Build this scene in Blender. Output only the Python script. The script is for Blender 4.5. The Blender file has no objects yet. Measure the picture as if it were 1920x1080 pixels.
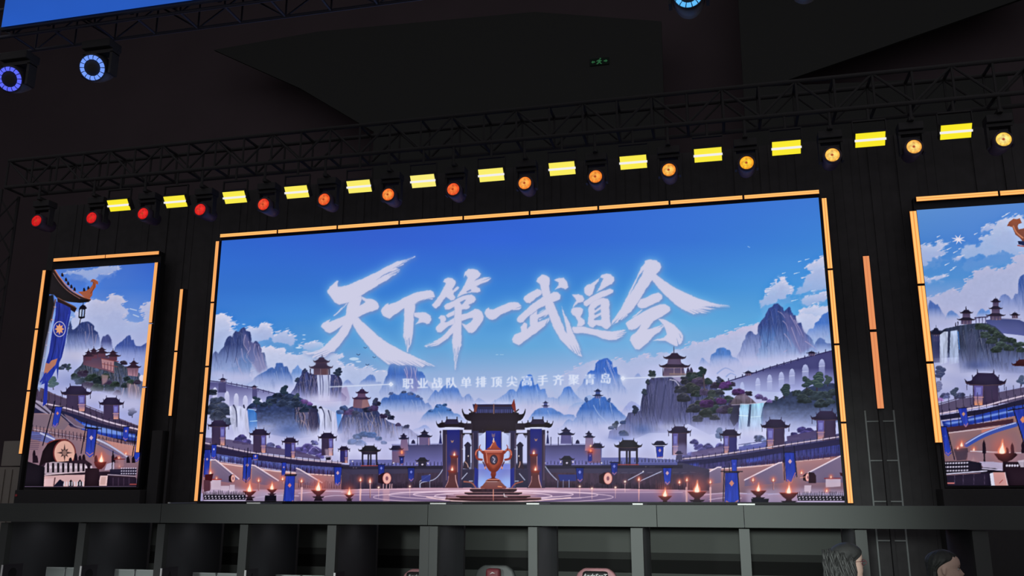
import bpy, bmesh, math, random
from mathutils import Vector, Matrix
scene = bpy.context.scene
col = scene.collection
R = math.radians

# ---------------------------------------------------------------- camera, world, exposure, hall light
cam_d = bpy.data.cameras.new('camera'); cam = bpy.data.objects.new('camera', cam_d); col.objects.link(cam)
scene.camera = cam
cam_d.sensor_width = 36.0; cam_d.lens = 36.0 * 1636.21 / 1920.0; cam_d.clip_end = 200
_p, _y, _r = 0.2368, 0.2324, 0.0012
F = Vector((-math.sin(_y) * math.cos(_p), math.cos(_y) * math.cos(_p), math.sin(_p)))
R0 = Vector((math.cos(_y), math.sin(_y), 0)); U0 = R0.cross(F)
RR = R0 * math.cos(_r) + U0 * math.sin(_r); UU = -R0 * math.sin(_r) + U0 * math.cos(_r)
M = Matrix((RR, UU, -F)).transposed().to_4x4(); M.translation = Vector((7.5382, -11.8015, 2.1))
cam.matrix_world = M

world = bpy.data.worlds.new('hall'); scene.world = world; world.use_nodes = True
world.node_tree.nodes['Background'].inputs[0].default_value = (0.235, 0.228, 0.240, 1)
world.node_tree.nodes['Background'].inputs[1].default_value = 1.0
scene.view_settings.view_transform = 'Standard'; scene.view_settings.look = 'None'
scene.view_settings.exposure = 0.0; scene.view_settings.gamma = 1.0; scene.view_settings.use_curve_mapping = False

def spot(name, loc, target, energy, angle, blend=1.0, size=.25, color=(1, 1, 1)):
    l = bpy.data.lights.new(name, 'SPOT'); l.energy = energy; l.spot_size = R(angle); l.spot_blend = blend
    l.shadow_soft_size = size; l.color = color
    o = bpy.data.objects.new(name, l); col.objects.link(o); o.location = loc
    o.rotation_euler = (Vector(target) - Vector(loc)).to_track_quat('-Z', 'Y').to_euler()
    return o
# the hall's follow light from the seating side, low over the audience, on the player booths
spot('audience_spot', (7.5, -11.4, 2.45), (7.0, -3.0, 1.75), 2650, 36, 1.0, .22, (.90, 1.0, .95))
spot('balcony_spot', (1.0, -13.5, 3.0), (4.4, -3.0, 1.7), 1700, 31, 1.0, .4, (.93, 1.0, .97))

spot('aisle_spot', (.5, -13.0, 2.6), (.9, -3.0, .42), 850, 20, 1.0, .3, (.95, 1.0, 1.0))

# ---------------------------------------------------------------- helpers
def lin(c):
    c = [v / 255.0 for v in c[:3]]
    return tuple([v / 12.92 if v <= .04045 else ((v + .055) / 1.055) ** 2.4 for v in c]) + (1.0,)

def mat(name, c, rough=.7, metal=0.0, noise=0.0, scale=20.0, bump=0.0, spec=.3):
    m = bpy.data.materials.new(name); m.use_nodes = True; nt = m.node_tree; b = nt.nodes['Principled BSDF']
    c = c if max(c[:3]) <= 1.0 else lin(c)
    b.inputs['Base Color'].default_value = tuple(c[:3]) + (1,); b.inputs['Roughness'].default_value = rough
    b.inputs['Metallic'].default_value = metal; b.inputs['Specular IOR Level'].default_value = spec
    if noise or bump:
        tc = nt.nodes.new('ShaderNodeTexCoord'); n = nt.nodes.new('ShaderNodeTexNoise'); n.inputs['Scale'].default_value = scale; n.inputs['Detail'].default_value = 5
        nt.links.new(tc.outputs['Object'], n.inputs['Vector'])
        if noise:
            mx = nt.nodes.new('ShaderNodeMix'); mx.data_type = 'RGBA'; mx.blend_type = 'MIX'
            mx.inputs[6].default_value = tuple(v * (1 - noise) for v in c[:3]) + (1,); mx.inputs[7].default_value = tuple(min(1, v * (1 + noise)) for v in c[:3]) + (1,)
            nt.links.new(n.outputs['Fac'], mx.inputs[0]); nt.links.new(mx.outputs[2], b.inputs['Base Color'])
        if bump:
            bp = nt.nodes.new('ShaderNodeBump'); bp.inputs['Strength'].default_value = bump; bp.inputs['Distance'].default_value = .01
            nt.links.new(n.outputs['Fac'], bp.inputs['Height']); nt.links.new(bp.outputs[0], b.inputs['Normal'])
    return m

def glow_mat(name, c, strength=1.0, sample=True):
    m = bpy.data.materials.new(name); m.use_nodes = True; b = m.node_tree.nodes['Principled BSDF']
    b.inputs['Base Color'].default_value = (.02, .02, .02, 1); b.inputs['Roughness'].default_value = .6
    b.inputs['Emission Color'].default_value = lin(c); b.inputs['Emission Strength'].default_value = strength
    if not sample: m.cycles.emission_sampling = 'NONE'
    return m

class MB:
    """collects shapes and links them as one mesh object"""
    def __init__(s): s.bm = bmesh.new()
    def box(s, x0, x1, y0, y1, z0, z1, M=None):
        v = [s.bm.verts.new(M @ Vector(p) if M else p) for p in ((x0, y0, z0), (x1, y0, z0), (x1, y1, z0), (x0, y1, z0), (x0, y0, z1), (x1, y0, z1), (x1, y1, z1), (x0, y1, z1))]
        for f in ((0, 3, 2, 1), (4, 5, 6, 7), (0, 1, 5, 4), (1, 2, 6, 5), (2, 3, 7, 6), (3, 0, 4, 7)): s.bm.faces.new([v[i] for i in f])
        return s
    def tube(s, a, b, r, r2=None, n=12, cap=True):
        a = Vector(a); b = Vector(b); r2 = r if r2 is None else r2
        d = (b - a).normalized(); u = d.orthogonal().normalized(); w = d.cross(u)
        A = [s.bm.verts.new(a + (u * math.cos(t) + w * math.sin(t)) * r) for t in [2 * math.pi * i / n for i in range(n)]]
        B = [s.bm.verts.new(b + (u * math.cos(t) + w * math.sin(t)) * r2) for t in [2 * math.pi * i / n for i in range(n)]]
        for i in range(n): s.bm.faces.new((A[i], A[(i + 1) % n], B[(i + 1) % n], B[i]))
        if cap: s.bm.faces.new(A[::-1]); s.bm.faces.new(B)
        return s
    def path(s, pts, r, n=10):
        P = [Vector(p) for p in pts]; m = len(P); rings = []; u = None
        for i in range(m):
            d = (P[min(i + 1, m - 1)] - P[max(i - 1, 0)]).normalized()
            u = d.orthogonal().normalized() if u is None else (u - d * u.dot(d)).normalized()
            w = d.cross(u); rings.append([s.bm.verts.new(P[i] + (u * math.cos(t) + w * math.sin(t)) * r) for t in [2 * math.pi * k / n for k in range(n)]])
        for A, B in zip(rings, rings[1:]):
            for k in range(n): s.bm.faces.new((A[k], A[(k + 1) % n], B[(k + 1) % n], B[k]))
        s.bm.faces.new(rings[0][::-1]); s.bm.faces.new(rings[-1])
        return s
    def lathe(s, prof, o=(0, 0, 0), axis='Z', n=28, closed=False):
        rings = []
        for r, h in prof:
            ring = []
            for i in range(n):
                t = 2 * math.pi * i / n; x, y = r * math.cos(t), r * math.sin(t)
                p = (x, y, h) if axis == 'Z' else ((x, -h, y) if axis == 'Y' else (h, x, y))
                ring.append(s.bm.verts.new(Vector(p) + Vector(o)))
            rings.append(ring)
        for A, B in zip(rings, rings[1:]):
            for i in range(n): s.bm.faces.new((A[i], A[(i + 1) % n], B[(i + 1) % n], B[i]))
        s.bm.faces.new(rings[0][::-1]); s.bm.faces.new(rings[-1])
        return s
    def prism(s, pts, y0, y1):
        a = [s.bm.verts.new((x, y0, z)) for x, z in pts]; b = [s.bm.verts.new((x, y1, z)) for x, z in pts]; n = len(pts)
        s.bm.faces.new(a); s.bm.faces.new(b[::-1])
        for i in range(n): s.bm.faces.new((a[i], b[i], b[(i + 1) % n], a[(i + 1) % n]))
        return s
    def bevel(s, w, seg=2):
        bmesh.ops.bevel(s.bm, geom=s.bm.edges[:], offset=w, segments=seg, affect='EDGES', profile=.6, clamp_overlap=True); return s
    def build(s, name, m=None, parent=None, smooth=False):
        bmesh.ops.recalc_face_normals(s.bm, faces=s.bm.faces[:])
        me = bpy.data.meshes.new(name); s.bm.to_mesh(me); s.bm.free()
        if smooth:
            for p in me.polygons: p.use_smooth = True
        if m: me.materials.append(m)
        o = bpy.data.objects.new(name, me); col.objects.link(o)
        if parent: o.parent = parent
        return o

def bake(o):
    """mesh of an object with its modifiers applied, worked out in a bench scene of its own; the object is used up"""
    ts = bpy.data.scenes.new('bench'); ts.collection.objects.link(o)
    for c in [c for c in o.users_collection if c != ts.collection]: c.objects.unlink(o)
    with bpy.context.temp_override(scene=ts, view_layer=ts.view_layers[0]):
        dg = bpy.context.evaluated_depsgraph_get(); me = bpy.data.meshes.new_from_object(o.evaluated_get(dg))
    bpy.data.objects.remove(o); bpy.data.scenes.remove(ts)
    return me

def empty(name, loc, rz=0):
    o = bpy.data.objects.new(name, None); o.empty_display_size = .1; col.objects.link(o); o.location = loc; o.rotation_euler = (0, 0, rz); return o
def tag(o, label=None, cat=None, group=None, kind=None):
    if label: o['label'] = label
    if cat: o['category'] = cat
    if group: o['group'] = group
    if kind: o['kind'] = kind
    return o
def copy_tree(o, parent=None):
    c = o.copy(); col.objects.link(c)
    if parent: c.parent = parent
    for ch in [x for x in scene.objects if x.parent == o]: copy_tree(ch, c)
    return c
# ---------------------------------------------------------------- materials
BLACK = mat('black_drape_cloth', (.088, .084, .088), .95, noise=.25, scale=6, spec=0)
BLACKMETAL = mat('black_painted_metal', (.055, .053, .056), .7, noise=.1, scale=30, spec=.15)
HOUSING = mat('lamp_housing_plastic', (.035, .032, .042), .5, noise=.15, scale=40, spec=.5)
HALLWALL = mat('hall_wall_paint', (.135, .105, .118), .95, noise=.12, scale=.6, spec=0)
FLOORM = mat('dark_hall_floor', (.05, .05, .05), .6, noise=.3, scale=3)
BOOTH = mat('grey_booth_board', (.082, .090, .086), .6, noise=.06, scale=2.5, spec=.3)
POSTM = mat('grey_booth_post', (.082, .088, .086), .55, noise=.06, scale=4, spec=.3)
PARTM = mat('dark_partition_board', (.11, .112, .125), .7, noise=.1, scale=5)
BACKM = mat('grey_back_board', (.048, .052, .048), .7, noise=.12, scale=1.5)
BACKD = mat('black_glass_strip', (.012, .012, .012), .6, spec=.0)
TRUSSM = mat('truss_aluminium', (.07, .07, .10), .5, metal=.3)
TRUSSB = mat('black_truss_paint', (.060, .058, .060), .8, spec=0)
FRAME = mat('screen_frame_black', (.02, .02, .024), .6)
LADDERM = mat('bare_steel_pipe', (.30, .32, .32), .5, metal=.2)
CREAM = mat('taupe_board', (.42, .38, .345), .8, noise=.1, scale=4)
CREAMD = mat('taupe_slat_board', (.42, .38, .34), .8, noise=.1, scale=4)

# ---------------------------------------------------------------- the hall
def struct(name, mb, m): return tag(mb.build(name, m), kind='structure')
struct('floor', MB().box(-26, 32, -22, 16, -.2, 0), FLOORM)
struct('wall_back', MB().box(-26, 32, 15.5, 15.9, 0, 24), HALLWALL)
struct('wall_left', MB().box(-26.3, -26, -22, 15.9, 0, 24), HALLWALL)
struct('wall_right', MB().box(32, 32.3, -6, 15.9, 0, 24), HALLWALL)
struct('ceiling', MB().box(-26, 32, -2, 15.9, 24, 24.3), HALLWALL)
# stage back wall of black drapes behind the screens
mb = MB()
n = 150
for i in range(n):
    x0 = -3.48 + i * .12; x1 = x0 + .12; yy = .34 + .010 * math.sin(i * 1.7) + .006 * math.sin(i * 4.1)
    mb.box(x0, x1, yy, .46, 0, 7.0)
struct('wall_stage', mb, BLACK)
# soffit and column shapes high up in the dark hall
ROOFD = mat('black_roof_drape', (.068, .070, .068), .95, spec=0)
def hang(name, pts, y, label):
    o = MB().prism(pts, y, y + .12).build(name, ROOFD); tag(o, label, 'drape', 'black drapes in the roof'); return o
hang('ceiling_drape', [(-9.5, 17.8), (-6, 15.9), (-3.2, 14.0), (-3.2, 7.5), (6.3, 7.5), (6.4, 16.8), (2.3, 17.7), (-5.4, 18.0)], 13.5, 'black drape hanging above the wide middle screen, around the green exit sign')
hang('ceiling_drape', [(8.7, 7.5), (16, 7.5), (16, 13.8), (9.5, 14.2), (12.5, 15.0), (17.2, 16.3), (17.2, 19), (8.8, 19)], 13.5, 'black drape hanging in the roof above the right screen')
# ---------------------------------------------------------------- LED wall pictures
# A small rasteriser: the picture shown on each LED wall is drawn here (sky, clouds,
# hills, pavilions, lettering) on a sheet and played out on the wall's own LED grid.
import numpy as np

def box1(a, r, ax):
    if r < 1: return a
    a = np.moveaxis(a, ax, 0)
    p = np.concatenate([np.repeat(a[:1], r + 1, 0), a, np.repeat(a[-1:], r, 0)], 0)
    c = np.cumsum(p, 0)
    o = (c[2 * r + 1:] - c[:-2 * r - 1]) / (2 * r + 1)
    return np.moveaxis(o, 0, ax)

def blur2(a, s):
    r = max(1, int(round(s * 0.98)))
    for _ in range(3 if s > 1.2 else 2):
        a = box1(box1(a, r, 0), r, 1)
    return a

def noise2(h, w, cx, cy, seed, octv=3):
    rs = np.random.RandomState(seed)
    out = np.zeros((h, w)); amp = 1.0; tot = 0
    for o in range(octv):
        ny = int(h / cy) + 3; nx = int(w / cx) + 3
        g = rs.rand(ny, nx)
        y = np.arange(h) / cy; x = np.arange(w) / cx
        yi = y.astype(int); xi = x.astype(int)
        fy = y - yi; fx = x - xi
        fy = fy * fy * (3 - 2 * fy); fx = fx * fx * (3 - 2 * fx)
        a = g[yi][:, xi]; b = g[yi][:, xi + 1]; c = g[yi + 1][:, xi]; d = g[yi + 1][:, xi + 1]
        out += amp * ((a * (1 - fx) + b * fx) * (1 - fy)[:, None] + (c * (1 - fx) + d * fx) * fy[:, None])
        tot += amp; amp *= .5; cx = max(cx / 2, 1.01); cy = max(cy / 2, 1.01)
    return out / tot

def smooth(pts, n=4, closed=True):
    P = np.array(pts, float); m = len(P); out = []
    rng = range(m) if closed else range(m - 1)
    for i in rng:
        if closed: p0, p1, p2, p3 = P[i - 1], P[i], P[(i + 1) % m], P[(i + 2) % m]
        else: p0, p1, p2, p3 = P[max(i - 1, 0)], P[i], P[i + 1], P[min(i + 2, m - 1)]
        for k in range(n):
            t = k / n
            out.append(.5 * ((2 * p1) + (-p0 + p2) * t + (2 * p0 - 5 * p1 + 4 * p2 - p3) * t * t + (-p0 + 3 * p1 - 3 * p2 + p3) * t ** 3))
    if not closed: out.append(P[-1])
    return np.array(out)

class Sheet:
    def __init__(s, x0, y0, x1, y1, sc, grid=None, seed=1):
        s.x0, s.y0, s.sc = x0, y0, sc
        s.W = int((x1 - x0) * sc); s.H = int((y1 - y0) * sc)
        s.im = np.zeros((s.H, s.W, 3)); s.n = 0
        s.wob = noise2(s.H, s.W, 9 * sc, 7 * sc, seed + 50, 4) - .5
        s.wob2 = noise2(s.H, s.W, 8 * sc, 6 * sc, seed + 51, 4) - .5
        s.streak = noise2(s.H, s.W, 3.2 * sc, 22 * sc, seed + 52, 3) - .5
        s.grain = noise2(s.H, s.W, 5 * sc, 4 * sc, seed + 53, 3) - .5
        if grid is not None:
            xs, ys, G = grid
            X = np.clip(x0 + np.arange(s.W) / sc, xs[0], xs[-1]); Y = np.clip(y0 + np.arange(s.H) / sc, ys[0], ys[-1])
            G = np.array(G, float)
            T = np.stack([np.stack([np.interp(X, xs, G[j, :, c]) for c in range(3)], -1) for j in range(len(ys))])
            j = np.clip(np.searchsorted(ys, Y) - 1, 0, len(ys) - 2)
            f = ((Y - np.array(ys)[j]) / (np.array(ys)[j + 1] - np.array(ys)[j]))[:, None, None]
            s.im = T[j] * (1 - f) + T[j + 1] * f
    def _bb(s, x0, y0, x1, y1, m):
        a = max(0, int((x0 - s.x0) * s.sc - m)); b = max(0, int((y0 - s.y0) * s.sc - m))
        c = min(s.W, int((x1 - s.x0) * s.sc + m) + 2); d = min(s.H, int((y1 - s.y0) * s.sc + m) + 2)
        return a, b, c, d
    def mask(s, pts, blur=0, rough=0, ss=3, holes=()):
        P = (np.array(pts, float) - [s.x0, s.y0]) * s.sc
        m = 3 * blur * s.sc + rough * s.sc * 1.2 + 2
        a = int(P[:, 0].min() - m); b = int(P[:, 1].min() - m); c = int(P[:, 0].max() + m) + 2; d = int(P[:, 1].max() + m) + 2
        w, h = c - a, d - b
        A, B, C2, D = max(a, 0), max(b, 0), min(c, s.W), min(d, s.H)
        if A >= C2 or B >= D: return None
        if w * h > 150000: ss = 2
        M = np.zeros((h * ss, w * ss), bool)
        X = (np.arange(w * ss) + .5) / ss + a
        for Q in [P] + [(np.array(q, float) - [s.x0, s.y0]) * s.sc for q in holes]:
            n = len(Q)
            for i in range(n):
                (x1, y1), (x2, y2) = Q[i], Q[(i + 1) % n]
                if y1 == y2: continue
                if y1 > y2: x1, y1, x2, y2 = x2, y2, x1, y1
                r0 = max(0, int(np.ceil((y1 - b) * ss - .5))); r1 = min(h * ss, int(np.ceil((y2 - b) * ss - .5)))
                if r1 <= r0: continue
                yy = (np.arange(r0, r1) + .5) / ss + b
                xi = x1 + (yy - y1) * (x2 - x1) / (y2 - y1)
                M[r0:r1] ^= X[None, :] > xi[:, None]
        al = M.reshape(h, ss, w, ss).mean((1, 3))
        if blur: al = blur2(al, blur * s.sc)
        al = al[B - b:D - b, A - a:C2 - a]
        if rough:
            hh, ww = al.shape
            iy = np.clip(np.arange(hh)[:, None] + (s.wob[B:D, A:C2] * rough * 2.6 * s.sc), 0, hh - 1).astype(int)
            ix = np.clip(np.arange(ww)[None] + (s.wob2[B:D, A:C2] * rough * 4 * s.sc), 0, ww - 1).astype(int)
            al = al[iy, ix]
            al = .5 * al + .5 * blur2(al, .8)
        return A, B, C2, D, al
    def put(s, bb, c, a=1.0, g=None, c2=None, a2=None, streak=0, grain=0, clip=None, add=False):
        if bb is None: return
        A, B, C2, D, al = bb
        Y = s.y0 + (np.arange(B, D) + .5) / s.sc
        y0, y1 = g if g else (Y[0], Y[-1])
        t = np.clip((Y - y0) / max(y1 - y0, 1e-6), 0, 1)[:, None]
        col = np.array(c, float)[None, None] * np.ones((D - B, C2 - A, 1))
        if c2 is not None: col = np.array(c, float) * (1 - t[..., None]) + np.array(c2, float) * t[..., None] + 0 * col
        if streak: col = col * (1 + streak * 2 * s.streak[B:D, A:C2, None])
        if grain: col = col * (1 + grain * 2 * s.grain[B:D, A:C2, None])
        aa = a if a2 is None else a * (1 - t) + a2 * t
        m = (al * aa)[..., None]
        if clip is not None: m = m * clip[B:D, A:C2, None]
        if add: s.im[B:D, A:C2] += col * m
        else: s.im[B:D, A:C2] = s.im[B:D, A:C2] * (1 - m) + col * m
    def poly(s, pts, c, a=1.0, blur=0, rough=0, sm=0, holes=(), **k):
        if sm: pts = smooth(pts, sm)
        s.put(s.mask(pts, blur, rough, holes=holes), c, a, **k)
    def line(s, pts, w, c, a=1.0, soft=.6, w2=None, **k):
        P = np.array(pts, float); mx = max(w, w2 or 0) + soft * 2
        bb = s._bb(P[:, 0].min(), P[:, 1].min(), P[:, 0].max(), P[:, 1].max(), mx * s.sc + 2)
        A, B, C2, D = bb
        if A >= C2 or B >= D: return
        X = s.x0 + (np.arange(A, C2) + .5) / s.sc; Y = (s.y0 + (np.arange(B, D) + .5) / s.sc)[:, None]
        best = np.full((D - B, C2 - A), -1e9); n = len(P) - 1
        for i in range(n):
            d = P[i + 1] - P[i]; L = (d ** 2).sum() + 1e-9
            t = np.clip(((X - P[i, 0]) * d[0] + (Y - P[i, 1]) * d[1]) / L, 0, 1)
            dist = np.hypot(X - P[i, 0] - t * d[0], Y - P[i, 1] - t * d[1])
            ww = w / 2 if w2 is None else (w + (w2 - w) * ((i + t) / n)) / 2
            best = np.maximum(best, ww - dist)
        al = np.clip(best / soft + .5, 0, 1)
        s.put((A, B, C2, D, al), c, a, **k)
    def dot(s, x, y, rx, ry, c, a=1.0, blur=0, soft=.8, **k):
        A, B, C2, D = s._bb(x - rx, y - ry, x + rx, y + ry, 3 * blur * s.sc + 3)
        if A >= C2 or B >= D: return
        X = s.x0 + (np.arange(A, C2) + .5) / s.sc; Y = (s.y0 + (np.arange(B, D) + .5) / s.sc)[:, None]
        r = np.hypot((X - x) / rx, (Y - y) / ry)
        al = np.clip((1 - r) * min(rx, ry) / soft + .5, 0, 1)
        if blur: al = blur2(al, blur * s.sc)
        s.put((A, B, C2, D, al), c, a, **k)
    def glow(s, x, y, r, c, a, ry=None):
        ry = ry or r
        A, B, C2, D = s._bb(x - 2.2 * r, y - 2.2 * ry, x + 2.2 * r, y + 2.2 * ry, 0)
        if A >= C2 or B >= D: return
        X = s.x0 + (np.arange(A, C2) + .5) / s.sc; Y = (s.y0 + (np.arange(B, D) + .5) / s.sc)[:, None]
        al = np.exp(-(((X - x) / r) ** 2 + ((Y - y) / ry) ** 2))
        s.put((A, B, C2, D, al), c, a)

# reusable motifs ----------------------------------------------------------
def cloud(s, pts, c=(208, 208, 232), c2=(170, 180, 222), a=.97, a2=.45, rough=4.2):
    s.poly(pts, (156, 186, 226), a * .40, rough=rough * 1.3, blur=3)
    s.poly(pts, c, a, rough=rough, c2=c2, a2=a2, grain=.02)
    P = np.array(pts, float); q = P * [.94, 1] + [P[:, 0].mean() * .06, (P[:, 1].max() - P[:, 1].min()) * .30]
    rs = np.random.RandomState(int(P[0, 0] + P[0, 1]))
    for i in range(len(P)):
        for k in range(2):
            t = rs.rand(); x, y = P[i] * t + P[(i + 1) % len(P)] * (1 - t)
            if y > P[:, 1].min() + .6 * (P[:, 1].max() - P[:, 1].min()): continue
            L = 1.5 + 4 * rs.rand() ** 2; x += (rs.rand() - .5) * 7; y += (rs.rand() - .6) * 4
            s.line([(x - L, y + L * .35), (x + L, y - L * .35)], 1.2 + 1.6 * rs.rand(), c, .8 * a, w2=.4, soft=1)
    s.poly(q, (158, 168, 212), .34, rough=rough * 1.5, blur=1.6, c2=c2, a2=.05)

def crisp(s, r=7, k=.24):
    """local contrast, so the shapes read like a finished painting"""
    b = blur2(s.im, r * s.sc); b2 = blur2(s.im, 1.6 * s.sc)
    s.im = np.clip(s.im + k * (s.im - b) + .12 * (s.im - b2), 4, 250)

def mount(s, pts, c, c2, yb, a=1.0, a2=.0, light=None, lx=None, streak=.12):
    ys = [p[1] for p in pts]
    s.poly(pts, c, a, sm=2, c2=c2, a2=a2, g=(min(ys) + .35 * (yb - min(ys)), yb), streak=streak * .45, rough=.9)
    rocks(s, smooth(pts, 2), yb, dark=tuple(np.array(c) * .80), lite=tuple(np.array(c) * .55 + np.array((190, 185, 215)) * .45), a=.32 if len(pts) > 12 else .2)

def rocks(s, pts, yb, dark=(40, 44, 80), lite=(150, 140, 165), a=.4, dens=1.0, seed=0):
    """leaning slabs of rock inside an outline: dark clefts with a lit edge beside each"""
    bb = s.mask(pts)
    if bb is None: return
    A, B, C, D, al = bb; clip = np.zeros((s.H, s.W)); clip[B:D, A:C] = al
    P = np.array(pts); x0, x1 = P[:, 0].min(), P[:, 0].max(); y0 = P[:, 1].min(); w = x1 - x0; h = yb - y0
    rs = np.random.RandomState(seed + int(x0 * 7 + y0))
    for k in range(int(w * h / 95 * dens) + 3):
        x = x0 + rs.rand() * w; y = y0 + rs.rand() * h * .9; L = h * (.12 + .22 * rs.rand()); b = (rs.rand() - .35) * L * .5
        f = a * (1 - .9 * max(0, (y + L * .5 - y0) / h))
        if f <= .02: continue
        q = smooth([(x, y), (x + b * .2, y + L * .3), (x + b * .6, y + L * .7), (x + b, y + L)], 3, False)
        s.line(q, 1.9 + rs.rand() * 1.6, dark, f, w2=.5, soft=1.1, clip=clip)
        s.line(q + [1.7, .4], 1.5, lite, f * .9, w2=.3, soft=.9, clip=clip)
        if rs.rand() < .45: s.line(smooth([(x - 4, y + 3), (x - 1, y - 1), (x + 3, y + .5), (x + 5, y + 4)], 3, False), 1.2, lite, f * .8, w2=.4, clip=clip)

def ridges(s, L, c=(180, 172, 205), a=.45, w=1.2):
    for l in L: s.line(smooth(l, 3, False), w, c, a, w2=w * .4, soft=1.0)

def roof(s, x, y, w, h, c=(44, 38, 60), hi=(120, 90, 95), fin=True, ridge=None):
    q = ridge if ridge is not None else .30
    p = [(x - w * .5, y - h * .45), (x - w * .43, y - h * .22), (x - w * .33, y - h * .30), (x - w * q, y - h * .55), (x - w * q * .62, y - h * .92),
         (x + w * q * .62, y - h * .92), (x + w * q, y - h * .55), (x + w * .33, y - h * .30), (x + w * .43, y - h * .22), (x + w * .5, y - h * .45),
         (x + w * .46, y - h * .02), (x + w * .36, y + h * .12), (x, y + h * .16), (x - w * .36, y + h * .12), (x - w * .46, y - h * .02)]
    s.poly(p, c, c2=tuple(np.array(c) * .8))
    s.line([(x - w * .47, y - h * .12), (x - w * .36, y + h * .06), (x, y + h * .12), (x + w * .36, y + h * .06), (x + w * .47, y - h * .12)], h * .07, hi, .45)
    if fin:
        for f in (-q * .62, q * .62):
            s.line([(x + w * f, y - h * .85), (x + w * f * 1.06, y - h * 1.2)], h * .13, c, 1, w2=h * .05)
        for f in (-q, q): s.line([(x + w * f, y - h * .5), (x + w * f * 1.05, y - h * .75)], h * .1, c, 1, w2=h * .05)

def pagoda(s, x, yb, w, tiers, th, c=(62, 58, 90), c2=(95, 82, 110), post=(190, 160, 160), spire=True):
    ww = w; y = yb
    for t in range(tiers):
        bw = ww * .56
        s.poly([(x - bw / 2, y), (x + bw / 2, y), (x + bw / 2, y - th), (x - bw / 2, y - th)], c, c2=c2)
        if t == 0:
            for k in (-.25, .08, .38): s.line([(x + bw * k, y), (x + bw * k, y - th * .8)], .8, post, .5)
        y -= th
        roof(s, x, y, ww, th * .85, c=tuple(np.array(c) * .72), fin=False, ridge=.24)
        y -= th * .62; ww *= .72
    if spire: s.line([(x, y), (x, y - th * .55)], 1.4, tuple(np.array(c) * .7), 1, w2=.5)

def tower(s, x, yr, w, hb, side=1, c=(50, 42, 72), body=(58, 48, 80), panel=(120, 110, 170), glowc=(196, 140, 130), blue=False):
    """gate tower on the arena wall: roof at yr, width w, body height hb, lit panel on its right (side 1) or left (-1)."""
    bw = w * .60; xl, xr = x - bw / 2, x + bw / 2
    s.poly([(xl, yr), (xr, yr), (xr, yr + hb), (xl, yr + hb)], body, c2=(66, 52, 80))
    if blue: s.poly([(xl, yr + hb * .12), (xr, yr + hb * .12), (xr, yr + hb * .9), (xl, yr + hb * .9)], (48, 52, 130), .55)
    px = xr - bw * .22 if side > 0 else xl + bw * .22
    pw = bw * .19
    s.poly([(px - pw, yr + 1), (px + pw, yr + 1), (px + pw * .85, yr + hb), (px - pw * .85, yr + hb)], (92, 84, 148), c2=glowc, g=(yr + hb * .5, yr + hb * .98))
    s.line([(px - pw, yr + 1), (px - pw * .85, yr + hb)], .9, (60, 44, 60), .9); s.line([(px + pw, yr + 1), (px + pw * .85, yr + hb)], .9, (90, 62, 66), .8)
    s.poly([(px - pw * .55, yr + hb * .16), (px + pw * .55, yr + hb * .16), (px + pw * .5, yr + hb * .5), (px - pw * .5, yr + hb * .5)], (122, 122, 190), .8)
    s.line([(px - pw, yr + hb * .62), (px + pw, yr + hb * .62)], 1, (225, 170, 150), .7)
    roof(s, x, yr, w, w * .28, c=c)
    for k in (-.44, .44):
        s.line([(x + w * k, yr - w * .02), (x + w * k, yr + w * .14)], 1.1, (40, 34, 58), .9)

def pine(s, x, y, r, c=(40, 52, 62), hi=(96, 110, 105), seed=0, trunk=True):
    rs = np.random.RandomState(seed + int(x))
    if trunk: s.line([(x, y + r * 1.2), (x - r * .1, y)], r * .16, (52, 46, 60), 1)
    for k in range(5):
        dx = (rs.rand() - .5) * r * 1.5; dy = (k - 2) * r * .28
        wv = r * (.55 + .25 * rs.rand()) * (1 - .12 * abs(k - 3))
        s.dot(x + dx * .5, y + dy, wv, r * .33, c, .98)
        s.line(smooth([(x + dx * .6 - wv * .7, y + dy - r * .1), (x + dx * .6, y + dy - r * .2), (x + dx * .6 + wv * .7, y + dy - r * .08)], 3, False), r * .07 + .3, hi, .55)

def bushes(s, pts, c=(44, 50, 66), hi=(120, 122, 112), seed=0, n=1, cols=None):
    rs = np.random.RandomState(seed)
    for i, (x, y, r) in enumerate(pts):
        cc = cols[i % len(cols)] if cols else c
        cc = tuple(np.clip(np.array(cc) * (.85 + .3 * rs.rand()), 0, 255))
        for q in range(1 if r < 4 else 5):
            rr = r if q == 0 else r * (.42 + .2 * rs.rand()); ax = x + (0 if q == 0 else (q - 2.5) * r * .42 + (rs.rand() - .5) * r * .2); ay = y + (r * .1 if q == 0 else (rs.rand() - .5) * r * .8)
            c3 = tuple(np.clip(np.array(cc) * (.88 + .3 * rs.rand()), 0, 255))
            s.poly([(ax - rr, ay + rr * .5), (ax - rr * 1.02, ay), (ax - rr * .7, ay - rr * .55), (ax - rr * .1, ay - rr * .8), (ax + rr * .5, ay - rr * .6), (ax + rr, ay - rr * .05), (ax + rr * .9, ay + rr * .5)], c3, sm=2, c2=tuple(np.array(c3) * .72), grain=.25, rough=.5 if rr > 5 else 0)
            s.line(smooth([(ax - rr * .65, ay - rr * .5), (ax, ay - rr * .76), (ax + rr * .55, ay - rr * .5), (ax + rr * .9, ay - rr * .05)], 2, False), max(.7, rr * .13), hi, .42, w2=.3)

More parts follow.
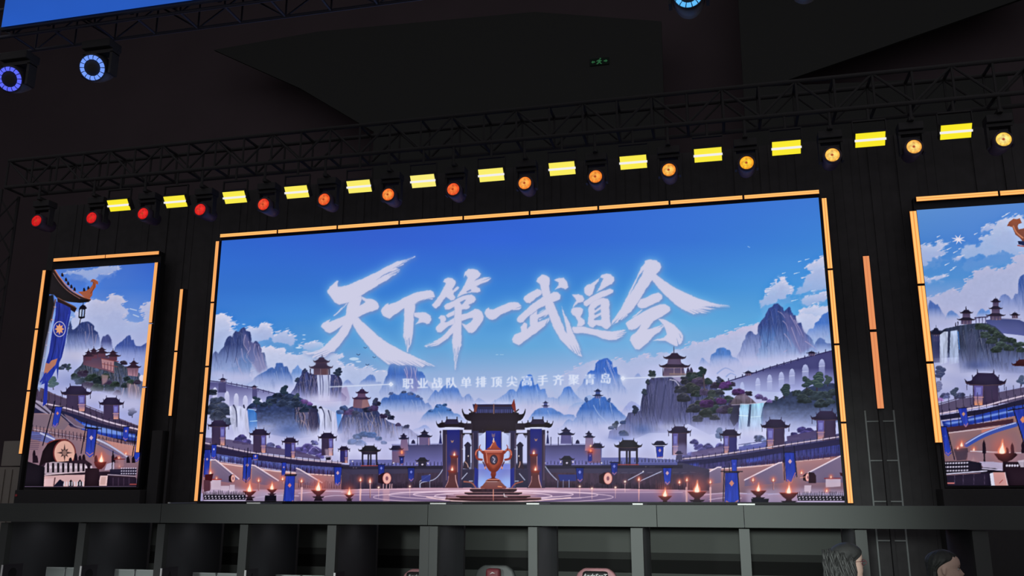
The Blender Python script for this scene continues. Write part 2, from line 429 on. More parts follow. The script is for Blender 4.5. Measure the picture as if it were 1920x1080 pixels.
def flame(s, x, y, h, a=1.0):
    s.glow(x, y - h * .4, h * .75, (225, 110, 90), .55 * a)
    s.poly([(x - h * .24, y), (x - h * .27, y - h * .25), (x - h * .1, y - h * .55), (x + h * .03, y - h), (x + h * .1, y - h * .6), (x + h * .24, y - h * .3), (x + h * .22, y)], (235, 140, 110), a, sm=3, blur=.3)
    s.poly([(x - h * .15, y), (x - h * .17, y - h * .22), (x - h * .03, y - h * .5), (x + h * .03, y - h * .72), (x + h * .08, y - h * .45), (x + h * .15, y - h * .2), (x + h * .14, y)], (252, 216, 200), a, sm=3)

def brazier(s, x, y, w, fh, c=(56, 26, 38)):
    """bowl rim at y"""
    s.poly([(x - w * .5, y), (x + w * .5, y), (x + w * .3, y + w * .22), (x + w * .14, y + w * .34), (x + w * .2, y + w * .5), (x + w * .3, y + w * .72), (x - w * .3, y + w * .72), (x - w * .2, y + w * .5), (x - w * .14, y + w * .34), (x - w * .3, y + w * .22)], c, c2=(24, 22, 36), sm=0)
    s.poly([(x - w * .42, y + w * .42), (x + w * .42, y + w * .42), (x + w * .3, y + w * .52), (x - w * .3, y + w * .52)], (30, 24, 38))
    s.line([(x - w * .48, y), (x + w * .48, y)], 1.1, (140, 60, 56), .8)
    flame(s, x, y + .5, fh)

def torch(s, x, y, h, fh=6):
    s.line([(x, y), (x, y + h)], 2.2, (120, 80, 92), .8); s.line([(x + .8, y + 2), (x + .8, y + h)], .8, (225, 180, 180), .6)
    s.line([(x - 2.6, y), (x + 2.6, y)], 1.6, (90, 36, 40), 1); flame(s, x, y, fh)

def banner(s, q, em=(200, 160, 170), tail=True, c=(38, 52, 150), c2=(46, 66, 168)):
    (ax, ay), (bx, by), (cx, cy), (dx, dy) = q      # tl tr br bl
    pts = [(ax, ay), (bx, by), (cx, cy)] + ([((cx + dx) / 2, (cy + dy) / 2 + (cx - dx) * .45)] if tail else []) + [(dx, dy)]
    s.poly(pts, c, c2=c2, streak=.18)
    s.line([(ax, ay), (dx, dy)], .9, (20, 24, 70), .9); s.line([(bx, by), (cx, cy)], .9, (24, 28, 80), .8)
    w = bx - ax; h = dy - ay
    mx, my = (ax * .62 + dx * .38 + bx * .62 + cx * .38) / 2, (ay * .64 + dy * .36 + by * .64 + cy * .36) / 2
    s.poly([(mx, my - w * .26), (mx + w * .2, my), (mx, my + w * .26), (mx - w * .2, my)], em, .85)
    s.line([(dx + w * .12, dy - h * .04), ((cx + dx) / 2, dy + (w * .2 if tail else -h * .02)), (cx - w * .1, cy - h * .06)], max(1.2, w * .1), (190, 120, 110), .75)
    s.line([(ax - w * .12, ay), (bx + w * .12, by)], 1.4, (24, 22, 40), 1)

def drum(s, x, y, rx, ry, face=(214, 160, 155)):
    s.poly([(x - rx * 2.2, y - ry * .5), (x - rx, y - ry * 1.05), (x + rx * .3, y - ry * 1.05), (x + rx * .3, y + ry * 1.05), (x - rx, y + ry * 1.05), (x - rx * 2.2, y + ry * .8)], (44, 22, 36))
    s.dot(x, y, rx * 1.12, ry * 1.1, (120, 50, 56)); s.dot(x, y, rx, ry, face)
    s.dot(x, y, rx * .35, ry * .4, (110, 60, 80), .8)

def rail(s, pts, w=1.6, c=(210, 195, 215), step=8, post=(30, 26, 50), ph=4):
    P = smooth(pts, 6, False)
    s.line(P, w + 1.5, (90, 74, 104), .8); s.line(P, w, c, .85)
    d = np.r_[0, np.cumsum(np.hypot(*np.diff(P, axis=0).T))]
    for q in np.arange(step / 2, d[-1], step):
        x = np.interp(q, d, P[:, 0]); y = np.interp(q, d, P[:, 1])
        s.line([(x, y - ph), (x, y + ph * .8)], 1.0, post, .9)

def crowd(s, pts, h=5, step=2.2, c=(52, 30, 52), a=.9, seed=0):
    P = smooth(pts, 6, False); rs = np.random.RandomState(seed)
    d = np.r_[0, np.cumsum(np.hypot(*np.diff(P, axis=0).T))]
    for q in np.arange(0, d[-1], step):
        x = np.interp(q, d, P[:, 0]) + rs.rand() * .8; y = np.interp(q, d, P[:, 1])
        hh = h * (.6 + .5 * rs.rand())
        s.line([(x, y), (x, y - hh)], 1.1 + rs.rand() * .6, c, a, w2=.7)
GLYPHS = [[[[-1,77],[-1,33],[41,33],[41,77]],[[6,70],[34,70],[34,40],[6,40]],[[40,9],[33,23],[26,21],[34,6],[39,-7],[46,-4]],[[-5,80],[-45,80],[-45,73],[-39,73],[-39,14],[-46,14],[-45,6],[-18,11],[-18,-8],[-11,-8],[-11,12],[-4,13],[-5,20],[-11,19],[-11,73],[-5,73]],[[-33,73],[-33,59],[-18,59],[-18,73]],[[-33,52],[-18,52],[-18,38],[-33,38]],[[-33,32],[-18,32],[-18,18],[-33,16]],[[6,23],[14,21],[7,5],[-2,-8],[-5,-6],[-8,-4],[1,8]]],[[[-8,83],[-16,83],[-16,5],[-44,5],[-44,-3],[44,-3],[44,5],[16,5],[16,83],[9,83],[9,5],[-8,5]],[[-27,43],[-35,61],[-42,59],[-34,40],[-28,24],[-21,26]],[[35,61],[42,58],[34,39],[25,23],[19,26],[28,43]]],[[[-19,83],[-26,83],[-26,39],[-42,39],[-42,-6],[-35,-6],[-35,-1],[-8,-1],[-8,-6],[-1,-6],[-1,39],[-19,39],[-19,58],[2,58],[2,65],[-19,65]],[[13,83],[20,83],[21,69],[22,55],[45,58],[46,52],[22,48],[24,35],[26,23],[33,35],[38,47],[44,44],[37,28],[28,14],[32,4],[37,1],[40,4],[42,16],[44,13],[47,12],[43,-4],[38,-8],[29,-4],[23,8],[15,0],[6,-6],[3,-3],[0,-1],[11,6],[21,16],[18,30],[16,47],[2,45],[1,52],[15,54],[14,68]],[[38,73],[32,80],[27,77],[32,69],[37,62],[42,66]],[[-35,32],[-8,32],[-8,6],[-35,6]]],[[[12,84],[20,84],[20,68],[19,53],[25,27],[47,-2],[44,-5],[42,-8],[25,11],[16,33],[7,10],[-10,-8],[-13,-5],[-16,-3],[9,34]],[[-7,77],[-13,80],[-14,80],[-40,80],[-40,-8],[-33,-8],[-33,73],[-17,73],[-21,62],[-25,50],[-18,39],[-15,30],[-16,26],[-18,23],[-19,23],[-21,23],[-24,22],[-27,23],[-26,19],[-25,16],[-22,16],[-18,16],[-15,16],[-13,18],[-9,22],[-8,30],[-10,40],[-18,51],[-12,64]]],[[[-14,76],[-20,84],[-26,81],[-21,74],[-17,67],[-35,67],[-35,27],[-4,27],[-4,17],[-45,17],[-45,10],[-4,10],[-4,-8],[4,-8],[4,10],[45,10],[45,17],[4,17],[4,27],[36,27],[36,67],[19,67],[24,74],[29,81],[21,84],[16,75],[11,67],[-13,67],[-9,69]],[[-28,60],[-4,60],[-4,50],[-28,50]],[[4,60],[29,60],[29,50],[4,50]],[[-28,44],[-4,44],[-4,33],[-28,33]],[[4,44],[29,44],[29,33],[4,33]]],[[[-32,84],[-25,84],[-25,64],[-14,64],[-14,57],[-25,57],[-25,37],[-14,40],[-13,33],[-25,30],[-25,1],[-25,-3],[-28,-6],[-33,-7],[-40,-7],[-41,-4],[-43,0],[-37,0],[-34,0],[-32,0],[-32,1],[-32,27],[-44,24],[-46,31],[-32,35],[-32,57],[-44,57],[-44,64],[-32,64]],[[12,83],[5,83],[5,67],[-10,67],[-10,60],[5,60],[5,46],[-10,46],[-10,39],[5,39],[5,25],[-12,25],[-12,18],[5,18],[5,-8],[12,-8]],[[22,83],[29,83],[29,67],[45,67],[45,60],[29,60],[29,46],[44,46],[44,39],[29,39],[29,25],[46,25],[46,18],[29,18],[29,-8],[22,-8]]],[[[46,80],[-6,80],[-6,73],[15,73],[14,68],[12,63],[-2,63],[-2,16],[5,16],[5,56],[35,56],[35,16],[42,16],[42,63],[19,63],[23,73],[46,73]],[[-45,77],[-8,77],[-8,70],[-22,70],[-22,5],[-23,0],[-26,-3],[-32,-4],[-42,-4],[-43,-1],[-45,3],[-36,3],[-31,3],[-30,3],[-29,5],[-29,70],[-45,70]],[[16,50],[24,50],[24,29],[18,10],[-6,-8],[-8,-5],[-10,-2],[12,13],[16,30]],[[37,6],[26,14],[21,9],[32,0],[41,-8],[46,-3]]],[[[-24,75],[-17,73],[-26,57],[-37,44],[-40,46],[-43,49],[-32,60]],[[35,62],[22,75],[16,72],[28,58],[37,45],[44,48]],[[-4,84],[3,84],[3,46],[-4,46]],[[-4,43],[4,43],[4,38],[3,33],[45,33],[45,26],[6,26],[21,8],[46,-1],[44,-4],[42,-8],[16,2],[0,22],[-13,4],[-41,-8],[-43,-5],[-45,-2],[-19,9],[-7,26],[-45,26],[-45,33],[-5,33],[-4,38]]],[[[-29,61],[-29,41],[30,41],[30,61]],[[-21,56],[22,56],[22,47],[-21,47]],[[3,79],[1,84],[-6,83],[-3,74],[-44,74],[-44,67],[44,67],[44,74],[5,74]],[[-40,36],[-40,-8],[-33,-8],[-33,29],[33,29],[33,0],[33,-1],[31,-2],[27,-2],[21,-2],[22,-4],[24,-7],[32,-7],[37,-6],[40,-4],[41,0],[41,36]],[[-22,24],[-22,-2],[-15,-2],[-15,3],[21,3],[21,24]],[[-15,18],[14,18],[14,9],[-15,9]]],[[[35,78],[30,84],[-1,78],[-38,75],[-37,72],[-37,69],[-20,70],[-4,71],[-4,56],[-38,56],[-38,48],[-4,48],[-4,32],[-45,32],[-45,25],[-4,25],[-4,3],[-4,0],[-7,0],[-14,0],[-25,0],[-24,-4],[-22,-8],[-9,-7],[-1,-6],[3,-3],[4,3],[4,25],[45,25],[45,32],[4,32],[4,48],[40,48],[40,56],[4,56],[4,72],[21,74]]],[[[4,79],[1,84],[-6,83],[-4,78],[-1,74],[-44,74],[-44,67],[-26,67],[-18,57],[-7,48],[-25,42],[-46,39],[-43,35],[-42,32],[-19,37],[0,44],[20,37],[42,33],[44,36],[47,40],[26,43],[8,48],[18,57],[26,67],[44,67],[44,74],[7,74]],[[-10,59],[-18,67],[17,67],[10,59],[0,52]],[[-23,34],[-16,34],[-16,22],[-19,6],[-32,-8],[-35,-5],[-38,-3],[-26,9],[-23,23]],[[16,34],[23,34],[23,-8],[16,-8]]],[[[3,80],[-44,80],[-44,74],[-37,74],[-37,45],[-46,44],[-45,38],[-10,42],[-10,37],[-3,37],[-3,43],[1,43],[3,41],[5,39],[15,43],[25,50],[33,45],[39,40],[44,45],[38,49],[30,55],[37,64],[42,74],[38,76],[36,76],[4,76],[4,70],[33,70],[29,64],[24,58],[16,63],[8,67],[3,62],[11,58],[19,54],[11,49],[3,45],[3,49],[-3,48],[-3,74],[3,74]],[[-30,68],[-30,74],[-10,74],[-10,68]],[[-10,64],[-30,64],[-30,58],[-10,58]],[[-10,53],[-30,53],[-30,46],[-10,48]],[[30,40],[35,35],[20,32],[4,30],[4,25],[7,21],[12,17],[24,23],[35,29],[41,25],[29,19],[17,13],[31,6],[47,2],[45,-1],[43,-4],[21,4],[4,16],[4,-9],[-4,-9],[-4,9],[-21,1],[-40,-5],[-43,-2],[-47,1],[-26,6],[-9,14],[-4,11],[-4,30],[-20,28],[-35,27],[-37,31],[-39,34],[-3,36]],[[-11,25],[-4,22],[-22,16],[-40,12],[-43,14],[-46,17],[-27,21]]],[[[-30,39],[-30,-8],[-23,-8],[-23,8],[23,8],[23,0],[23,-1],[21,-2],[16,-2],[7,-2],[9,-5],[10,-8],[20,-8],[27,-7],[30,-4],[31,0],[31,39]],[[23,34],[-23,34],[-23,27],[23,27]],[[-23,21],[23,21],[23,14],[-23,14]],[[-4,84],[4,84],[4,77],[39,77],[39,71],[4,71],[4,65],[35,65],[35,59],[4,59],[4,52],[44,52],[44,46],[-44,46],[-44,52],[-4,52],[-4,59],[-34,59],[-34,65],[-4,65],[-4,71],[-38,71],[-38,77],[-4,77]]],[[[3,83],[-6,84],[-7,80],[-9,74],[-32,74],[-32,34],[34,34],[32,9],[29,0],[28,-1],[26,-1],[18,-1],[18,26],[11,26],[11,8],[-7,8],[-7,30],[-14,30],[-14,8],[-32,8],[-32,26],[-39,26],[-39,2],[11,2],[11,-1],[14,-1],[15,-4],[16,-7],[23,-8],[29,-7],[33,-7],[36,-4],[39,7],[42,37],[42,39],[42,40],[-24,40],[-24,68],[23,68],[22,56],[20,52],[18,51],[17,51],[14,51],[9,51],[10,48],[11,45],[16,45],[20,45],[23,45],[26,47],[28,55],[31,72],[31,73],[31,74],[26,74],[-2,74],[1,79]],[[-2,59],[-14,63],[-18,59],[-6,53],[3,48],[8,53]]]]   # outlines of the fourteen small characters
def zz(L, ox, oy, k=6.0):
    return [(ox + a / k, oy + b / k) for a, b in L]

TITLE = [  # brush strokes: (sheet origin x, y, outline, dry-brush gaps)
 # tian
 (560, 460, [(320,510),(345,470),(400,420),(425,396),(445,400),(435,425),(440,465),(480,465),(560,440),(700,380),(850,310),(1000,230),(1100,180),(1170,163),(1240,145),(1305,118),(1310,130),(1240,168),(1178,198),(1182,212),(1090,250),(1135,262),(1130,292),(1080,332),(1060,340),(1000,385),(900,440),(780,515),(700,560),(690,572),(640,600),(575,640),(520,652),(450,665),(400,642),(380,612),(350,570),(325,535)],
  [[(860,397),(930,345),(1010,300),(1060,283),(1005,315),(930,352)]]),
 (560, 460, [(245,915),(265,880),(310,850),(355,825),(335,860),(400,840),(525,785),(600,700),(683,672),(750,640),(712,600),(702,572),(740,592),(830,605),(870,625),(890,650),(903,690),(885,722),(830,738),(760,758),(665,808),(600,850),(540,880),(490,900),(430,940),(380,970),(345,985),(300,965),(270,935)], []),
 (560, 460, [(575,605),(545,680),(525,785),(490,900),(430,990),(340,1080),(290,1130),(230,1170),(150,1190),(50,1190),(20,1205),(60,1212),(100,1225),(175,1222),(150,1250),(152,1270),(205,1246),(190,1272),(255,1245),(300,1255),(350,1210),(400,1190),(480,1100),(550,1000),(605,878),(665,808),(700,740),(683,672),(712,600),(700,560)], []),
 (560, 560, [(605,280),(570,220),(670,210),(760,300),(860,390),(960,470),(1100,550),(1200,600),(1320,655),(1440,710),(1540,760),(1480,755),(1425,742),(1380,775),(1350,758),(1342,770),(1290,752),(1230,750),(1225,742),(1140,748),(1060,728),(1010,738),(950,695),(880,645),(800,560),(720,460),(650,370)], []),
 (560, 460, [(555,640),(530,660),(450,730),(388,788),(395,797),(470,732),(545,662)], []),
 # xia
 (560, 460, [(925,740),(935,705),(990,655),(1008,648),(1010,665),(1090,640),(1180,590),(1290,540),(1370,515),(1480,500),(1512,520),(1530,572),(1500,607),(1440,600),(1380,625),(1310,665),(1312,700),(1295,760),(1292,900),(1285,1000),(1275,1050),(1255,1130),(1235,1160),(1225,1200),(1214,1196),(1205,1130),(1190,1070),(1175,1020),(1182,900),(1185,705),(1120,750),(1060,790),(1020,822),(990,815),(950,792)],
  [[(1295,668),(1360,622),(1430,596),(1385,622)],[(1220,1200),(1212,1060),(1218,1060)],[(1240,1140),(1232,1040),(1238,1040)]]),
 (560, 460, [(1293,755),(1370,750),(1430,755),(1480,790),(1492,840),(1470,875),(1440,882),(1400,863),(1360,870),(1308,894),(1345,852),(1352,825),(1300,795)], []),
 # di
 (800, 480, [(185,285),(200,260),(240,243),(290,250),(322,280),(325,310),(288,370),(290,385),(345,340),(368,355),(350,380),(302,405),(300,425),(325,460),(310,490),(270,497),(230,472),(215,455),(180,500),(140,560),(110,587),(80,582),(58,545),(90,510),(150,430),(215,305)], []),
 (800, 480, [(413,245),(430,180),(470,145),(520,140),(570,155),(607,200),(600,227),(570,250),(535,278),(640,240),(715,238),(722,255),(690,285),(620,310),(550,337),(600,365),(607,395),(570,407),(500,405),(450,420),(390,440),(342,468),(355,430),(400,360),(430,310),(462,240),(440,212)], [[(440,400),(490,370),(500,385),(460,410)]]),
 (800, 480, [(190,560),(210,540),(300,500),(400,450),(500,428),(540,455),(552,490),(530,522),(470,545),(487,560),(470,592),(400,602),(395,610),(388,1000),(375,1030),(360,1090),(345,1130),(335,1200),(322,1282),(316,1270),(308,1180),(295,1090),(288,1020),(285,960),(292,860),(240,925),(170,972),(130,1000),(60,1012),(0,1022),(-35,1010),(0,992),(60,970),(120,940),(200,880),(270,800),(310,740),(312,570),(250,602),(210,602)],
  [[(370,520),(440,485),(410,530),(390,550)],[(320,1280),(308,1040),(314,1040)],[(345,1150),(352,1030),(358,1030)]]),
 (800, 480, [(385,655),(450,640),(540,593),(580,600),(622,630),(640,672),(630,720),(590,780),(540,850),(505,868),(465,855),(435,820),(400,765),(385,748),(440,775),(490,745),(520,705),(515,690),(450,710),(385,735)], []),
 (800, 480, [(210,665),(240,640),(312,608),(312,660),(240,690)], []),
 (800, 480, [(130,692),(160,666),(200,670),(217,690),(220,718),(195,742),(230,740),(312,688),(312,762),(240,790),(200,822),(160,857),(120,852),(97,825),(105,800),(152,750),(150,712)], []),
 # yi
 (800, 480, [(650,640),(665,602),(700,578),(705,595),(760,597),(830,560),(900,530),(980,513),(1030,520),(1067,558),(1065,582),(1040,602),(960,605),(900,628),(830,660),(780,700),(740,720),(700,712),(665,682)], []),
 # wu
 (800, 480, [(1088,480),(1100,450),(1180,400),(1240,368),(1280,375),(1300,402),(1290,430),(1230,472),(1160,527),(1120,527),(1100,507)], []),
 (800, 480, [(1010,702),(1030,680),(1090,630),(1160,555),(1210,520),(1300,460),(1390,420),(1430,398),(1482,408),(1507,445),(1500,482),(1470,497),(1430,512),(1340,550),(1260,592),(1150,672),(1080,742),(1050,752),(1020,737)], []),
 (800, 480, [(1233,280),(1245,245),(1290,208),(1340,213),(1377,240),(1382,270),(1377,340),(1390,420),(1420,510),(1450,590),(1500,700),(1560,850),(1580,872),(1530,645),(1513,548),(1545,640),(1600,740),(1650,870),(1700,980),(1728,1040),(1732,1090),(1747,1132),(1700,1112),(1650,1082),(1590,1030),(1520,960),(1460,870),(1410,770),(1380,680),(1340,600),(1330,560),(1300,430),(1270,310),(1250,300)], []),
 (800, 480, [(1428,265),(1480,245),(1540,243),(1580,290),(1592,350),(1560,377),(1540,365),(1510,355),(1437,377),(1480,330),(1485,300)], []),
 (800, 480, [(1160,670),(1242,610),(1242,655),(1340,598),(1368,620),(1372,650),(1330,682),(1300,700),(1246,712),(1246,745),(1310,720),(1385,685),(1372,730),(1340,772),(1310,800),(1230,862),(1130,932),(1060,987),(1030,1002),(1000,990),(970,967),(957,935),(985,880),(1060,850),(1055,800),(1100,743),(1132,765),(1128,820),(1160,790)],
  [[(1250,640),(1290,612),(1330,598),(1280,628)],[(1255,700),(1300,680),(1340,660),(1300,705),(1262,724)]]),
 # dao
 (1060, 470, [(213,420),(235,385),(290,370),(330,340),(360,320),(387,303),(370,345),(330,390),(325,420),(300,490),(275,514),(240,502),(213,467)], []),
 (1060, 470, [(385,303),(410,270),(460,253),(510,262),(547,300),(547,340),(520,372),(460,402),(410,432),(365,455),(348,470),(400,370),(430,312),(400,305)], []),
 (1060, 470, [(200,582),(220,565),(300,510),(400,460),(500,423),(540,440),(537,467),(470,502),(400,530),(340,560),(270,602),(230,627),(205,607)], []),
 (1060, 470, [(258,640),(280,590),(350,545),(430,528),(480,540),(497,570),(492,650),(502,780),(512,842),(470,884),(440,872),(405,845),(340,835),(310,864),(270,852),(245,820),(258,760)],
  [[(322,650),(395,598),(397,625),(330,668)],[(322,705),(395,655),(397,690),(330,722)],[(322,770),(400,715),(403,775),(322,780)]]),
 (1060, 470, [(73,488),(140,488),(190,500),(212,545),(200,577),(140,582),(112,612),(76,657),(100,590),(122,560)], []),
 (1060, 470, [(63,690),(70,650),(110,635),(170,633),(197,660),(190,700),(165,745),(212,780),(217,822),(180,852),(130,852),(140,790),(110,740),(75,717)], []),
 (1060, 470, [(73,870),(90,853),(200,853),(330,880),(480,905),(560,905),(640,888),(680,893),(650,915),(692,915),(640,948),(660,955),(600,982),(570,1002),(490,1007),(430,992),(340,952),(230,927),(130,927),(95,922)], []),
 # hui
 (1060, 470, [(818,250),(850,190),(885,150),(897,108),(950,98),(1020,108),(1062,140),(1077,180),(1057,225),(1018,268),(1100,330),(1220,410),(1350,470),(1500,540),(1620,575),(1720,600),(1845,618),(1845,632),(1720,632),(1560,625),(1700,655),(1620,660),(1520,652),(1640,688),(1550,680),(1600,700),(1500,698),(1440,716),(1400,700),(1320,660),(1220,590),(1110,490),(972,332),(900,440),(850,530),(800,600),(740,682),(690,712),(700,720),(640,782),(600,778),(590,802),(540,822),(508,842),(530,780),(600,690),(660,580),(740,420),(800,300)],
  [[(830,270),(880,215),(850,290),(770,420),(720,500),(800,340)]]),
 (1060, 470, [(808,602),(845,545),(900,530),(980,485),(1040,468),(1087,500),(1087,540),(1050,572),(960,612),(900,640),(850,647),(815,627)], []),
 (1060, 470, [(678,820),(700,790),(760,752),(860,692),(960,640),(1060,600),(1120,598),(1172,630),(1184,665),(1130,712),(1045,760),(990,790),(960,830),(920,885),(1040,850),(1090,828),(1107,845),(1060,912),(1000,952),(930,1030),(850,1100),(830,1114),(790,1106),(740,1040),(722,1000),(740,960),(800,905),(855,830),(800,870),(750,894),(710,882)], []),
 (1060, 470, [(740,752),(860,655),(870,662),(780,740)], []),
 (1060, 560, [(1043,222),(1090,225),(1150,250),(1230,300),(1292,360),(1322,420),(1318,470),(1300,500),(1285,520),(1270,512),(1255,532),(1230,527),(1180,500),(1120,470),(1050,470),(980,475),(1040,450),(1100,440),(1142,400),(1130,350),(1090,280)], []),
]

BRISTLES = [
 (560, 560, [(150,645,330,575),(195,655,350,590),(245,655,380,600),(60,608,220,590),(300,655,400,585),(20,612,150,597),(990,735,920,680),(1060,742,980,690),(1110,750,1010,695),(1160,752,1060,700),(1235,752,1110,690),(1290,765,1160,700),(1345,768,1210,695),(1385,772,1270,700),(1440,750,1320,690),(1500,756,1380,705),(1195,570,1200,430),(1245,520,1250,430),(1212,590,1216,470)]),
 (560, 460, [(1140,262,980,330),(1130,285,1010,335),(1110,305,1020,345),(1180,200,1060,260),(1290,128,1160,185),(1270,150,1150,205),(1520,590,1440,600)]),
 (800, 480, [(0,1000,110,965),(10,1016,130,985),(300,1150,305,1030),(330,1180,335,1050),(350,1110,358,1010),(1720,1100,1680,1000),(1700,1105,1650,1010),(1660,1080,1610,1000),(1730,1080,1710,1010),(715,245,620,280),(1065,570,1000,590),(1340,770,1370,700)]),
 (1060, 470, [(690,900,590,935),(690,925,580,950),(660,955,570,970),(1840,625,1640,618),(1700,652,1540,632),(1640,685,1500,655),(1600,698,1470,665),(1520,700,1430,660),(1480,710,1400,670),(520,838,580,770),(545,820,600,760),(600,800,650,740),(640,780,690,720),(1300,980,1280,930),(1270,1050,1250,980),(1090,850,1040,870),(1100,835,1050,850)]),
]
SUBTITLE = [(765, 719), (792.5, 718.5), (819.5, 718), (846, 717.5), (874, 717), (902, 716), (931, 716), (960, 715), (988, 714), (1017.5, 713), (1047, 712.5), (1076, 711.5), (1106, 711), (1135.5, 709.5)]

def lettering(s):
    polys = []
    for ox, oy, o, gaps in TITLE:
        polys.append((zz(o, ox, oy), [zz(g, ox, oy) for g in gaps]))
    M = np.zeros((s.H, s.W))
    for o, g in polys:
        bb = s.mask(o, holes=g, rough=.22)
        A, B, C, D, al = bb
        M[B:D, A:C] = np.maximum(M[B:D, A:C], al)
    T = Sheet(s.x0, s.y0, s.x0 + s.W / s.sc + .01, s.y0 + s.H / s.sc + .01, s.sc)      # bristle gaps at the dry stroke ends
    rs = np.random.RandomState(3)
    for (ox, oy, L) in BRISTLES:
        for x0, y0, x1, y1 in L:
            a = np.array((ox + x0 / 6, oy + y0 / 6)); b = np.array((ox + x1 / 6, oy + y1 / 6))
            T.line([a, (a + b) / 2 + rs.rand(2) * .6 - .3, b], 1.5, (1, 1, 1), 1, soft=.7, w2=.2)
    M = M * (1 - .85 * np.clip(T.im[:M.shape[0], :M.shape[1], 0], 0, 1))
    k = s.sc
    g1 = np.clip(blur2(M, 9 * k) * 1.25, 0, 1); g2 = np.clip(blur2(M, 3.2 * k) * 1.3, 0, 1)
    sh = np.roll(np.roll(M, int(3 * k), 0), int(2.2 * k), 1); sh = np.clip(blur2(sh, 2.6 * k) * 1.1, 0, 1)
    def lay(c, m): s.im[:] = s.im * (1 - m[..., None]) + np.array(c, float) * m[..., None]
    lay((120, 190, 236), g1 * .60); lay((125, 195, 232), g2 * .40); lay((112, 112, 172), sh * .62)
    lay((204, 204, 229), M)
    # second line of lettering with its ornaments
    N = np.zeros((s.H, s.W))
    for (x, y), gl in zip(SUBTITLE, GLYPHS):
        sz = 21.5
        L = [[(x + (px * sz / 100.0), y + (38 - py) * sz / 100.0 - px * sz / 100.0 * .035) for px, py in lp] for lp in gl]
        bb = s.mask(L[0], holes=L[1:])
        # union of even-odd loops over a common box
        P = np.concatenate([np.array(l) for l in L]); bx = [(P[:, 0].min(), P[:, 1].min()), (P[:, 0].min(), P[:, 1].min() + 1e-3), (P[:, 0].max(), P[:, 1].max())]
        bb = s.mask(bx, holes=L)
        A, B, C, D, al = bb
        N[B:D, A:C] = np.maximum(N[B:D, A:C], al)
    N = np.maximum(N, .85 * np.maximum(np.roll(N, 1, 1), np.roll(N, -1, 1)))
    lay((110, 150, 225), np.clip(blur2(N, 2.6 * k) * 1.2, 0, 1) * .35)
    lay((224, 230, 247), np.clip(blur2(N, .7) * 1.25, 0, 1) * .92)
    for x0, x1, y0, y1, gx in ((618, 733, 725.5, 720.5, 733), (1168, 1285, 709.5, 705, 1168)):
        s.line([(x0, y0), (x1, y1)], 3.2, (190, 205, 238), .30, soft=3); s.line([(x0, y0), (x1, y1)], 1.5, (225, 230, 246), .8)
        gy = y1 if gx == x1 else y0
        s.glow(gx, gy, 7, (215, 225, 245), .65); s.poly([(gx - 4.5, gy), (gx, gy - 4.5), (gx + 4.5, gy), (gx, gy + 4.5)], (232, 236, 250), .9, holes=[[(gx - 1.6, gy), (gx, gy - 1.6), (gx + 1.6, gy), (gx, gy + 1.6)]])

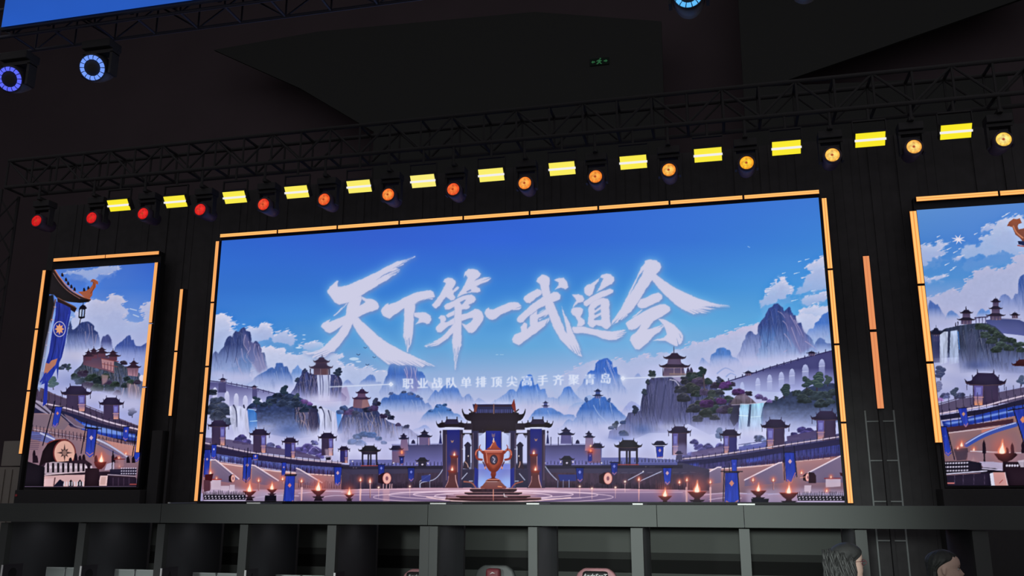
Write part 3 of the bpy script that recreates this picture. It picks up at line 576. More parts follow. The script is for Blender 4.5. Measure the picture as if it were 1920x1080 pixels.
def main_picture(sc=1.5):
    xs = [380, 700, 980, 1260, 1580]; ys = [365, 450, 540, 600, 650, 700, 760, 830, 950]
    G = [[(50, 96, 196), (49, 92, 202), (50, 96, 206), (56, 110, 210), (62, 120, 210)],
         [(46, 102, 205), (52, 96, 206), (50, 100, 210), (56, 114, 212), (62, 132, 214)],
         [(52, 112, 204), (52, 118, 208), (58, 128, 212), (64, 140, 214), (76, 150, 216)],
         [(60, 124, 208), (66, 140, 212), (78, 150, 214), (92, 164, 218), (92, 165, 220)],
         [(86, 146, 212), (92, 156, 212), (98, 164, 215), (120, 172, 220), (130, 175, 222)],
         [(158, 172, 216), (140, 170, 216), (148, 176, 218), (165, 180, 222), (165, 178, 220)],
         [(176, 180, 218), (180, 184, 220), (184, 188, 222), (180, 184, 220), (172, 178, 220)],
         [(180, 180, 222), (180, 182, 222), (186, 188, 226), (182, 186, 226), (176, 178, 224)],
         [(150, 140, 180)] * 5]
    s = Sheet(355, 355, 1605, 955, sc, (xs, ys, G), 3)
    s.im *= (1 + .035 * (noise2(s.H, s.W, 190 * sc, 46 * sc, 8, 2) - .5))[..., None]
    # clouds -------------------------------------------------
    cloud(s, [(398,594),(408,592),(414,588),(420,590),(430,589),(432,597),(427,602),(438,605),(443,607),(436,612),(433,616),(440,622),(452,626),(470,640),(440,690),(395,690)])
    cloud(s, [(455,640),(460,615),(470,612),(480,616),(487,609),(492,606),(500,606),(503,608),(511,609),(504,613),(510,619),(511,626),(518,629),(524,622),(530,620),(540,621),(545,629),(555,629),(550,633),(557,637),(550,639),(555,643),(542,645),(528,641),(515,641),(505,634),(496,636),(480,648)], a2=.55)
    cloud(s, [(470,700),(484,650),(500,649),(510,650),(520,655),(530,653),(535,658),(531,664),(545,662),(552,665),(575,660),(600,668),(620,662),(640,664),(642,670),(634,675),(640,679),(648,690),(655,684),(662,682),(665,690),(678,691),(690,687),(700,690),(704,696),(716,694),(728,695),(760,704),(830,720),(830,770),(470,770)], a2=.25)
    cloud(s, [(562,646),(575,642),(585,642),(590,640),(603,642),(606,650),(590,657),(570,655)])
    for x, y, r in ((457,608,3),(570,628,3),(570,636,3),(540,615,1.5),(537,616,1),(561,652,5),(672,678,5),(664,673,9),(558,652,4)): s.dot(x, y, r, r * .32, (190, 212, 238), .8, soft=1)
    cloud(s, [(1040,720),(1060,700),(1075,690),(1090,682),(1115,677),(1150,676),(1160,671),(1175,678),(1195,668),(1215,662),(1224,664),(1212,671),(1240,664),(1280,655),(1290,646),(1303,640),(1305,645),(1320,640),(1345,632),(1360,626),(1372,622),(1395,612),(1425,606),(1425,660),(1380,720),(1300,770),(1050,760)], a2=.15, c=(196,190,220))
    s.poly([(1060,700),(1150,688),(1230,690),(1320,665),(1420,640),(1500,660),(1560,650),(1560,700),(1400,720),(1060,730)], (180,185,222), .45, blur=7)
    cloud(s, [(1425,566),(1432,556),(1440,552),(1435,547),(1442,541),(1450,534),(1455,529),(1461,519),(1470,522),(1474,530),(1482,535),(1488,543),(1484,550),(1470,558),(1455,566),(1440,572),(1427,578)])
    cloud(s, [(1488,549),(1496,540),(1505,536),(1508,529),(1503,523),(1518,517),(1523,508),(1511,501),(1522,494),(1532,488),(1540,482),(1548,480),(1550,540),(1535,545),(1520,547),(1505,551)])
    cloud(s, [(1500,562),(1516,556),(1530,551),(1552,545),(1552,560),(1530,567),(1512,571)])
    cloud(s, [(1480,620),(1494,592),(1500,583),(1515,578),(1528,569),(1536,567),(1530,575),(1556,570),(1560,620),(1540,640)], a2=.5)
    cloud(s, [(1440,650),(1470,600),(1500,590),(1560,592),(1560,680),(1440,690)], a=.6, a2=.3)
    for x, y, r in ((1514,486,4),(1494,512,5),(1470,512,3),(1362,620,3),(1392,608,5),(1408,609,4),(1490,563,6),(1500,490,3),(1442,545,3),(1525,545,4),(1334,634,4)): s.line([(x - r, y + r * .25), (x + r, y - r * .25)], 1.6, (200, 218, 240), .8, w2=.6)
    s.line([(930,665),(934,665)], 1, (170,205,232), .7); s.line([(938,665),(944,665)], 1, (170,205,232), .7)
    s.line([(1402,462),(1406,464)], 1.2, (150,190,235), .7)
    # far hills ---------------------------------------------
    mount(s, [(545,730),(546,697),(552,690),(558,684),(562,690),(567,697),(568,730)], (112,146,206), (165,178,220), 724)
    for P, c in (([(640,735),(645,716),(652,711),(658,718),(664,724),(668,735)], (130,150,205)), ([(670,735),(676,716),(684,711),(690,704),(698,702),(703,708),(706,716),(714,716),(716,735)], (104,134,198))): mount(s, P, c, (175,182,220), 728)
    mount(s, [(716,750),(719,718),(726,702),(731,682),(745,676),(772,680),(783,695),(790,696),(797,705),(802,722),(812,745)], (70,108,186), (150,165,215), 752)
    s.poly([(757,684),(782,686),(780,700),(790,728),(772,738),(762,715)], (130,112,170), .35, blur=2)
    ridges(s, [[(761,688),(764,700),(762,712)],[(770,686),(772,700),(768,716)],[(776,690),(779,704)],[(758,692),(766,712)],[(781,690),(779,706),(783,716)]], (205,180,205), .6, 1.5)
    mount(s, [(806,765),(812,735),(817,731),(822,736),(828,727),(836,721),(846,715),(853,725),(859,729),(866,745),(872,742),(878,738),(884,745),(890,752),(898,745),(910,754),(925,765)], (88,126,200), (160,175,220), 765)
    mount(s, [(922,765),(938,744),(948,738),(954,731),(962,729),(968,734),(976,716),(988,703),(997,703),(1001,722),(1008,718),(1013,730),(1022,729),(1027,745),(1036,744),(1045,747),(1053,735),(1060,726),(1070,725),(1074,733),(1084,745),(1100,765)], (66,116,204), (150,175,222), 764)
    ridges(s, [[(1001,706),(1005,722),(1010,740)],[(1005,725),(1009,745)]], (170,190,230), .5)
    mount(s, [(1080,745),(1090,722),(1100,702),(1108,694),(1115,694),(1117,681),(1124,675),(1134,671),(1141,672),(1147,680),(1149,690),(1156,687),(1158,700),(1163,704),(1166,720),(1178,745)], (58,104,194), (150,172,220), 742)
    ridges(s, [[(1138,675),(1142,690),(1150,706),(1158,728)],[(1141,680),(1148,700),(1154,722)],[(1133,690),(1140,706)],[(1146,684),(1153,700)]], (175,180,222), .6, 1.5)
    mount(s, [(1055,800),(1068,762),(1082,755),(1095,752),(1105,740),(1150,770)], (120,155,212), (170,182,222), 780, a=.6)
    mount(s, [(1160,790),(1172,762),(1184,752),(1196,758),(1210,770),(1220,790)], (125,140,205), (170,180,222), 785, a=.7)
    mount(s, [(1190,712),(1193,702),(1197,699),(1202,706),(1208,710)], (140,160,212), (175,182,220), 712)
    # mist sheets
    for x, y, r, ry, a in ((620,740,60,16,.5),(850,765,90,13,.55),(1000,775,110,14,.5),(1180,750,60,18,.4),(760,790,60,14,.5),(460,705,45,10,.45),(540,728,45,11,.55)): s.glow(x, y, r, (190,190,226), a, ry)
    # great crag left
    mount(s, [(393,720),(396,672),(404,658),(409,663),(413,655),(419,650),(423,637),(426,631),(432,629),(434,633),(437,625),(442,620),(446,622),(449,618),(454,614),(459,615),(462,621),(468,622),(471,630),(471,640),(475,643),(479,639),(485,643),(489,653),(490,661),(495,661),(498,672),(502,690),(504,705),(470,712)], (56,70,124), (108,128,192), 706, streak=.2)
    s.poly([(458,622),(470,640),(486,645),(500,690),(485,700),(472,680),(462,660),(455,640)], (118,112,160), .5, blur=1.6)
    ridges(s, [[(460,628),(457,645),(466,660),(462,672)],[(466,640),(469,655),(462,668),(480,690)],[(453,654),(456,672),(462,680)],[(485,650),(484,665),(492,690)],[(491,664),(494,680),(500,696)],[(442,670),(447,685),(452,694)],[(447,690),(455,702)],[(478,645),(476,660),(482,676)]], (172,162,196), .55, 1.7)
    ridges(s, [[(430,640),(428,660),(424,680)],[(446,634),(444,660),(440,680)],[(468,628),(468,650)],[(482,648),(486,668)]], (40,50,98), .6, 2)
    mount(s, [(462,730),(472,714),(484,703),(498,696),(505,690),(511,688),(515,691),(517,682),(522,680),(530,680),(532,687),(538,686),(541,695),(547,705),(551,722),(556,740)], (76,108,176), (130,150,208), 728)
    ridges(s, [[(518,696),(521,710),(526,722)],[(528,690),(532,706),(538,720)],[(514,700),(520,712)]], (160,175,215), .45)
    # great crag right
    mount(s, [(1300,696),(1311,682),(1315,671),(1322,674),(1330,682),(1334,664),(1341,661),(1345,653),(1357,651),(1363,656),(1368,657),(1373,669),(1382,672),(1392,690),(1350,700)], (80,124,196), (150,168,220), 690)
    mount(s, [(1510,655),(1512,625),(1518,616),(1525,616),(1529,605),(1535,601),(1541,590),(1550,586),(1562,584),(1566,660)], (76,120,200), (135,158,214), 646)
    mount(s, [(1376,690),(1388,657),(1393,639),(1397,635),(1397,629),(1403,622),(1409,621),(1414,627),(1420,626),(1421,612),(1426,603),(1432,596),(1436,588),(1441,578),(1448,575),(1452,570),(1459,569),(1463,573),(1468,576),(1471,583),(1477,577),(1482,577),(1486,590),(1492,592),(1494,606),(1502,604),(1505,618),(1511,626),(1519,632),(1526,645),(1533,658),(1530,685),(1440,690)], (54,74,138), (110,130,200), 682, streak=.22)
    mount(s, [(1526,660),(1530,640),(1537,633),(1545,637),(1550,644),(1560,645),(1562,665)], (92,118,180), (140,150,205), 662)
    s.poly([(1468,585),(1485,590),(1505,615),(1522,650),(1500,665),(1485,640),(1475,615)], (112,106,158), .5, blur=1.6)
    ridges(s, [[(1459,584),(1466,588),(1472,596)],[(1468,602),(1474,608),(1478,620)],[(1471,626),(1480,638),(1484,650)],[(1482,592),(1492,610),(1500,628)],[(1484,614),(1492,636),(1502,660)],[(1510,640),(1522,648),(1532,656)],[(1489,600),(1500,618),(1506,632)],[(1470,660),(1476,656)]], (176,162,200), .6, 1.7)
    ridges(s, [[(1444,585),(1442,620),(1438,650)],[(1428,612),(1424,640)],[(1460,580),(1466,610),(1470,640)],[(1478,582),(1482,600)]], (42,58,112), .5, 2.4)
    for x, y, r, ry, a in ((1420,680,70,12,.75),(1340,700,60,12,.55),(1500,672,50,10,.6),(450,712,40,9,.5),(410,700,20,8,.4),(1240,690,40,10,.35)): s.glow(x, y, r, (192,192,228), a, ry)
    ridges(s, [[(1345,700),(1360,690),(1376,697)],[(1362,706),(1370,700),(1380,704)]], (120,145,205), .5, 3)
    # island hills middle ------------------------------------
    mount(s, [(712,780),(714,752),(722,744),(728,746),(732,736),(740,738),(748,740),(754,733),(762,736),(770,734),(780,740),(786,744),(791,747),(797,757),(804,755),(812,768),(820,785)], (66,104,180), (135,160,214), 775)
    bushes(s, [(733,738,4),(757,735,4),(770,738,5),(783,743,4),(790,747,3)], (84,104,158), (150,165,205), 3)
    ridges(s, [[(772,750),(776,760),(774,770)],[(780,752),(782,764)],[(788,752),(790,762)]], (170,185,222), .5)
    mount(s, [(780,805),(788,786),(796,776),(804,768),(812,768),(818,760),(830,758),(838,764),(845,768),(850,775),(862,778),(874,800)], (74,118,188), (150,172,220), 795)
    bushes(s, [(822,761,5),(834,759,4),(842,768,4),(808,770,4)], (70,104,165), (140,165,210), 4)
    ridges(s, [[(822,772),(828,782),(830,788)]], (170,185,222), .5)
    mount(s, [(765,812),(784,802),(797,796),(808,805),(815,815)], (110,140,205), (165,180,224), 812, a=.8)
    mount(s, [(990,800),(998,775),(1006,767),(1015,764),(1034,764),(1042,769),(1052,774),(1058,778),(1075,778),(1080,800)], (92,130,200), (160,178,222), 795)
    pagoda(s, 1023, 765, 15, 2, 3.6, (80,90,150), (90,100,160)); ridges(s, [[(1027,770),(1031,780)]], (170,185,222), .6)
    mount(s, [(1040,815),(1055,798),(1060,790),(1067,786),(1076,789),(1081,775),(1087,765),(1096,754),(1108,750),(1115,744),(1134,744),(1139,752),(1150,757),(1160,770),(1172,780),(1190,815)], (60,104,184), (140,165,218), 806)
    pine(s, 1100, 749, 5, (52,80,140), (110,140,190)); pine(s, 1142, 750, 4.5, (52,80,140), (110,140,190))
    pagoda(s, 1121, 747, 21, 2, 5, (60,78,140), (80,98,160))
    ridges(s, [[(1113,760),(1122,776),(1136,790),(1142,800)],[(1122,785),(1130,800)],[(1124,748),(1125,760)],[(1144,756),(1148,776)],[(1150,758),(1164,772)]], (170,190,228), .65, 1.4)
    s.glow(1110, 812, 70, (182,186,226), .7, 12); s.glow(820, 805, 60, (188,190,228), .6, 12); s.glow(700, 800, 40, (190,190,228), .3, 16)
    # aqueducts -----------------------------------------------
    s.poly([(392,716),(418,718),(440,723),(470,728),(500,735),(515,740),(520,765),(440,765),(392,760)], (86,84,136), .95, c2=(160,158,208), a2=.35, g=(722,764))
    for x, y, w in ((403,734,9),(425.5,741,9),(443,745,9),(460,749,9),(476,752,9),(489,756,8)):
        s.poly([(x - w * .5, y + 20), (x - w * .5, y), (x - w * .3, y - 6), (x, y - 8), (x + w * .3, y - 6), (x + w * .5, y), (x + w * .5, y + 20)], (198, 200, 232), .95, a2=.4, sm=0)
    s.line([(392,714),(420,717),(470,726),(516,738)], 2, (70,66,112), 1)
    for k in range(9): x = 424 + k * 10; s.line([(x, 713 + (x - 420) * .24), (x, 718 + (x - 420) * .24)], 1.2, (74,70,116), 1)
    s.poly([(410,718),(423,718),(424,736),(409,736)], (74,72,118)); pagoda(s, 418, 716, 17, 1, 4, (70,66,112)); s.line([(418,702),(418,708)], 1, (60,60,100))
    s.poly([(473,728),(482,729),(482,746),(473,746)], (82,80,128)); pagoda(s, 477, 729, 14, 1, 3.4, (76,72,118))
    s.poly([(1362,716),(1390,708),(1430,694),(1480,680),(1520,668),(1565,656),(1568,735),(1450,735),(1366,730)], (66,66,118), .97, c2=(140,142,200), a2=.30, g=(690,736))
    for x, y, w in ((1391.5,724,8),(1421,716,9),(1443,710,9.5),(1465,705,10),(1485,699,10.5),(1510,691,12),(1541,681,11)):
        s.poly([(x - w * .5, y + 22), (x - w * .5, y), (x - w * .3, y - 6), (x, y - 8), (x + w * .3, y - 6), (x + w * .5, y), (x + w * .5, y + 22)], (176, 184, 226), .92, a2=.25)
        s.line([(x - w * .5, y + 6), (x + w * .5, y + 5)], 1, (205,210,240), .6)
    s.line([(1362,716),(1400,704),(1440,690),(1500,673),(1562,657)], 2, (52,50,96), 1)
    for k in range(15): x = 1366 + k * 13; y = 715 - (x - 1366) * .298; s.line([(x, y - 5), (x, y)], 1.6, (50,48,92), 1)
    pagoda(s, 1403, 704, 20, 1, 4.5, (60,58,104)); pagoda(s, 1522, 667, 22, 1, 4.5, (56,54,100))
    # cliff with the waterfall pavilion (left)
    s.poly([(546,752),(552,728),(560,710),(565,703),(567,694),(575,694),(580,700),(602,703),(622,702),(636,705),(642,718),(640,735),(648,752)], (58,64,110), .97, c2=(112,112,172), a2=.45, g=(722,756), sm=2, streak=.3)
    rocks(s, [(548,748),(556,722),(566,704),(575,697),(600,703),(622,703),(636,706),(641,720),(642,745)], 756, (34,38,70), (150,138,160), .55, 1.6)
    ridges(s, [[(586,706),(590,720),(584,740)],[(596,708),(592,722),(597,742)],[(632,708),(636,722),(634,742)],[(628,712),(626,730)],[(583,712),(580,730)]], (130,120,150), .6, 2)
    s.poly([(594,703),(620,703),(618,752),(598,752)], (186,192,226), .92, a2=.8, streak=.12)
    ridges(s, [[(604,704),(606,722),(605,746)],[(600,704),(601,740)],[(616,704),(617,724),(616,742)]], (70,74,118), .8, 2)
    s.line([(582,703),(582,692)], 2, (60,54,84)); s.line([(618,702),(618,692)], 2, (60,54,84))
    pine(s, 572, 695, 5, (52,58,100)); pine(s, 634, 697, 9, (44,54,78), (90,104,120)); pine(s, 557, 712, 5, (44,54,90))
    s.poly([(640,728),(650,724),(656,745),(655,760),(640,760)], (140,116,160), .6, a2=.3, blur=1)
    s.glow(610, 752, 42, (196,190,224), .85, 13)
    # dark centre island
    s.poly([(478,772),(462,768),(470,757),(486,752),(497,758),(500,744),(510,742),(514,738),(525,736),(545,738),(560,744),(575,752),(590,765),(600,782),(600,812),(560,822),(510,815),(484,805)], (42,54,92), .97, c2=(76,98,158), a2=.35, g=(770,822), sm=2, grain=.3)
    s.poly([(556,755),(575,762),(592,775),(598,800),(590,815),(570,800),(560,780)], (98,88,118), .55, blur=1.5, streak=.4)
    rocks(s, [(552,757),(575,762),(592,775),(600,800),(592,820),(566,812),(552,785)], 830, (34,34,58), (165,142,150), .7, 1.8)
    ridges(s, [[(562,768),(572,780),(568,800)],[(575,766),(580,782),(576,806)],[(585,775),(588,795)],[(566,788),(574,796),(580,812)]], (165,140,150), .6, 1.8)
    pine(s, 533, 731, 10, (38,52,72), (78,96,112)); pine(s, 481, 751, 9, (40,54,74), (84,100,116)); pine(s, 504, 754, 8, (42,56,80)); pine(s, 556, 744, 8, (44,58,78)); 
    bushes(s, [(520,742,8),(538,748,9),(552,752,7),(512,752,7),(495,758,6),(528,756,9),(545,758,9),(560,758,8),(570,768,8),(578,760,6),(590,768,6)], (46,58,88), (100,108,120), 5)
    bushes(s, [(572,753,6),(581,757,5)], (84,62,118), (130,96,160), 6)
    s.poly([(460,768),(478,764),(482,767),(478,772),(470,774)], (96,100,150), .8); s.line([(457,760),(458,765)], 2.5, (44,48,80))
    # far-left rocks
    bushes(s, [(398,735,8),(404,752,10),(416,762,12),(400,768,14),(425,772,10),(415,748,6),(410,780,14),(428,790,10)], (58,66,92), (110,114,120), 7)
    s.glow(400, 800, 26, (160,164,206), .7, 14)
    # waterfalls
    s.poly([(430,762),(440,760),(452,762),(462,768),(466,800),(468,820),(440,820),(432,790)], (190,194,224), .95, a2=.75, streak=.22)
    ridges(s, [[(438,760),(443,772),(444,800)]], (50,54,90), .85, 3)
    s.poly([(464,768),(474,767),(481,775),(483,812),(468,814)], (58,116,196), .95, a2=.6, streak=.1); s.line([(469,790),(482,789)], 1.2, (190,220,245), .8); s.line([(466,767),(480,769)], 1.5, (170,205,240), .8)
    s.poly([(596,766),(604,764),(618,768),(628,774),(632,812),(598,816),(600,790)], (190,194,224), .95, a2=.75, streak=.22)
    ridges(s, [[(602,763),(608,776),(609,806)],[(616,770),(621,790)],[(593,766),(595,790),(592,805)]], (52,54,88), .8, 2.6)
    s.poly([(630,770),(640,770),(642,812),(634,814)], (64,126,208), .9, a2=.4); s.line([(629,771),(641,771)], 1.4, (180,215,245), .8)
    s.poly([(582,765),(594,768),(596,800),(586,812),(578,790)], (52,50,82), .9, a2=.5, sm=2); bushes(s, [(590,763,4),(601,764,3)], (38,42,64))
    # rocks with tower (centre left)
    s.poly([(642,830),(640,786),(650,770),(660,762),(678,764),(700,762),(712,775),(728,790),(745,796),(765,802),(778,812),(786,822)], (54,62,106), .97, c2=(128,132,186), a2=.3, g=(782,832), sm=2, streak=.3)
    rocks(s, [(645,826),(644,788),(660,766),(700,764),(712,776),(728,791),(745,797),(765,803),(780,818)], 838, (34,38,68), (160,146,156), .55, 1.3)
    ridges(s, [[(684,770),(690,785),(700,795),(706,812)],[(692,768),(700,782),(704,800)],[(702,784),(696,800),(690,812)],[(712,780),(716,798)],[(722,786),(726,806)],[(736,796),(738,814)],[(742,798),(746,816)],[(690,790),(694,812)]], (150,136,150), .62, 1.8)
    bushes(s, [(688,768,7),(700,765,8),(706,756,7),(720,780,6),(733,783,6),(747,796,5),(762,800,5),(653,772,9),(668,776,8)], (54,58,92), (110,112,124), 9, cols=[(54,58,92),(70,58,100)])
    pine(s, 705, 752, 7, (50,52,90)); pine(s, 728, 774, 7, (50,56,84), (110,120,124)); bushes(s, [(645,765,7),(638,772,6)], (80,98,150), (120,140,185), 2)
    s.poly([(663,748),(688,748),(694,762),(680,766),(662,764)], (112,84,104)); s.poly([(680,746),(690,748),(692,762),(678,765)], (150,112,118), .7)
    roof(s, 678, 748, 36, 9, (72,54,86), fin=False, ridge=.22); s.poly([(671,738),(685,738),(686,745),(670,745)], (96,74,106)); roof(s, 679, 737, 25, 8, (66,52,86), fin=False, ridge=.2); s.line([(679,727),(679,733)], 1.2, (70,60,100))
    bushes(s, [(670,818,8),(684,814,8),(697,816,8),(660,828,8),(676,830,9),(710,822,6),(720,830,5)], (72,96,150), (112,136,180), 11)
    for x, y, r, ry, a in ((480,812,45,12,.5),(560,815,40,12,.35),(620,818,45,12,.75),(700,842,60,16,.9),(440,818,25,10,.6),(760,815,40,14,.6),(540,822,60,9,.5),(660,795,20,20,.25)): s.glow(x, y, r, (186,186,226), a, ry)
    # right cliff ---------------------------------------------
    s.poly([(1140,822),(1143,808),(1160,800),(1170,790),(1175,782),(1178,774),(1200,770),(1203,748),(1206,735),(1212,730),(1213,715),(1222,709),(1250,706),(1300,704),(1330,712),(1350,735),(1380,760),(1386,770),(1392,805),(1330,815),(1290,795),(1250,812),(1216,812),(1180,828)], (62,64,104), .98, c2=(78,86,148), a2=.4, g=(765,826), streak=.3, sm=1)
    rocks(s, [(1178,820),(1180,776),(1202,771),(1208,738),(1216,716),(1250,708),(1300,706),(1330,716),(1350,738),(1385,770),(1390,800),(1290,795)], 835, (36,38,70), (118,118,154), .55, .9)
    s.poly([(1214,720),(1240,714),(1262,718),(1272,740),(1276,780),(1250,790),(1226,780)], (82,84,128), .6, blur=3)
    ridges(s, [[(1232,716),(1228,745),(1226,780)],[(1248,722),(1242,760),(1238,785)],[(1262,740),(1258,765)],[(1205,745),(1204,775)],[(1222,740),(1218,775)]], (44,48,84), .6, 2.5)
    s.poly([(1258,706),(1272,700),(1290,704),(1285,722),(1272,716)], (150,142,178), .9, blur=.6)
    s.line(smooth([(1256,712),(1266,714),(1274,724)], 3, False), 2, (190,186,210), .7)
    pine(s, 1190, 768, 9, (36,44,72), (70,80,106)); pine(s, 1156, 796, 8, (42,52,84)); pine(s, 1209, 735, 7, (40,48,76)); pine(s, 1215, 716, 6, (40,48,72)); pine(s, 1225, 702, 8, (40,50,66)); bushes(s, [(1146,802,5),(1168,792,5),(1170,812,8)], (52,66,108))
    # crag-top pagoda
    s.poly([(1245,690),(1282,690),(1285,705),(1243,706)], (76,66,98), c2=(110,90,112)); 
    for x in (1264,1277): s.line([(x, 690), (x, 702)], 1, (190,160,170), .7)
    roof(s, 1265, 688, 60, 12, (56,44,68), fin=False, ridge=.24); s.poly([(1253,673),(1276,673),(1278,683),(1251,683)], (84,70,100)); roof(s, 1265, 672, 44, 11, (54,42,68), fin=False, ridge=.2)
    s.line([(1263.5,650),(1263.5,664)], 1.3, (50,40,66)); s.line([(1243,704),(1243,690)], 1.4, (56,46,70)); s.line([(1244,690),(1296,690)], 1, (180,150,160), .4)
    for x in (1290,1296): s.poly([(x - 4, 703), (x - 2, 692), (x, 688), (x + 3, 694), (x + 4, 703)], (60,52,80))
    s.line([(1256,701),(1300,702)], 2.5, (130,110,110), .8)
    # tree-covered slope
    B = [(1290,712,13),(1302,706,12),(1312,716,14),(1296,728,15),(1276,730,11),(1328,715,8),(1342,722,9),(1352,716,8),(1282,745,12),(1305,738,9),(1322,735,10),(1338,738,10),(1350,735,8),(1362,725,10),(1372,720,6),(1332,752,12),(1350,752,11),(1366,748,10),(1378,756,12),(1318,758,13),(1300,765,12),(1335,768,11),(1356,768,11),(1374,770,9),(1340,782,8),(1382,735,8),(1404,738,6),(1322,775,12),(1308,785,9)]
    bushes(s, B, hi=(128,124,116), seed=12, cols=[(48,50,68),(44,54,60),(58,50,78),(50,56,62)])
    bushes(s, [(1357,722,9),(1385,735,10),(1325,757,11),(1352,752,8),(1366,718,5)], (82,52,110), (150,100,165), 13)
    pine(s, 1318, 697, 11, (34,48,56), (70,88,84)); s.line([(1319,702),(1321,730)], 2.2, (74,64,76)); pine(s, 1349, 712, 7, (50,50,84)); pine(s, 1222, 701, 8, (44,52,64))
    s.poly([(1368,758),(1380,742),(1396,738),(1410,748),(1418,756),(1400,758)], (120,100,128), .9, streak=.3, c2=(88,80,90))
    s.poly([(1388,757),(1408,757),(1432,755),(1430,800),(1428,815),(1384,818),(1386,780)], (146,196,228), .95, c2=(186,206,232), a2=.5, streak=.25)
    s.poly([(1405,758),(1409,758),(1406,800),(1401,800)], (52,66,100), .9); s.line([(1386,779),(1402,780)], 1.3, (220,240,250), .8); s.line([(1408,782),(1430,780)], 1.2, (210,236,250), .7)
    s.line([(1372,759),(1400,758),(1420,756),(1436,753)], 1.5, (190,180,200), .6)
    s.poly([(1376,760),(1387,760),(1384,790),(1376,800),(1368,785)], (50,50,76), .9)
    # right dark hill
    s.poly([(1428,800),(1430,765),(1438,752),(1456,750),(1470,742),(1486,733),(1500,735),(1510,728),(1530,722),(1560,718),(1572,730),(1575,790),(1520,800),(1460,812)], (46,56,86), .97, c2=(84,104,160), a2=.25, g=(756,812), sm=2, grain=.2)
    bushes(s, [(1494,737,8),(1516,735,10),(1530,742,12),(1548,740,10),(1508,748,12),(1540,756,12),(1556,752,8),(1562,735,9)], (52,64,76), (104,120,116), 15)
    pine(s, 1470, 731, 13, (44,58,70), (84,100,100)); pine(s, 1532, 712, 17, (50,66,72), (104,122,112)); pine(s, 1513, 716, 12, (46,60,70), (90,108,104)); pine(s, 1456, 747, 5, (44,54,70)); pine(s, 1552, 712, 10, (52,66,74))
    bushes(s, [(1424,744,7),(1434,748,5),(1443,752,5)], (112,98,160), (150,130,190), 16)
    for x, y, r, ry, a in ((1300,812,70,18,.85),(1400,818,60,14,.8),(1240,822,60,14,.8),(1470,800,50,14,.6),(1530,812,50,14,.7),(1340,800,30,12,.4),(1180,830,60,12,.8),(1440,772,20,8,.2)): s.glow(x, y, r, (184,188,228), a, ry)
    s.glow(1205, 805, 18, (70,96,160), .6, 10); s.glow(1160, 822, 20, (90,110,180), .5, 7); s.glow(545, 808, 26, (60,86,150), .6, 12)
    for x, y, r, ry, a in ((600,816,34,10,.6),(655,846,40,10,.6),(500,800,18,7,.3),(600,748,24,8,.5),(1300,822,50,9,.5),(1420,812,40,9,.6),(460,822,24,8,.5),(1145,800,20,6,.3),(1250,800,26,6,.3)): s.glow(x, y, r, (206,206,236), a, ry)
    # low purple shrubs behind the walls
    bushes(s, [(446,826,8),(454,820,8),(462,828,8)], (84,78,138), (130,110,170), 17)
    bushes(s, [(578,840,13),(592,845,12),(566,845,9),(555,843,7),(600,855,7),(522,838,5)], (92,84,148), (130,116,176), 18); s.line(smooth([(580,846),(588,838),(598,845)], 3, False), 1, (170,160,215), .7)
    bushes(s, [(616,858,5),(506,835,8),(590,830,6)], (110,110,168), (150,150,200), 19)
    bushes(s, [(1310,838,8),(1328,838,10),(1318,845,9),(1296,852,7),(1284,856,7),(1350,836,8),(1302,828,7)], (86,82,142), (150,150,205), 20)
    bushes(s, [(1425,822,9),(1436,828,8),(1402,836,7)], (120,130,180), (165,175,215), 21); pine(s, 1352, 812, 12, (104,116,156), (140,150,185))
    bushes(s, [(1490,815,7),(1505,806,9),(1518,808,8),(1512,815,12),(1532,812,8)], (66,60,120), (120,110,180), 22)
    # arena walls left and right -------------------------------
    s.poly([(380,828),(420,836),(480,850),(560,860),(640,868),(640,876),(380,850)], (74,62,92), .95)
    s.poly([(380,820),(430,824),(470,832),(560,846),(600,858),(600,862),(380,836)], (80,68,104), .8, a2=.9)
    tower(s, 410, 799, 43, 36); tower(s, 487, 815, 41, 34); tower(s, 544, 829, 33, 30, blue=True); tower(s, 614, 821, 37, 33)
    s.poly([(609,842),(623,842),(622,865),(612,865)], (205,180,200), .5, blur=1); tower(s, 645, 843, 24, 25, blue=True)
    bushes(s, [(616,860,4)], (40,36,60)); s.poly([(655,868),(700,868),(700,880),(655,878)], (86,82,140), .9)
    rail(s, [(378,829),(420,838),(480,850),(560,861),(640,868)], 1.8, step=11)
    s.poly([(378,832),(420,841),(480,853),(560,864),(660,872),(660,879),(560,872),(480,863),(420,853),(378,846)], (44,38,70))
    s.poly([(378,846),(420,853),(480,863),(560,872),(660,879),(660,892),(600,890),(520,880),(440,868),(378,858)], (70,80,150), .9, c2=(60,60,120), streak=.3)
    for q in (([(415,855),(430,858),(425,866),(418,864)]), ([(380,850),(400,854),(398,858),(380,856)])): s.poly(q, (120,140,210), .8)
    s.poly([(378,862),(440,870),(520,883),(600,889),(660,892),(660,925),(378,925)], (176,124,124), .97, c2=(128,92,110))
    s.line(smooth([(400,867),(450,874),(520,884),(600,890),(660,893)], 4, False), 1.6, (226,196,200), .9)
    crowd(s, [(398,864),(450,870),(520,881),(600,888),(660,891)], 8, 2.6, (60,30,48), .85, 1)
    for k in range(34): x = 398 + k * 7.7; y = 858 + (x - 398) * .135; s.line([(x, y - 5), (x, y + 5)], 1.1, (34,28,58), .8)
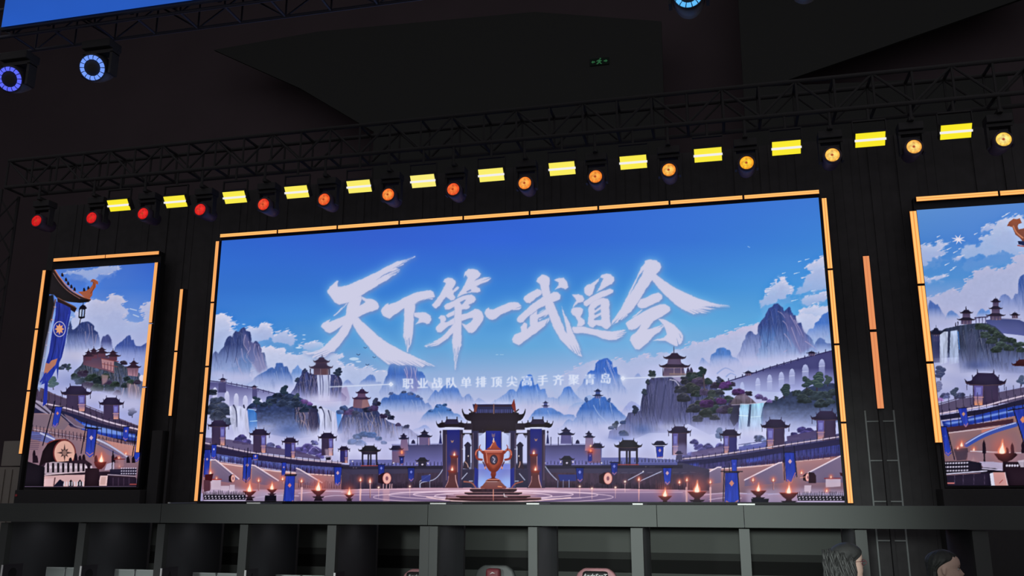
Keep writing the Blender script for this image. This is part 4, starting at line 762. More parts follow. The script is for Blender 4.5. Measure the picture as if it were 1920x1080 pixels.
    for q in ([(396,862),(404,862),(448,898),(430,905),(396,900)], [(472,872),(478,873),(522,901),(500,910),(472,905)], [(556,878),(562,880),(604,905),(590,912),(552,905)], [(641,884),(645,885),(680,905),(662,912),(641,908)]):
        s.poly(q, (122,108,138), .9, c2=(104,88,118)); s.line([q[0], q[1], q[2]], 2.2, (228,206,220), .85); s.line([(q[1][0] - 3, q[1][1] + 5), (q[2][0] - 6, q[2][1] + 2)], 1, (130,110,140), .8)
    # right side wall
    s.poly([(1270,858),(1330,850),(1400,840),(1480,826),(1580,812),(1584,840),(1270,870)], (64,60,104), .9)
    s.poly([(1385,838),(1440,828),(1442,838),(1386,848)], (92,96,164), .9); s.line([(1385,834),(1440,826)], 1.2, (70,70,120), .9)
    s.poly([(1296,848),(1356,836),(1356,850),(1296,858)], (96,84,128), .9); s.poly([(1475,818),(1535,806),(1536,820),(1476,830)], (78,68,110), .95)
    tower(s, 1274, 811, 46, 42, side=-1); tower(s, 1369, 816, 42, 36, side=-1, blue=True); tower(s, 1454, 801, 57, 40, side=-1); tower(s, 1549, 786, 60, 40, side=-1)
    s.poly([(1262,835),(1285,832),(1300,855),(1260,860)], (150,150,205), .45, blur=3)
    rail(s, [(1276,861),(1330,855),(1400,845),(1460,836),(1520,827),(1580,818)], 1.8, step=12)
    s.poly([(1268,866),(1330,860),(1400,850),(1460,840),(1520,831),(1586,821),(1586,833),(1520,842),(1460,851),(1400,861),(1330,870),(1268,876)], (42,38,76))
    s.poly([(1268,876),(1330,869),(1400,860),(1460,850),(1520,842),(1586,832),(1588,858),(1520,864),(1460,868),(1400,874),(1330,880),(1268,884)], (50,56,128), .95, c2=(60,50,92), streak=.3)
    for q in ([(1286,872),(1310,868),(1308,874),(1288,878)], [(1398,862),(1432,857),(1428,864),(1400,868)]): s.poly(q, (70,84,190), .7, blur=1.2)
    s.poly([(1268,882),(1330,880),(1400,875),(1460,868),(1520,861),(1588,853),(1594,925),(1268,925)], (168,120,124), .97, c2=(112,88,108))
    s.line(smooth([(1268,883),(1330,880),(1400,876),(1450,871)], 4, False), 1.6, (226,196,200), .85); s.line([(1493,865),(1556,859)], 1.6, (226,196,200), .85)
    crowd(s, [(1390,875),(1450,869),(1500,864),(1580,856)], 8, 2.6, (60,32,56), .8, 2)
    for k in range(40): x = 1276 + k * 7.6; y = 878 - (x - 1276) * .12; s.line([(x, y - 7), (x, y + 3)], 1.1, (30,28,62), .7)
    for q in ([(1352,876),(1346,876),(1304,898),(1300,912),(1352,905)], [(1466,867),(1460,868),(1396,900),(1396,912),(1470,905)], [(1586,850),(1578,854),(1516,886),(1512,905),(1590,905)]):
        s.poly(q, (116,104,138), .9, c2=(104,90,120)); s.line([q[0], q[1], q[2]], 2.4, (224,206,222), .85)
    # centre walls ----------------------------------------------
    s.poly([(640,872),(700,872),(760,872),(832,868),(1016,868),(1100,872),(1190,868),(1280,868),(1330,880),(1330,920),(640,920)], (58,56,84), .98, c2=(62,46,66))
    s.poly([(655,862),(735,862),(735,876),(655,876)], (86,88,150), .8); s.poly([(1128,858),(1200,858),(1270,862),(1270,872),(1128,874)], (84,88,150), .85)
    for sg, wx in ((1, 735), (-1, 1128)):
        xa, xb = (735, 838) if sg > 0 else (1018, 1128)
        s.poly([(xa, 835), (xb, 833), (xb, 874), (xa, 874)], (66,64,104), .98, c2=(112,110,176))
        s.line([(xa, 833.5), (xb, 832)], 1.6, (130,130,180), .9)
    s.line([(766,836),(766,820)], 1.4, (52,50,84))
    # towers on the centre walls
    s.poly([(752,824),(764,824),(766,845),(750,845)], (116,98,136), c2=(130,104,136)); roof(s, 757, 823, 20, 7, (50,46,80), fin=False, ridge=.2); roof(s, 757, 818, 13, 6, (50,46,80), fin=False, ridge=.15)
    s.poly([(786,820),(806,820),(807,834),(786,834)], (100,88,130)); s.line([(804,822),(804,834)], 1.5, (200,150,160), .7); roof(s, 796, 819, 30, 8, (46,44,76), fin=False, ridge=.2); roof(s, 796, 812, 16, 6, (46,44,76), fin=False, ridge=.15); s.line([(796,804),(796,808)], 1, (46,44,76))
    roof(s, 743, 843, 28, 8, (50,46,76), fin=False); s.poly([(735,846),(758,846),(758,868),(735,868)], (108,88,124))
    s.poly([(1052,816),(1071,816),(1072,832),(1051,832)], (92,88,140)); roof(s, 1062, 815, 33, 9, (46,46,84), fin=False, ridge=.2); roof(s, 1061, 808, 18, 7, (46,46,84), fin=False, ridge=.15); s.line([(1061,800),(1061,805)], 1, (46,44,76))
    s.poly([(1098,821),(1112,821),(1113,845),(1097,845)], (124,112,150), c2=(150,120,150)); roof(s, 1105, 820, 23, 7, (50,48,84), fin=False, ridge=.2); roof(s, 1104, 814, 13, 6, (50,48,84), fin=False, ridge=.15); s.line([(1104,808),(1104,812)], 1, (46,44,76))
    s.poly([(1108,842),(1126,842),(1127,868),(1108,868)], (112,86,116)); roof(s, 1120, 839, 28, 9, (48,44,74), fin=True)
    for x, y in ((775,832),(1083,832)): s.poly([(x - 4, y), (x - 3, y - 5), (x, y - 8), (x + 3, y - 5), (x + 4, y)], (46,44,80))
    for x in (783,821,1033,1047,1073): s.line([(x, 820 if x != 821 else 834), (x, 834)], 1.6, (48,46,86))
    for x in (826, 1027): s.poly([(x - 3, 832), (x, 808), (x + 3, 832)], (44,46,100)); s.dot(x, 810, 1.6, 2.6, (50,44,76))
    # blue pavilions on the low walls
    for x, y, w in ((693,846,44),(1178,838,54)):
        for k in (-.3, -.05, .05, .3): s.line([(x + w * k, y), (x + w * k, y + w * .62)], w * .07, (44,38,56))
        s.poly([(x - w * .33, y + 1), (x + w * .33, y + 1), (x + w * .33, y + w * .14), (x - w * .33, y + w * .14)], (46,40,60)); s.line([(x - w * .35, y + w * .62), (x + w * .35, y + w * .62)], 2, (150,70,74), .9)
        roof(s, x, y, w, w * .26, (46,44,58))
    for x, y, w in ((792,865,27),(1063,862,30)):
        s.poly([(x - w * .28, y), (x + w * .28, y), (x + w * .28, y + 12), (x - w * .28, y + 12)], (44,40,58)); s.dot(x, y + 6, 2, 1.6, (200,190,215), .9); roof(s, x, y, w, 8, (44,42,60), fin=False, ridge=.26)
        for k in (-.38, .38): s.dot(x + w * k, y + 4, 1.4, 1.6, (230,210,220), .9)
    roof(s, 1237, 834, 31, 8, (44,42,74), fin=False); banner(s, [(1230,837),(1244,837),(1243,858),(1232,858)], tail=False); s.line([(1228,838),(1231,862)], 1, (200,200,235), .8); s.line([(1246,838),(1243,862)], 1, (200,200,235), .8)
    roof(s, 1273, 851, 16, 6, (60,56,90), fin=False); s.poly([(1268,853),(1279,853),(1280,862),(1267,862)], (70,66,100))
    roof(s, 678, 849, 1, 1, (60,56,90), fin=False)
    for x0, x1, y in ((656,736,872),(736,836,872),(1020,1100,870),(1100,1180,870),(1190,1280,866)): crowd(s, [(x0, y), (x1, y)], 6, 6.5, (34,32,56), .95, int(x0))
    for x, y in ((661,865),(663,877),(668,877),(738,868),(1211,875),(1206,884),(1128,868),(1022,868)): s.dot(x, y, 1.3, 1.2, (235,220,225), .95)
    s.line([(1218,875),(1228,875)], 1, (160,150,170), .8)
    s.poly([(640,874),(1018,872),(1280,872),(1280,878),(640,880)], (38,34,54), .75)
    s.poly([(655,890),(830,886),(830,916),(655,916)], (60,46,64), .6, streak=.3); s.poly([(1020,886),(1300,890),(1300,918),(1020,916)], (64,46,64), .6, streak=.3)
    crowd(s, [(700,914),(830,912)], 9, 2.4, (36,24,40), .8, 5); crowd(s, [(1020,913),(1300,918)], 10, 2.4, (36,24,42), .8, 6); crowd(s, [(560,914),(660,916)], 14, 3.2, (70,38,52), .8, 7); crowd(s, [(1230,915),(1300,918)], 14, 4, (92,60,76), .6, 8)
    for k in range(10): s.line([(1150 + k * 16, 885 + (k % 3)), (1160 + k * 16, 886)], .8, (110,96,120), .5)
    # ramps
    for q in ([(832,877),(824,890),(812,900),(790,905),(788,914)], [(1022,874),(1032,888),(1044,900)], [(788,902),(806,890)], [(1178,900),(1206,885)], [(1200,902),(1240,884)]): s.line(smooth(q, 3, False), 1.6, (176,180,214), .8)
    s.poly([(790,892),(808,890),(806,903),(790,903)], (52,60,130), .9); s.poly([(1046,890),(1080,890),(1080,902),(1050,902)], (44,52,120), .9); s.line([(1056,900),(1056,914)], 1, (160,170,220), .8); s.line([(1067,900),(1067,914)], 1, (160,170,220), .8); s.line([(787,903),(787,914)], 1, (170,170,200), .8); s.line([(806,903),(806,914)], 1, (170,170,200), .8); s.line([(1046,901),(1046,914)], 1, (160,170,220), .8)
    for q in ([(709,871),(721,871),(720,890),(710,890)], [(765,877),(777,877),(776,899),(766,899)], [(1080,877),(1094,877),(1093,900),(1082,900)], [(1145,867),(1158,867),(1157,887),(1147,887)], [(749,856),(757,856),(756,870),(751,870)], [(1103,848),(1110,848),(1110,866),(1103,866)]): banner(s, q, em=(120,130,210), c=(32,42,116), c2=(44,54,136))
    s.dot(753.5, 848, 2, 3.2, (250,190,160)); s.glow(753.5, 848, 6, (230,90,60), .5); s.dot(1107.5, 845, 2, 2.4, (255,200,170)); s.glow(1107.5, 845, 8, (230,80,50), .6); s.dot(1107.5, 836, 1.6, 2, (255,190,160))
    # floor
    s.poly([(640,918),(780,915),(925,914),(1100,915),(1300,919),(1330,925),(1592,930),(1592,952),(380,952),(380,918),(560,918)], (186,146,166), .99, c2=(92,76,112), g=(914,946))
    s.poly([(655,924),(830,920),(850,940),(655,942)], (116,98,142), .5, blur=3); s.poly([(1010,920),(1280,922),(1280,944),(1000,942)], (104,88,132), .5, blur=3)
    s.glow(925, 926, 90, (226,170,175), .55, 9); s.glow(925, 939, 60, (226,160,165), .4, 4)
    for cx, rx, cy, ry, a in ((925,150,927,7,.75),(925,196,928,9,.6),(925,225,932,11,.55),(925,110,930,7,.8)):
        t = np.linspace(0, 2 * np.pi, 60); s.line(np.stack([cx + rx * np.cos(t), cy + ry * np.sin(t)], 1), 1.5, (232,204,222), a)
    for y, x0, x1 in ((918,648,840),(923,640,860),(928,650,850),(919,1020,1180),(924,1000,1280),(935,1010,1090)): s.line([(x0, y), (x1, y - 1)], 1.1, (226,200,220), .5)
    for x0, y0, x1 in ((560,922,655),(600,930,655),(1320,925,1400),(1330,934,1390),(480,930,560),(1440,925,1500)): s.line(smooth([(x0, y0 + 3), ((x0 + x1) / 2, y0 - 1), (x1, y0)], 4, False), 1.4, (220,200,226), .55)
    s.poly([(384,915),(430,912),(470,918),(540,925),(560,945),(384,945)], (170,160,190), .6, blur=3); s.poly([(1400,918),(1500,915),(1592,920),(1592,945),(1400,945)], (166,152,184), .6, blur=3)
    # the gate ----------------------------------------------------
    gd = (44, 36, 48)
    s.poly([(858,794),(992,794),(992,801),(858,801)], gd)
    s.poly([(894,806),(960,806),(958,818),(952,816),(944,810),(910,810),(902,816),(896,818)], gd)
    for x0, x1 in ((884,898),(954,968)):
        s.poly([(x0, 800), (x1, 800), (x1, 916), (x0, 916)], (50,46,76), c2=(60,50,74)); s.line([(x0 + 3, 812), (x0 + 3, 912)], 1.2, (150,130,150), .5); s.line([(x1 - 2, 812), (x1 - 2, 912)], 1.2, (130,112,140), .5)
    for x0, x1 in ((830,839),(858,868),(988,998),(1014,1022)):
        s.poly([(x0, 806), (x1, 806), (x1, 915), (x0, 915)], (50,44,72), c2=(64,50,74)); s.line([(x1 - 2, 815), (x1 - 2, 900)], 1, (170,130,140), .5)
    s.poly([(866,812),(886,812),(886,822),(884,826),(880,814),(872,814),(868,822)], gd); s.poly([(966,812),(990,812),(986,822),(980,813),(972,814),(968,824)], gd)
    s.poly([(868,816),(884,816),(884,880),(868,880)], (176,182,222), .55); s.poly([(968,816),(988,816),(988,870),(968,870)], (176,182,222), .5)
    s.poly([(897,812),(957,812),(957,880),(897,880)], (176,186,226), .75); s.poly([(897,870),(957,870),(957,914),(897,914)], (112,122,204), .9, c2=(150,158,226))
    s.glow(905, 905, 14, (150,180,235), .7); s.glow(950, 905, 12, (150,180,235), .7)
    for x in (877, 975): s.poly([(x - 5, 876), (x - 5, 838), (x - 7, 835), (x - 3, 831), (x, 828), (x + 4, 831), (x + 7, 835), (x + 5, 838), (x + 5, 876)], (46,42,66)); s.line([(x - 10, 842), (x - 5, 842)], 1.4, (200,205,235), .6)
    s.poly([(866,880),(888,880),(888,914),(866,914)], (50,44,68), .9); s.poly([(966,880),(990,880),(990,914),(966,914)], (50,44,68), .9)
    for q in ([(866,898),(876,887)], [(974,888),(984,900)], [(880,902),(886,902)], [(966,902),(972,902)]): s.line(q, 1.6, (180,184,214), .8)
    s.poly([(838,806),(862,806),(862,912),(838,912)], (36,40,116), c2=(64,52,88)); s.poly([(994,804),(1016,804),(1016,912),(994,912)], (36,40,116), c2=(64,52,96))
    s.poly([(911,795),(940,795),(940,872),(911,872)], (34,40,124), c2=(40,50,150)); s.line([(911,795),(911,872)], 1.4, (60,50,90)); s.line([(940,795),(940,872)], 1.4, (60,50,90))
    s.poly([(890,876),(897,880),(896,914),(889,914)], (42,48,130)); s.poly([(957,880),(964,876),(964,914),(957,914)], (42,48,130))
    for x, y in ((848,827),(1005,824)): s.poly([(x - 3, y - 2), (x, y), (x + 3, y - 2), (x + 1.5, y + 3), (x - 1.5, y + 3)], (150,116,110), .9)
    s.poly([(922,812),(925,815),(928,812),(928,818),(925,821),(922,818)], (120,96,120), .8)
    s.poly([(882,784),(972,784),(968,808),(886,808)], (40,32,44))
    def bigroof(x, y, w, h):
        s.poly([(x - w * .5, y - h * 1.35), (x - w * .47, y - h * .72), (x - w * .40, y - h * .62), (x - w * .32, y - h * .95), (x + w * .32, y - h * .95), (x + w * .40, y - h * .62), (x + w * .47, y - h * .72), (x + w * .5, y - h * 1.35), (x + w * .505, y - h * .9), (x + w * .46, y - h * .1), (x + w * .38, y + h * .25), (x + w * .2, y + h * .12), (x - w * .2, y + h * .12), (x - w * .38, y + h * .25), (x - w * .46, y - h * .1), (x - w * .505, y - h * .9)], (38,30,42), sm=2)
    bigroof(926, 786, 118, 15)
    s.poly([(886,758),(966,758),(962,774),(890,774)], (50,52,96), c2=(40,38,62)); s.line([(890,761),(963,761)], 2.4, (52,40,56))
    for k in range(19): x = 893 + k * 3.7; s.line([(x, 768), (x, 774)], 1.0, (104,110,190), .8)
    s.line([(926,758),(926,775)], 2, (120,92,96), .9); s.poly([(888,772),(891,756),(888,752),(891,756),(896,760),(893,773)], (110,62,60)); s.poly([(965,773),(959,760),(962,752),(964,748),(966,757),(968,772)], (120,56,56))
    s.line([(880,768),(886,773)], 2.5, (70,56,60)); s.line([(972,768),(966,773)], 2.5, (70,56,60))
    for cx in (847, 1008): 
        bigroof(cx, 800, 58, 8.5); s.poly([(cx - 10, 786), (cx + 11, 786), (cx + 14, 795), (cx - 14, 795)], (48,42,70)); s.line([(cx - 9, 786), (cx - 9, 782)], 2, gd); s.line([(cx + 10, 786), (cx + 10, 782)], 2, gd); s.line([(cx - 18, 792), (cx - 18, 789)], 2, gd); s.line([(cx + 18, 792), (cx + 18, 789)], 2, gd)
    s.poly([(870,794),(886,794),(886,806),(870,806)], (46,38,52)); s.poly([(966,794),(984,794),(984,806),(966,806)], (46,38,52)); s.line([(873,807),(883,807)], 1.2, (190,180,190), .7); s.line([(968,807),(980,807)], 1.2, (190,180,190), .7)
    for x in (905, 946): s.line([(x, 806), (x, 811)], 2, (50,44,60))
    # candle pillars and lions
    for x, y in ((852,855),(1001,852)):
        s.poly([(x - 7, y), (x + 7, y), (x + 6, y + 60), (x - 6, y + 60)], (86,48,58), c2=(70,44,60)); s.poly([(x - 9, y - 1), (x + 8, y - 1), (x + 5, y + 4), (x - 6, y + 4)], (88,36,40)); flame(s, x, y - 1, 8); s.line([(x + 6, y + 4), (x + 6, y + 30)], 1, (220,170,180), .7)
    for x, y in ((848,883),(1004,883)):
        s.poly([(x - 7, y), (x + 7, y), (x + 7, y + 14), (x + 11, y + 32), (x - 13, y + 32), (x - 7, y + 14)], (84,46,52), c2=(92,54,60)); s.poly([(x - 9, y - 1), (x + 9, y - 1), (x + 6, y + 4), (x - 6, y + 4)], (94,40,42)); flame(s, x, y - 1, 9); s.line(smooth([(x + 6, y + 8), (x + 7, y + 18), (x + 11, y + 31)], 3, False), 1.4, (225,175,180), .8); s.line(smooth([(x - 7, y + 10), (x - 8, y + 20), (x - 13, y + 30)], 3, False), 1, (210,160,165), .7)
    for x, sg in ((874,1),(977,-1)): s.poly([(x - 6, 878), (x - 4, 866), (x, 862), (x + 3, 866), (x + 5, 876), (x + 6, 880)], (52,40,56)); s.line(smooth([(x - 2, 866), (x + sg * 2, 870), (x + sg * 4, 876)], 3, False), 1.4, (210,170,160), .8); s.line([(x + 4 * sg, 857), (x + 4 * sg, 864)], 2, (60,46,60)); s.dot(x + 4 * sg, 855, 1, 1.4, (220,200,200))
    s.line(smooth([(870,903),(884,905),(892,914)], 3, False), 2.4, (150,90,80), .9); s.line(smooth([(980,903),(966,907),(960,914)], 3, False), 2.2, (150,84,76), .9)
    # dais + trophy
    for k, (w, y, h) in enumerate(((90, 934, 6.5), (70, 929, 5), (54, 923, 5), (44, 916, 7))):
        s.poly([(925 - w, y), (925 + w, y), (925 + w, y + h * .55), (925 + w * .86, y + h), (925 - w * .86, y + h), (925 - w, y + h * .55)], (64,40,52), c2=(46,28,42), grain=.25); s.line([(925 - w, y), (925 + w, y)], 1.1, (210,160,160), .75)
    s.line([(925,918),(925,938)], 1.4, (230,150,130), .8); s.line([(945,926),(946,931),(951,932)], 1.4, (235,225,235), .8); s.line([(838,929),(838,936)], 1, (80,50,60)); s.poly([(836,928),(846,930),(1015,932),(1012,937),(850,939),(836,936)], (86,40,46), .35)
    s.line(smooth([(800,932),(850,939),(925,941),(1000,939),(1070,933)], 4, False), 1.8, (236,200,206), .85)
    cop = (134, 58, 50); hi2 = (232, 158, 138); dk = (80, 30, 32)
    s.poly([(914,899),(936,899),(940,904),(946,910),(948,916),(902,916),(905,910),(910,904)], (134,96,98), c2=(112,58,58), sm=2); s.line([(911,903),(932,903)], 1.4, (190,160,165), .6); s.line([(934,912),(941,913)], 1.6, (240,150,110), .8)
    s.poly([(921,884),(930,884),(930,890),(928,896),(936,899),(936,902),(914,902),(914,899),(922,896),(920,890)], cop, c2=dk); s.line([(915,899),(935,899)], 1.3, hi2, .8); s.dot(925.5, 884, 4, 2.2, cop)
    for sg in (-1, 1):
        s.line(smooth([(925.5 + sg * 20, 849), (925.5 + sg * 26, 843), (925.5 + sg * 32, 846), (925.5 + sg * 33, 853), (925.5 + sg * 30, 860), (925.5 + sg * 22, 862)], 5, False), 4, cop); s.line(smooth([(925.5 + sg * 21, 847), (925.5 + sg * 26, 842.5), (925.5 + sg * 32, 846), (925.5 + sg * 33.6, 853)], 5, False), 1.2, hi2, .8)
        s.line([(925.5 + sg * 26, 844), (925.5 + sg * 26.5, 838), (925.5 + sg * 24.5, 834)], 2.6, cop, 1, w2=1); s.line(smooth([(925.5 + sg * 20, 866), (925.5 + sg * 17, 872), (925.5 + sg * 15, 879)], 3, False), 2, dk); s.dot(925.5 + sg * 15.5, 877, 2, 2.4, hi2, .7)
    s.poly([(905,845),(946,845),(945,852),(943,866),(937,878),(930,885),(921,885),(914,878),(908,866),(906,852)], cop, c2=(110,46,40), sm=3); s.poly([(913,852),(937,852),(937,868),(925,880),(914,868)], (178,88,64), .55, blur=1.6)
    s.poly([(907,844),(944,844),(941,849),(910,849)], (176,96,84)); s.line([(908,844.5),(943,844.5)], 1.4, hi2, .9); s.poly([(913,843),(918,838),(922,834),(924,828),(929,828),(931,834),(935,839),(939,843)], (158,82,72), c2=cop, sm=2); s.line([(925.5,829),(925.5,822)], 1.6, (226,196,190)); s.dot(925.5, 827, 2, 1.4, hi2); s.line([(919,840),(923,832)], 1.4, hi2, .7)
    s.dot(926, 862, 7.4, 9.4, (62,40,52)); s.dot(926, 862, 5, 7, (80,66,88)); s.line([(924,857),(928,861),(925,866),(928,868)], 1.2, (196,186,200), .9); s.line([(912,850),(914,868)], 1.6, hi2, .6)
    # side scenery: banners, drums, braziers
    banner(s, [(384,843),(395,843),(391,893),(382,893)]); banner(s, [(397,833),(406,834),(405,858),(396,858)], em=(200,200,230)); banner(s, [(474,851),(484,852),(484,862),(474,862)], tail=False)
    banner(s, [(457,857),(472,857),(469,898),(455,900)]); banner(s, [(529,867),(537,867),(534,892),(528,892)]); banner(s, [(536,892),(553,892),(551,942),(531,942)], em=(210,130,120)); banner(s, [(626,875),(641,876),(638,907),(628,907)])
    banner(s, [(1243,877),(1259,877),(1257,905),(1246,905)]); banner(s, [(1371,861),(1382,861),(1381,886),(1373,886)], em=(70,80,190)); banner(s, [(1360,886),(1383,886),(1386,942),(1359,942)], em=(200,130,110)); s.line([(1352,884),(1392,884)], 2, (40,34,50)); banner(s, [(1471,848),(1489,848),(1493,890),(1474,902)], em=(200,160,170))
    s.line([(1469,836),(1471,900)], 1.6, (24,24,50)); s.line([(1489,836),(1494,894)], 1.6, (24,24,50)); s.line([(465,840),(461,905)], 1.6, (26,24,48)); s.line([(1358,876),(1356,940)], 1.8, (24,24,50)); s.line([(1383,884),(1387,940)], 1.8, (24,24,50)); s.line([(1367,868),(1368,886)], 1.6, (24,24,50)); s.line([(545,870),(545,892)], 1.6, (26,24,48)); s.line([(535,890),(556,890)], 2, (30,26,44))
    drum(s, 725.5, 897, 7.5, 10); drum(s, 1140, 897, 7.5, 10.5); drum(s, 437, 897, 3.6, 7); drum(s, 1514.5, 895, 4, 7)
    s.poly([(1516,885),(1526,886),(1530,892),(1530,906),(1516,906)], (48,26,40))
    for x in (719, 725, 731, 735): s.line([(x, 908), (x - .5, 916)], 2, (190,150,160), .8)
    s.poly([(718,917),(731,917),(730,940),(718,940)], (214,164,170), .4, blur=1)
    for q in ([(395,900),(414,900),(414,918),(396,918)], [(431,909),(440,909),(440,922),(431,922)], [(414,911),(430,911),(430,920),(414,920)], [(1548,898),(1576,898),(1576,912),(1548,914)], [(1508,910),(1521,910),(1520,924),(1508,924)]): s.poly(q, (196,176,196), .85)
    s.line([(394,899),(415,899)], 2, (150,60,60)); s.line([(1546,897),(1576,897)], 2, (130,50,60)); s.line([(1500,896),(1510,894)], 1.4, (220,150,130), .7)
    for x, y, fh in ((395,889,9),(406,898,5),(1558,896,6),(1503,888,7),(1550,922,7)): flame(s, x, y, fh)
    s.poly([(384,890),(400,888),(397,902),(384,904)], (70,24,34)); s.poly([(382,900),(394,901),(394,920),(382,922)], (86,52,66)); s.poly([(1574,886),(1590,888),(1590,896),(1576,892)], (60,24,40))
    for x, y, h in ((485,903,16),(565.5,904,34),(530,900,6),(676,902,38),(694,903,30),(1288,902,40),(1450,902,16),(1332,906,36),(1198,901,14),(1412,902,4),(1274,906,4)): torch(s, x, y, h, 8)
    for x, y in ((694,904),(710,914),(768.5,912),(1087,912),(1154,914),(1172,903),(1110,916)):
        s.dot(x, y, 1.8, 1.7, (250,228,222)); s.glow(x, y, 4, (230,150,140), .4); s.line([(x, y + 4), (x, y + 20)], 1.6, (236,190,190), .55, w2=.6)
    s.line([(1198,918),(1198,940)], 3, (240,176,170), .6, w2=1); s.line([(676,918),(675,938)], 4, (240,196,196), .7, w2=2); s.line([(566,915),(565,938)], 4, (236,190,196), .7, w2=2); s.line([(1332,915),(1332,942)], 4, (232,190,196), .6, w2=2); s.line([(1287,915),(1287,942)], 4, (232,190,196), .6, w2=2)
    brazier(s, 468, 921, 25, 20); brazier(s, 510, 917, 20, 16); s.poly([(497,929),(518,929),(518,940),(496,940)], (26,22,36)); brazier(s, 597, 919, 28, 22); brazier(s, 655, 927, 18, 15)
    brazier(s, 1247, 930, 26, 18); brazier(s, 1307, 922, 36, 24); brazier(s, 1422, 920, 30, 17); s.poly([(1408,935),(1442,935),(1440,944),(1410,944)], (28,24,40)); brazier(s, 1479, 924, 36, 21)
    rs = np.random.RandomState(4)
    for x0, x1, y in ((382, 460, 928), (1496, 1584, 930)):
        s.poly([(x0, y), (x1, y), (x1, y + 9), (x0, y + 9)], (22,20,34), .95)
        for x in np.arange(x0, x1, 3.1): s.line([(x, y + 3), (x + rs.rand() - .5, y - 4 - 5 * rs.rand())], 2.4, (22,20,34), 1, w2=.6)
        for x in np.arange(x0 + 3, x1 - 4, 6.4):
            s.dot(x, y + 2 + rs.rand(), 1.6, 1.1, (214,200,226), .9); s.dot(x + 1, y + 6 + rs.rand(), 1.6, .9, (214,200,226), .8)
        s.line([(x0, y + 10.5), (x1, y + 11)], 1.4, (190,180,215), .8)
    # birds
    for x, y in ((685,652),(672,665),(702,670),(689,684)): s.line([(x - 3, y - 1), (x, y + 1), (x + 3, y - 1)], 1.2, (54,70,110), .9)
    crisp(s)
    lettering(s)
    # the waterfall pavilion stands in front of the lettering
    s.poly([(592,680),(613,680),(614,690),(591,690)], (70,56,80)); s.poly([(588,688),(617,688),(616,703),(588,703)], (66,52,76), c2=(96,74,90)); s.poly([(603,690),(613,690),(613,702),(603,702)], (92,64,74))
    for x in (601, 614): s.line([(x, 690), (x, 703)], 1, (170,140,140), .6)
    roof(s, 602, 690, 46, 11, (60,48,72), fin=False, ridge=.22); roof(s, 603, 679, 32, 10, (58,46,70), fin=False, ridge=.2); s.line([(604,666),(604,671)], 1.4, (60,50,76))
    return s

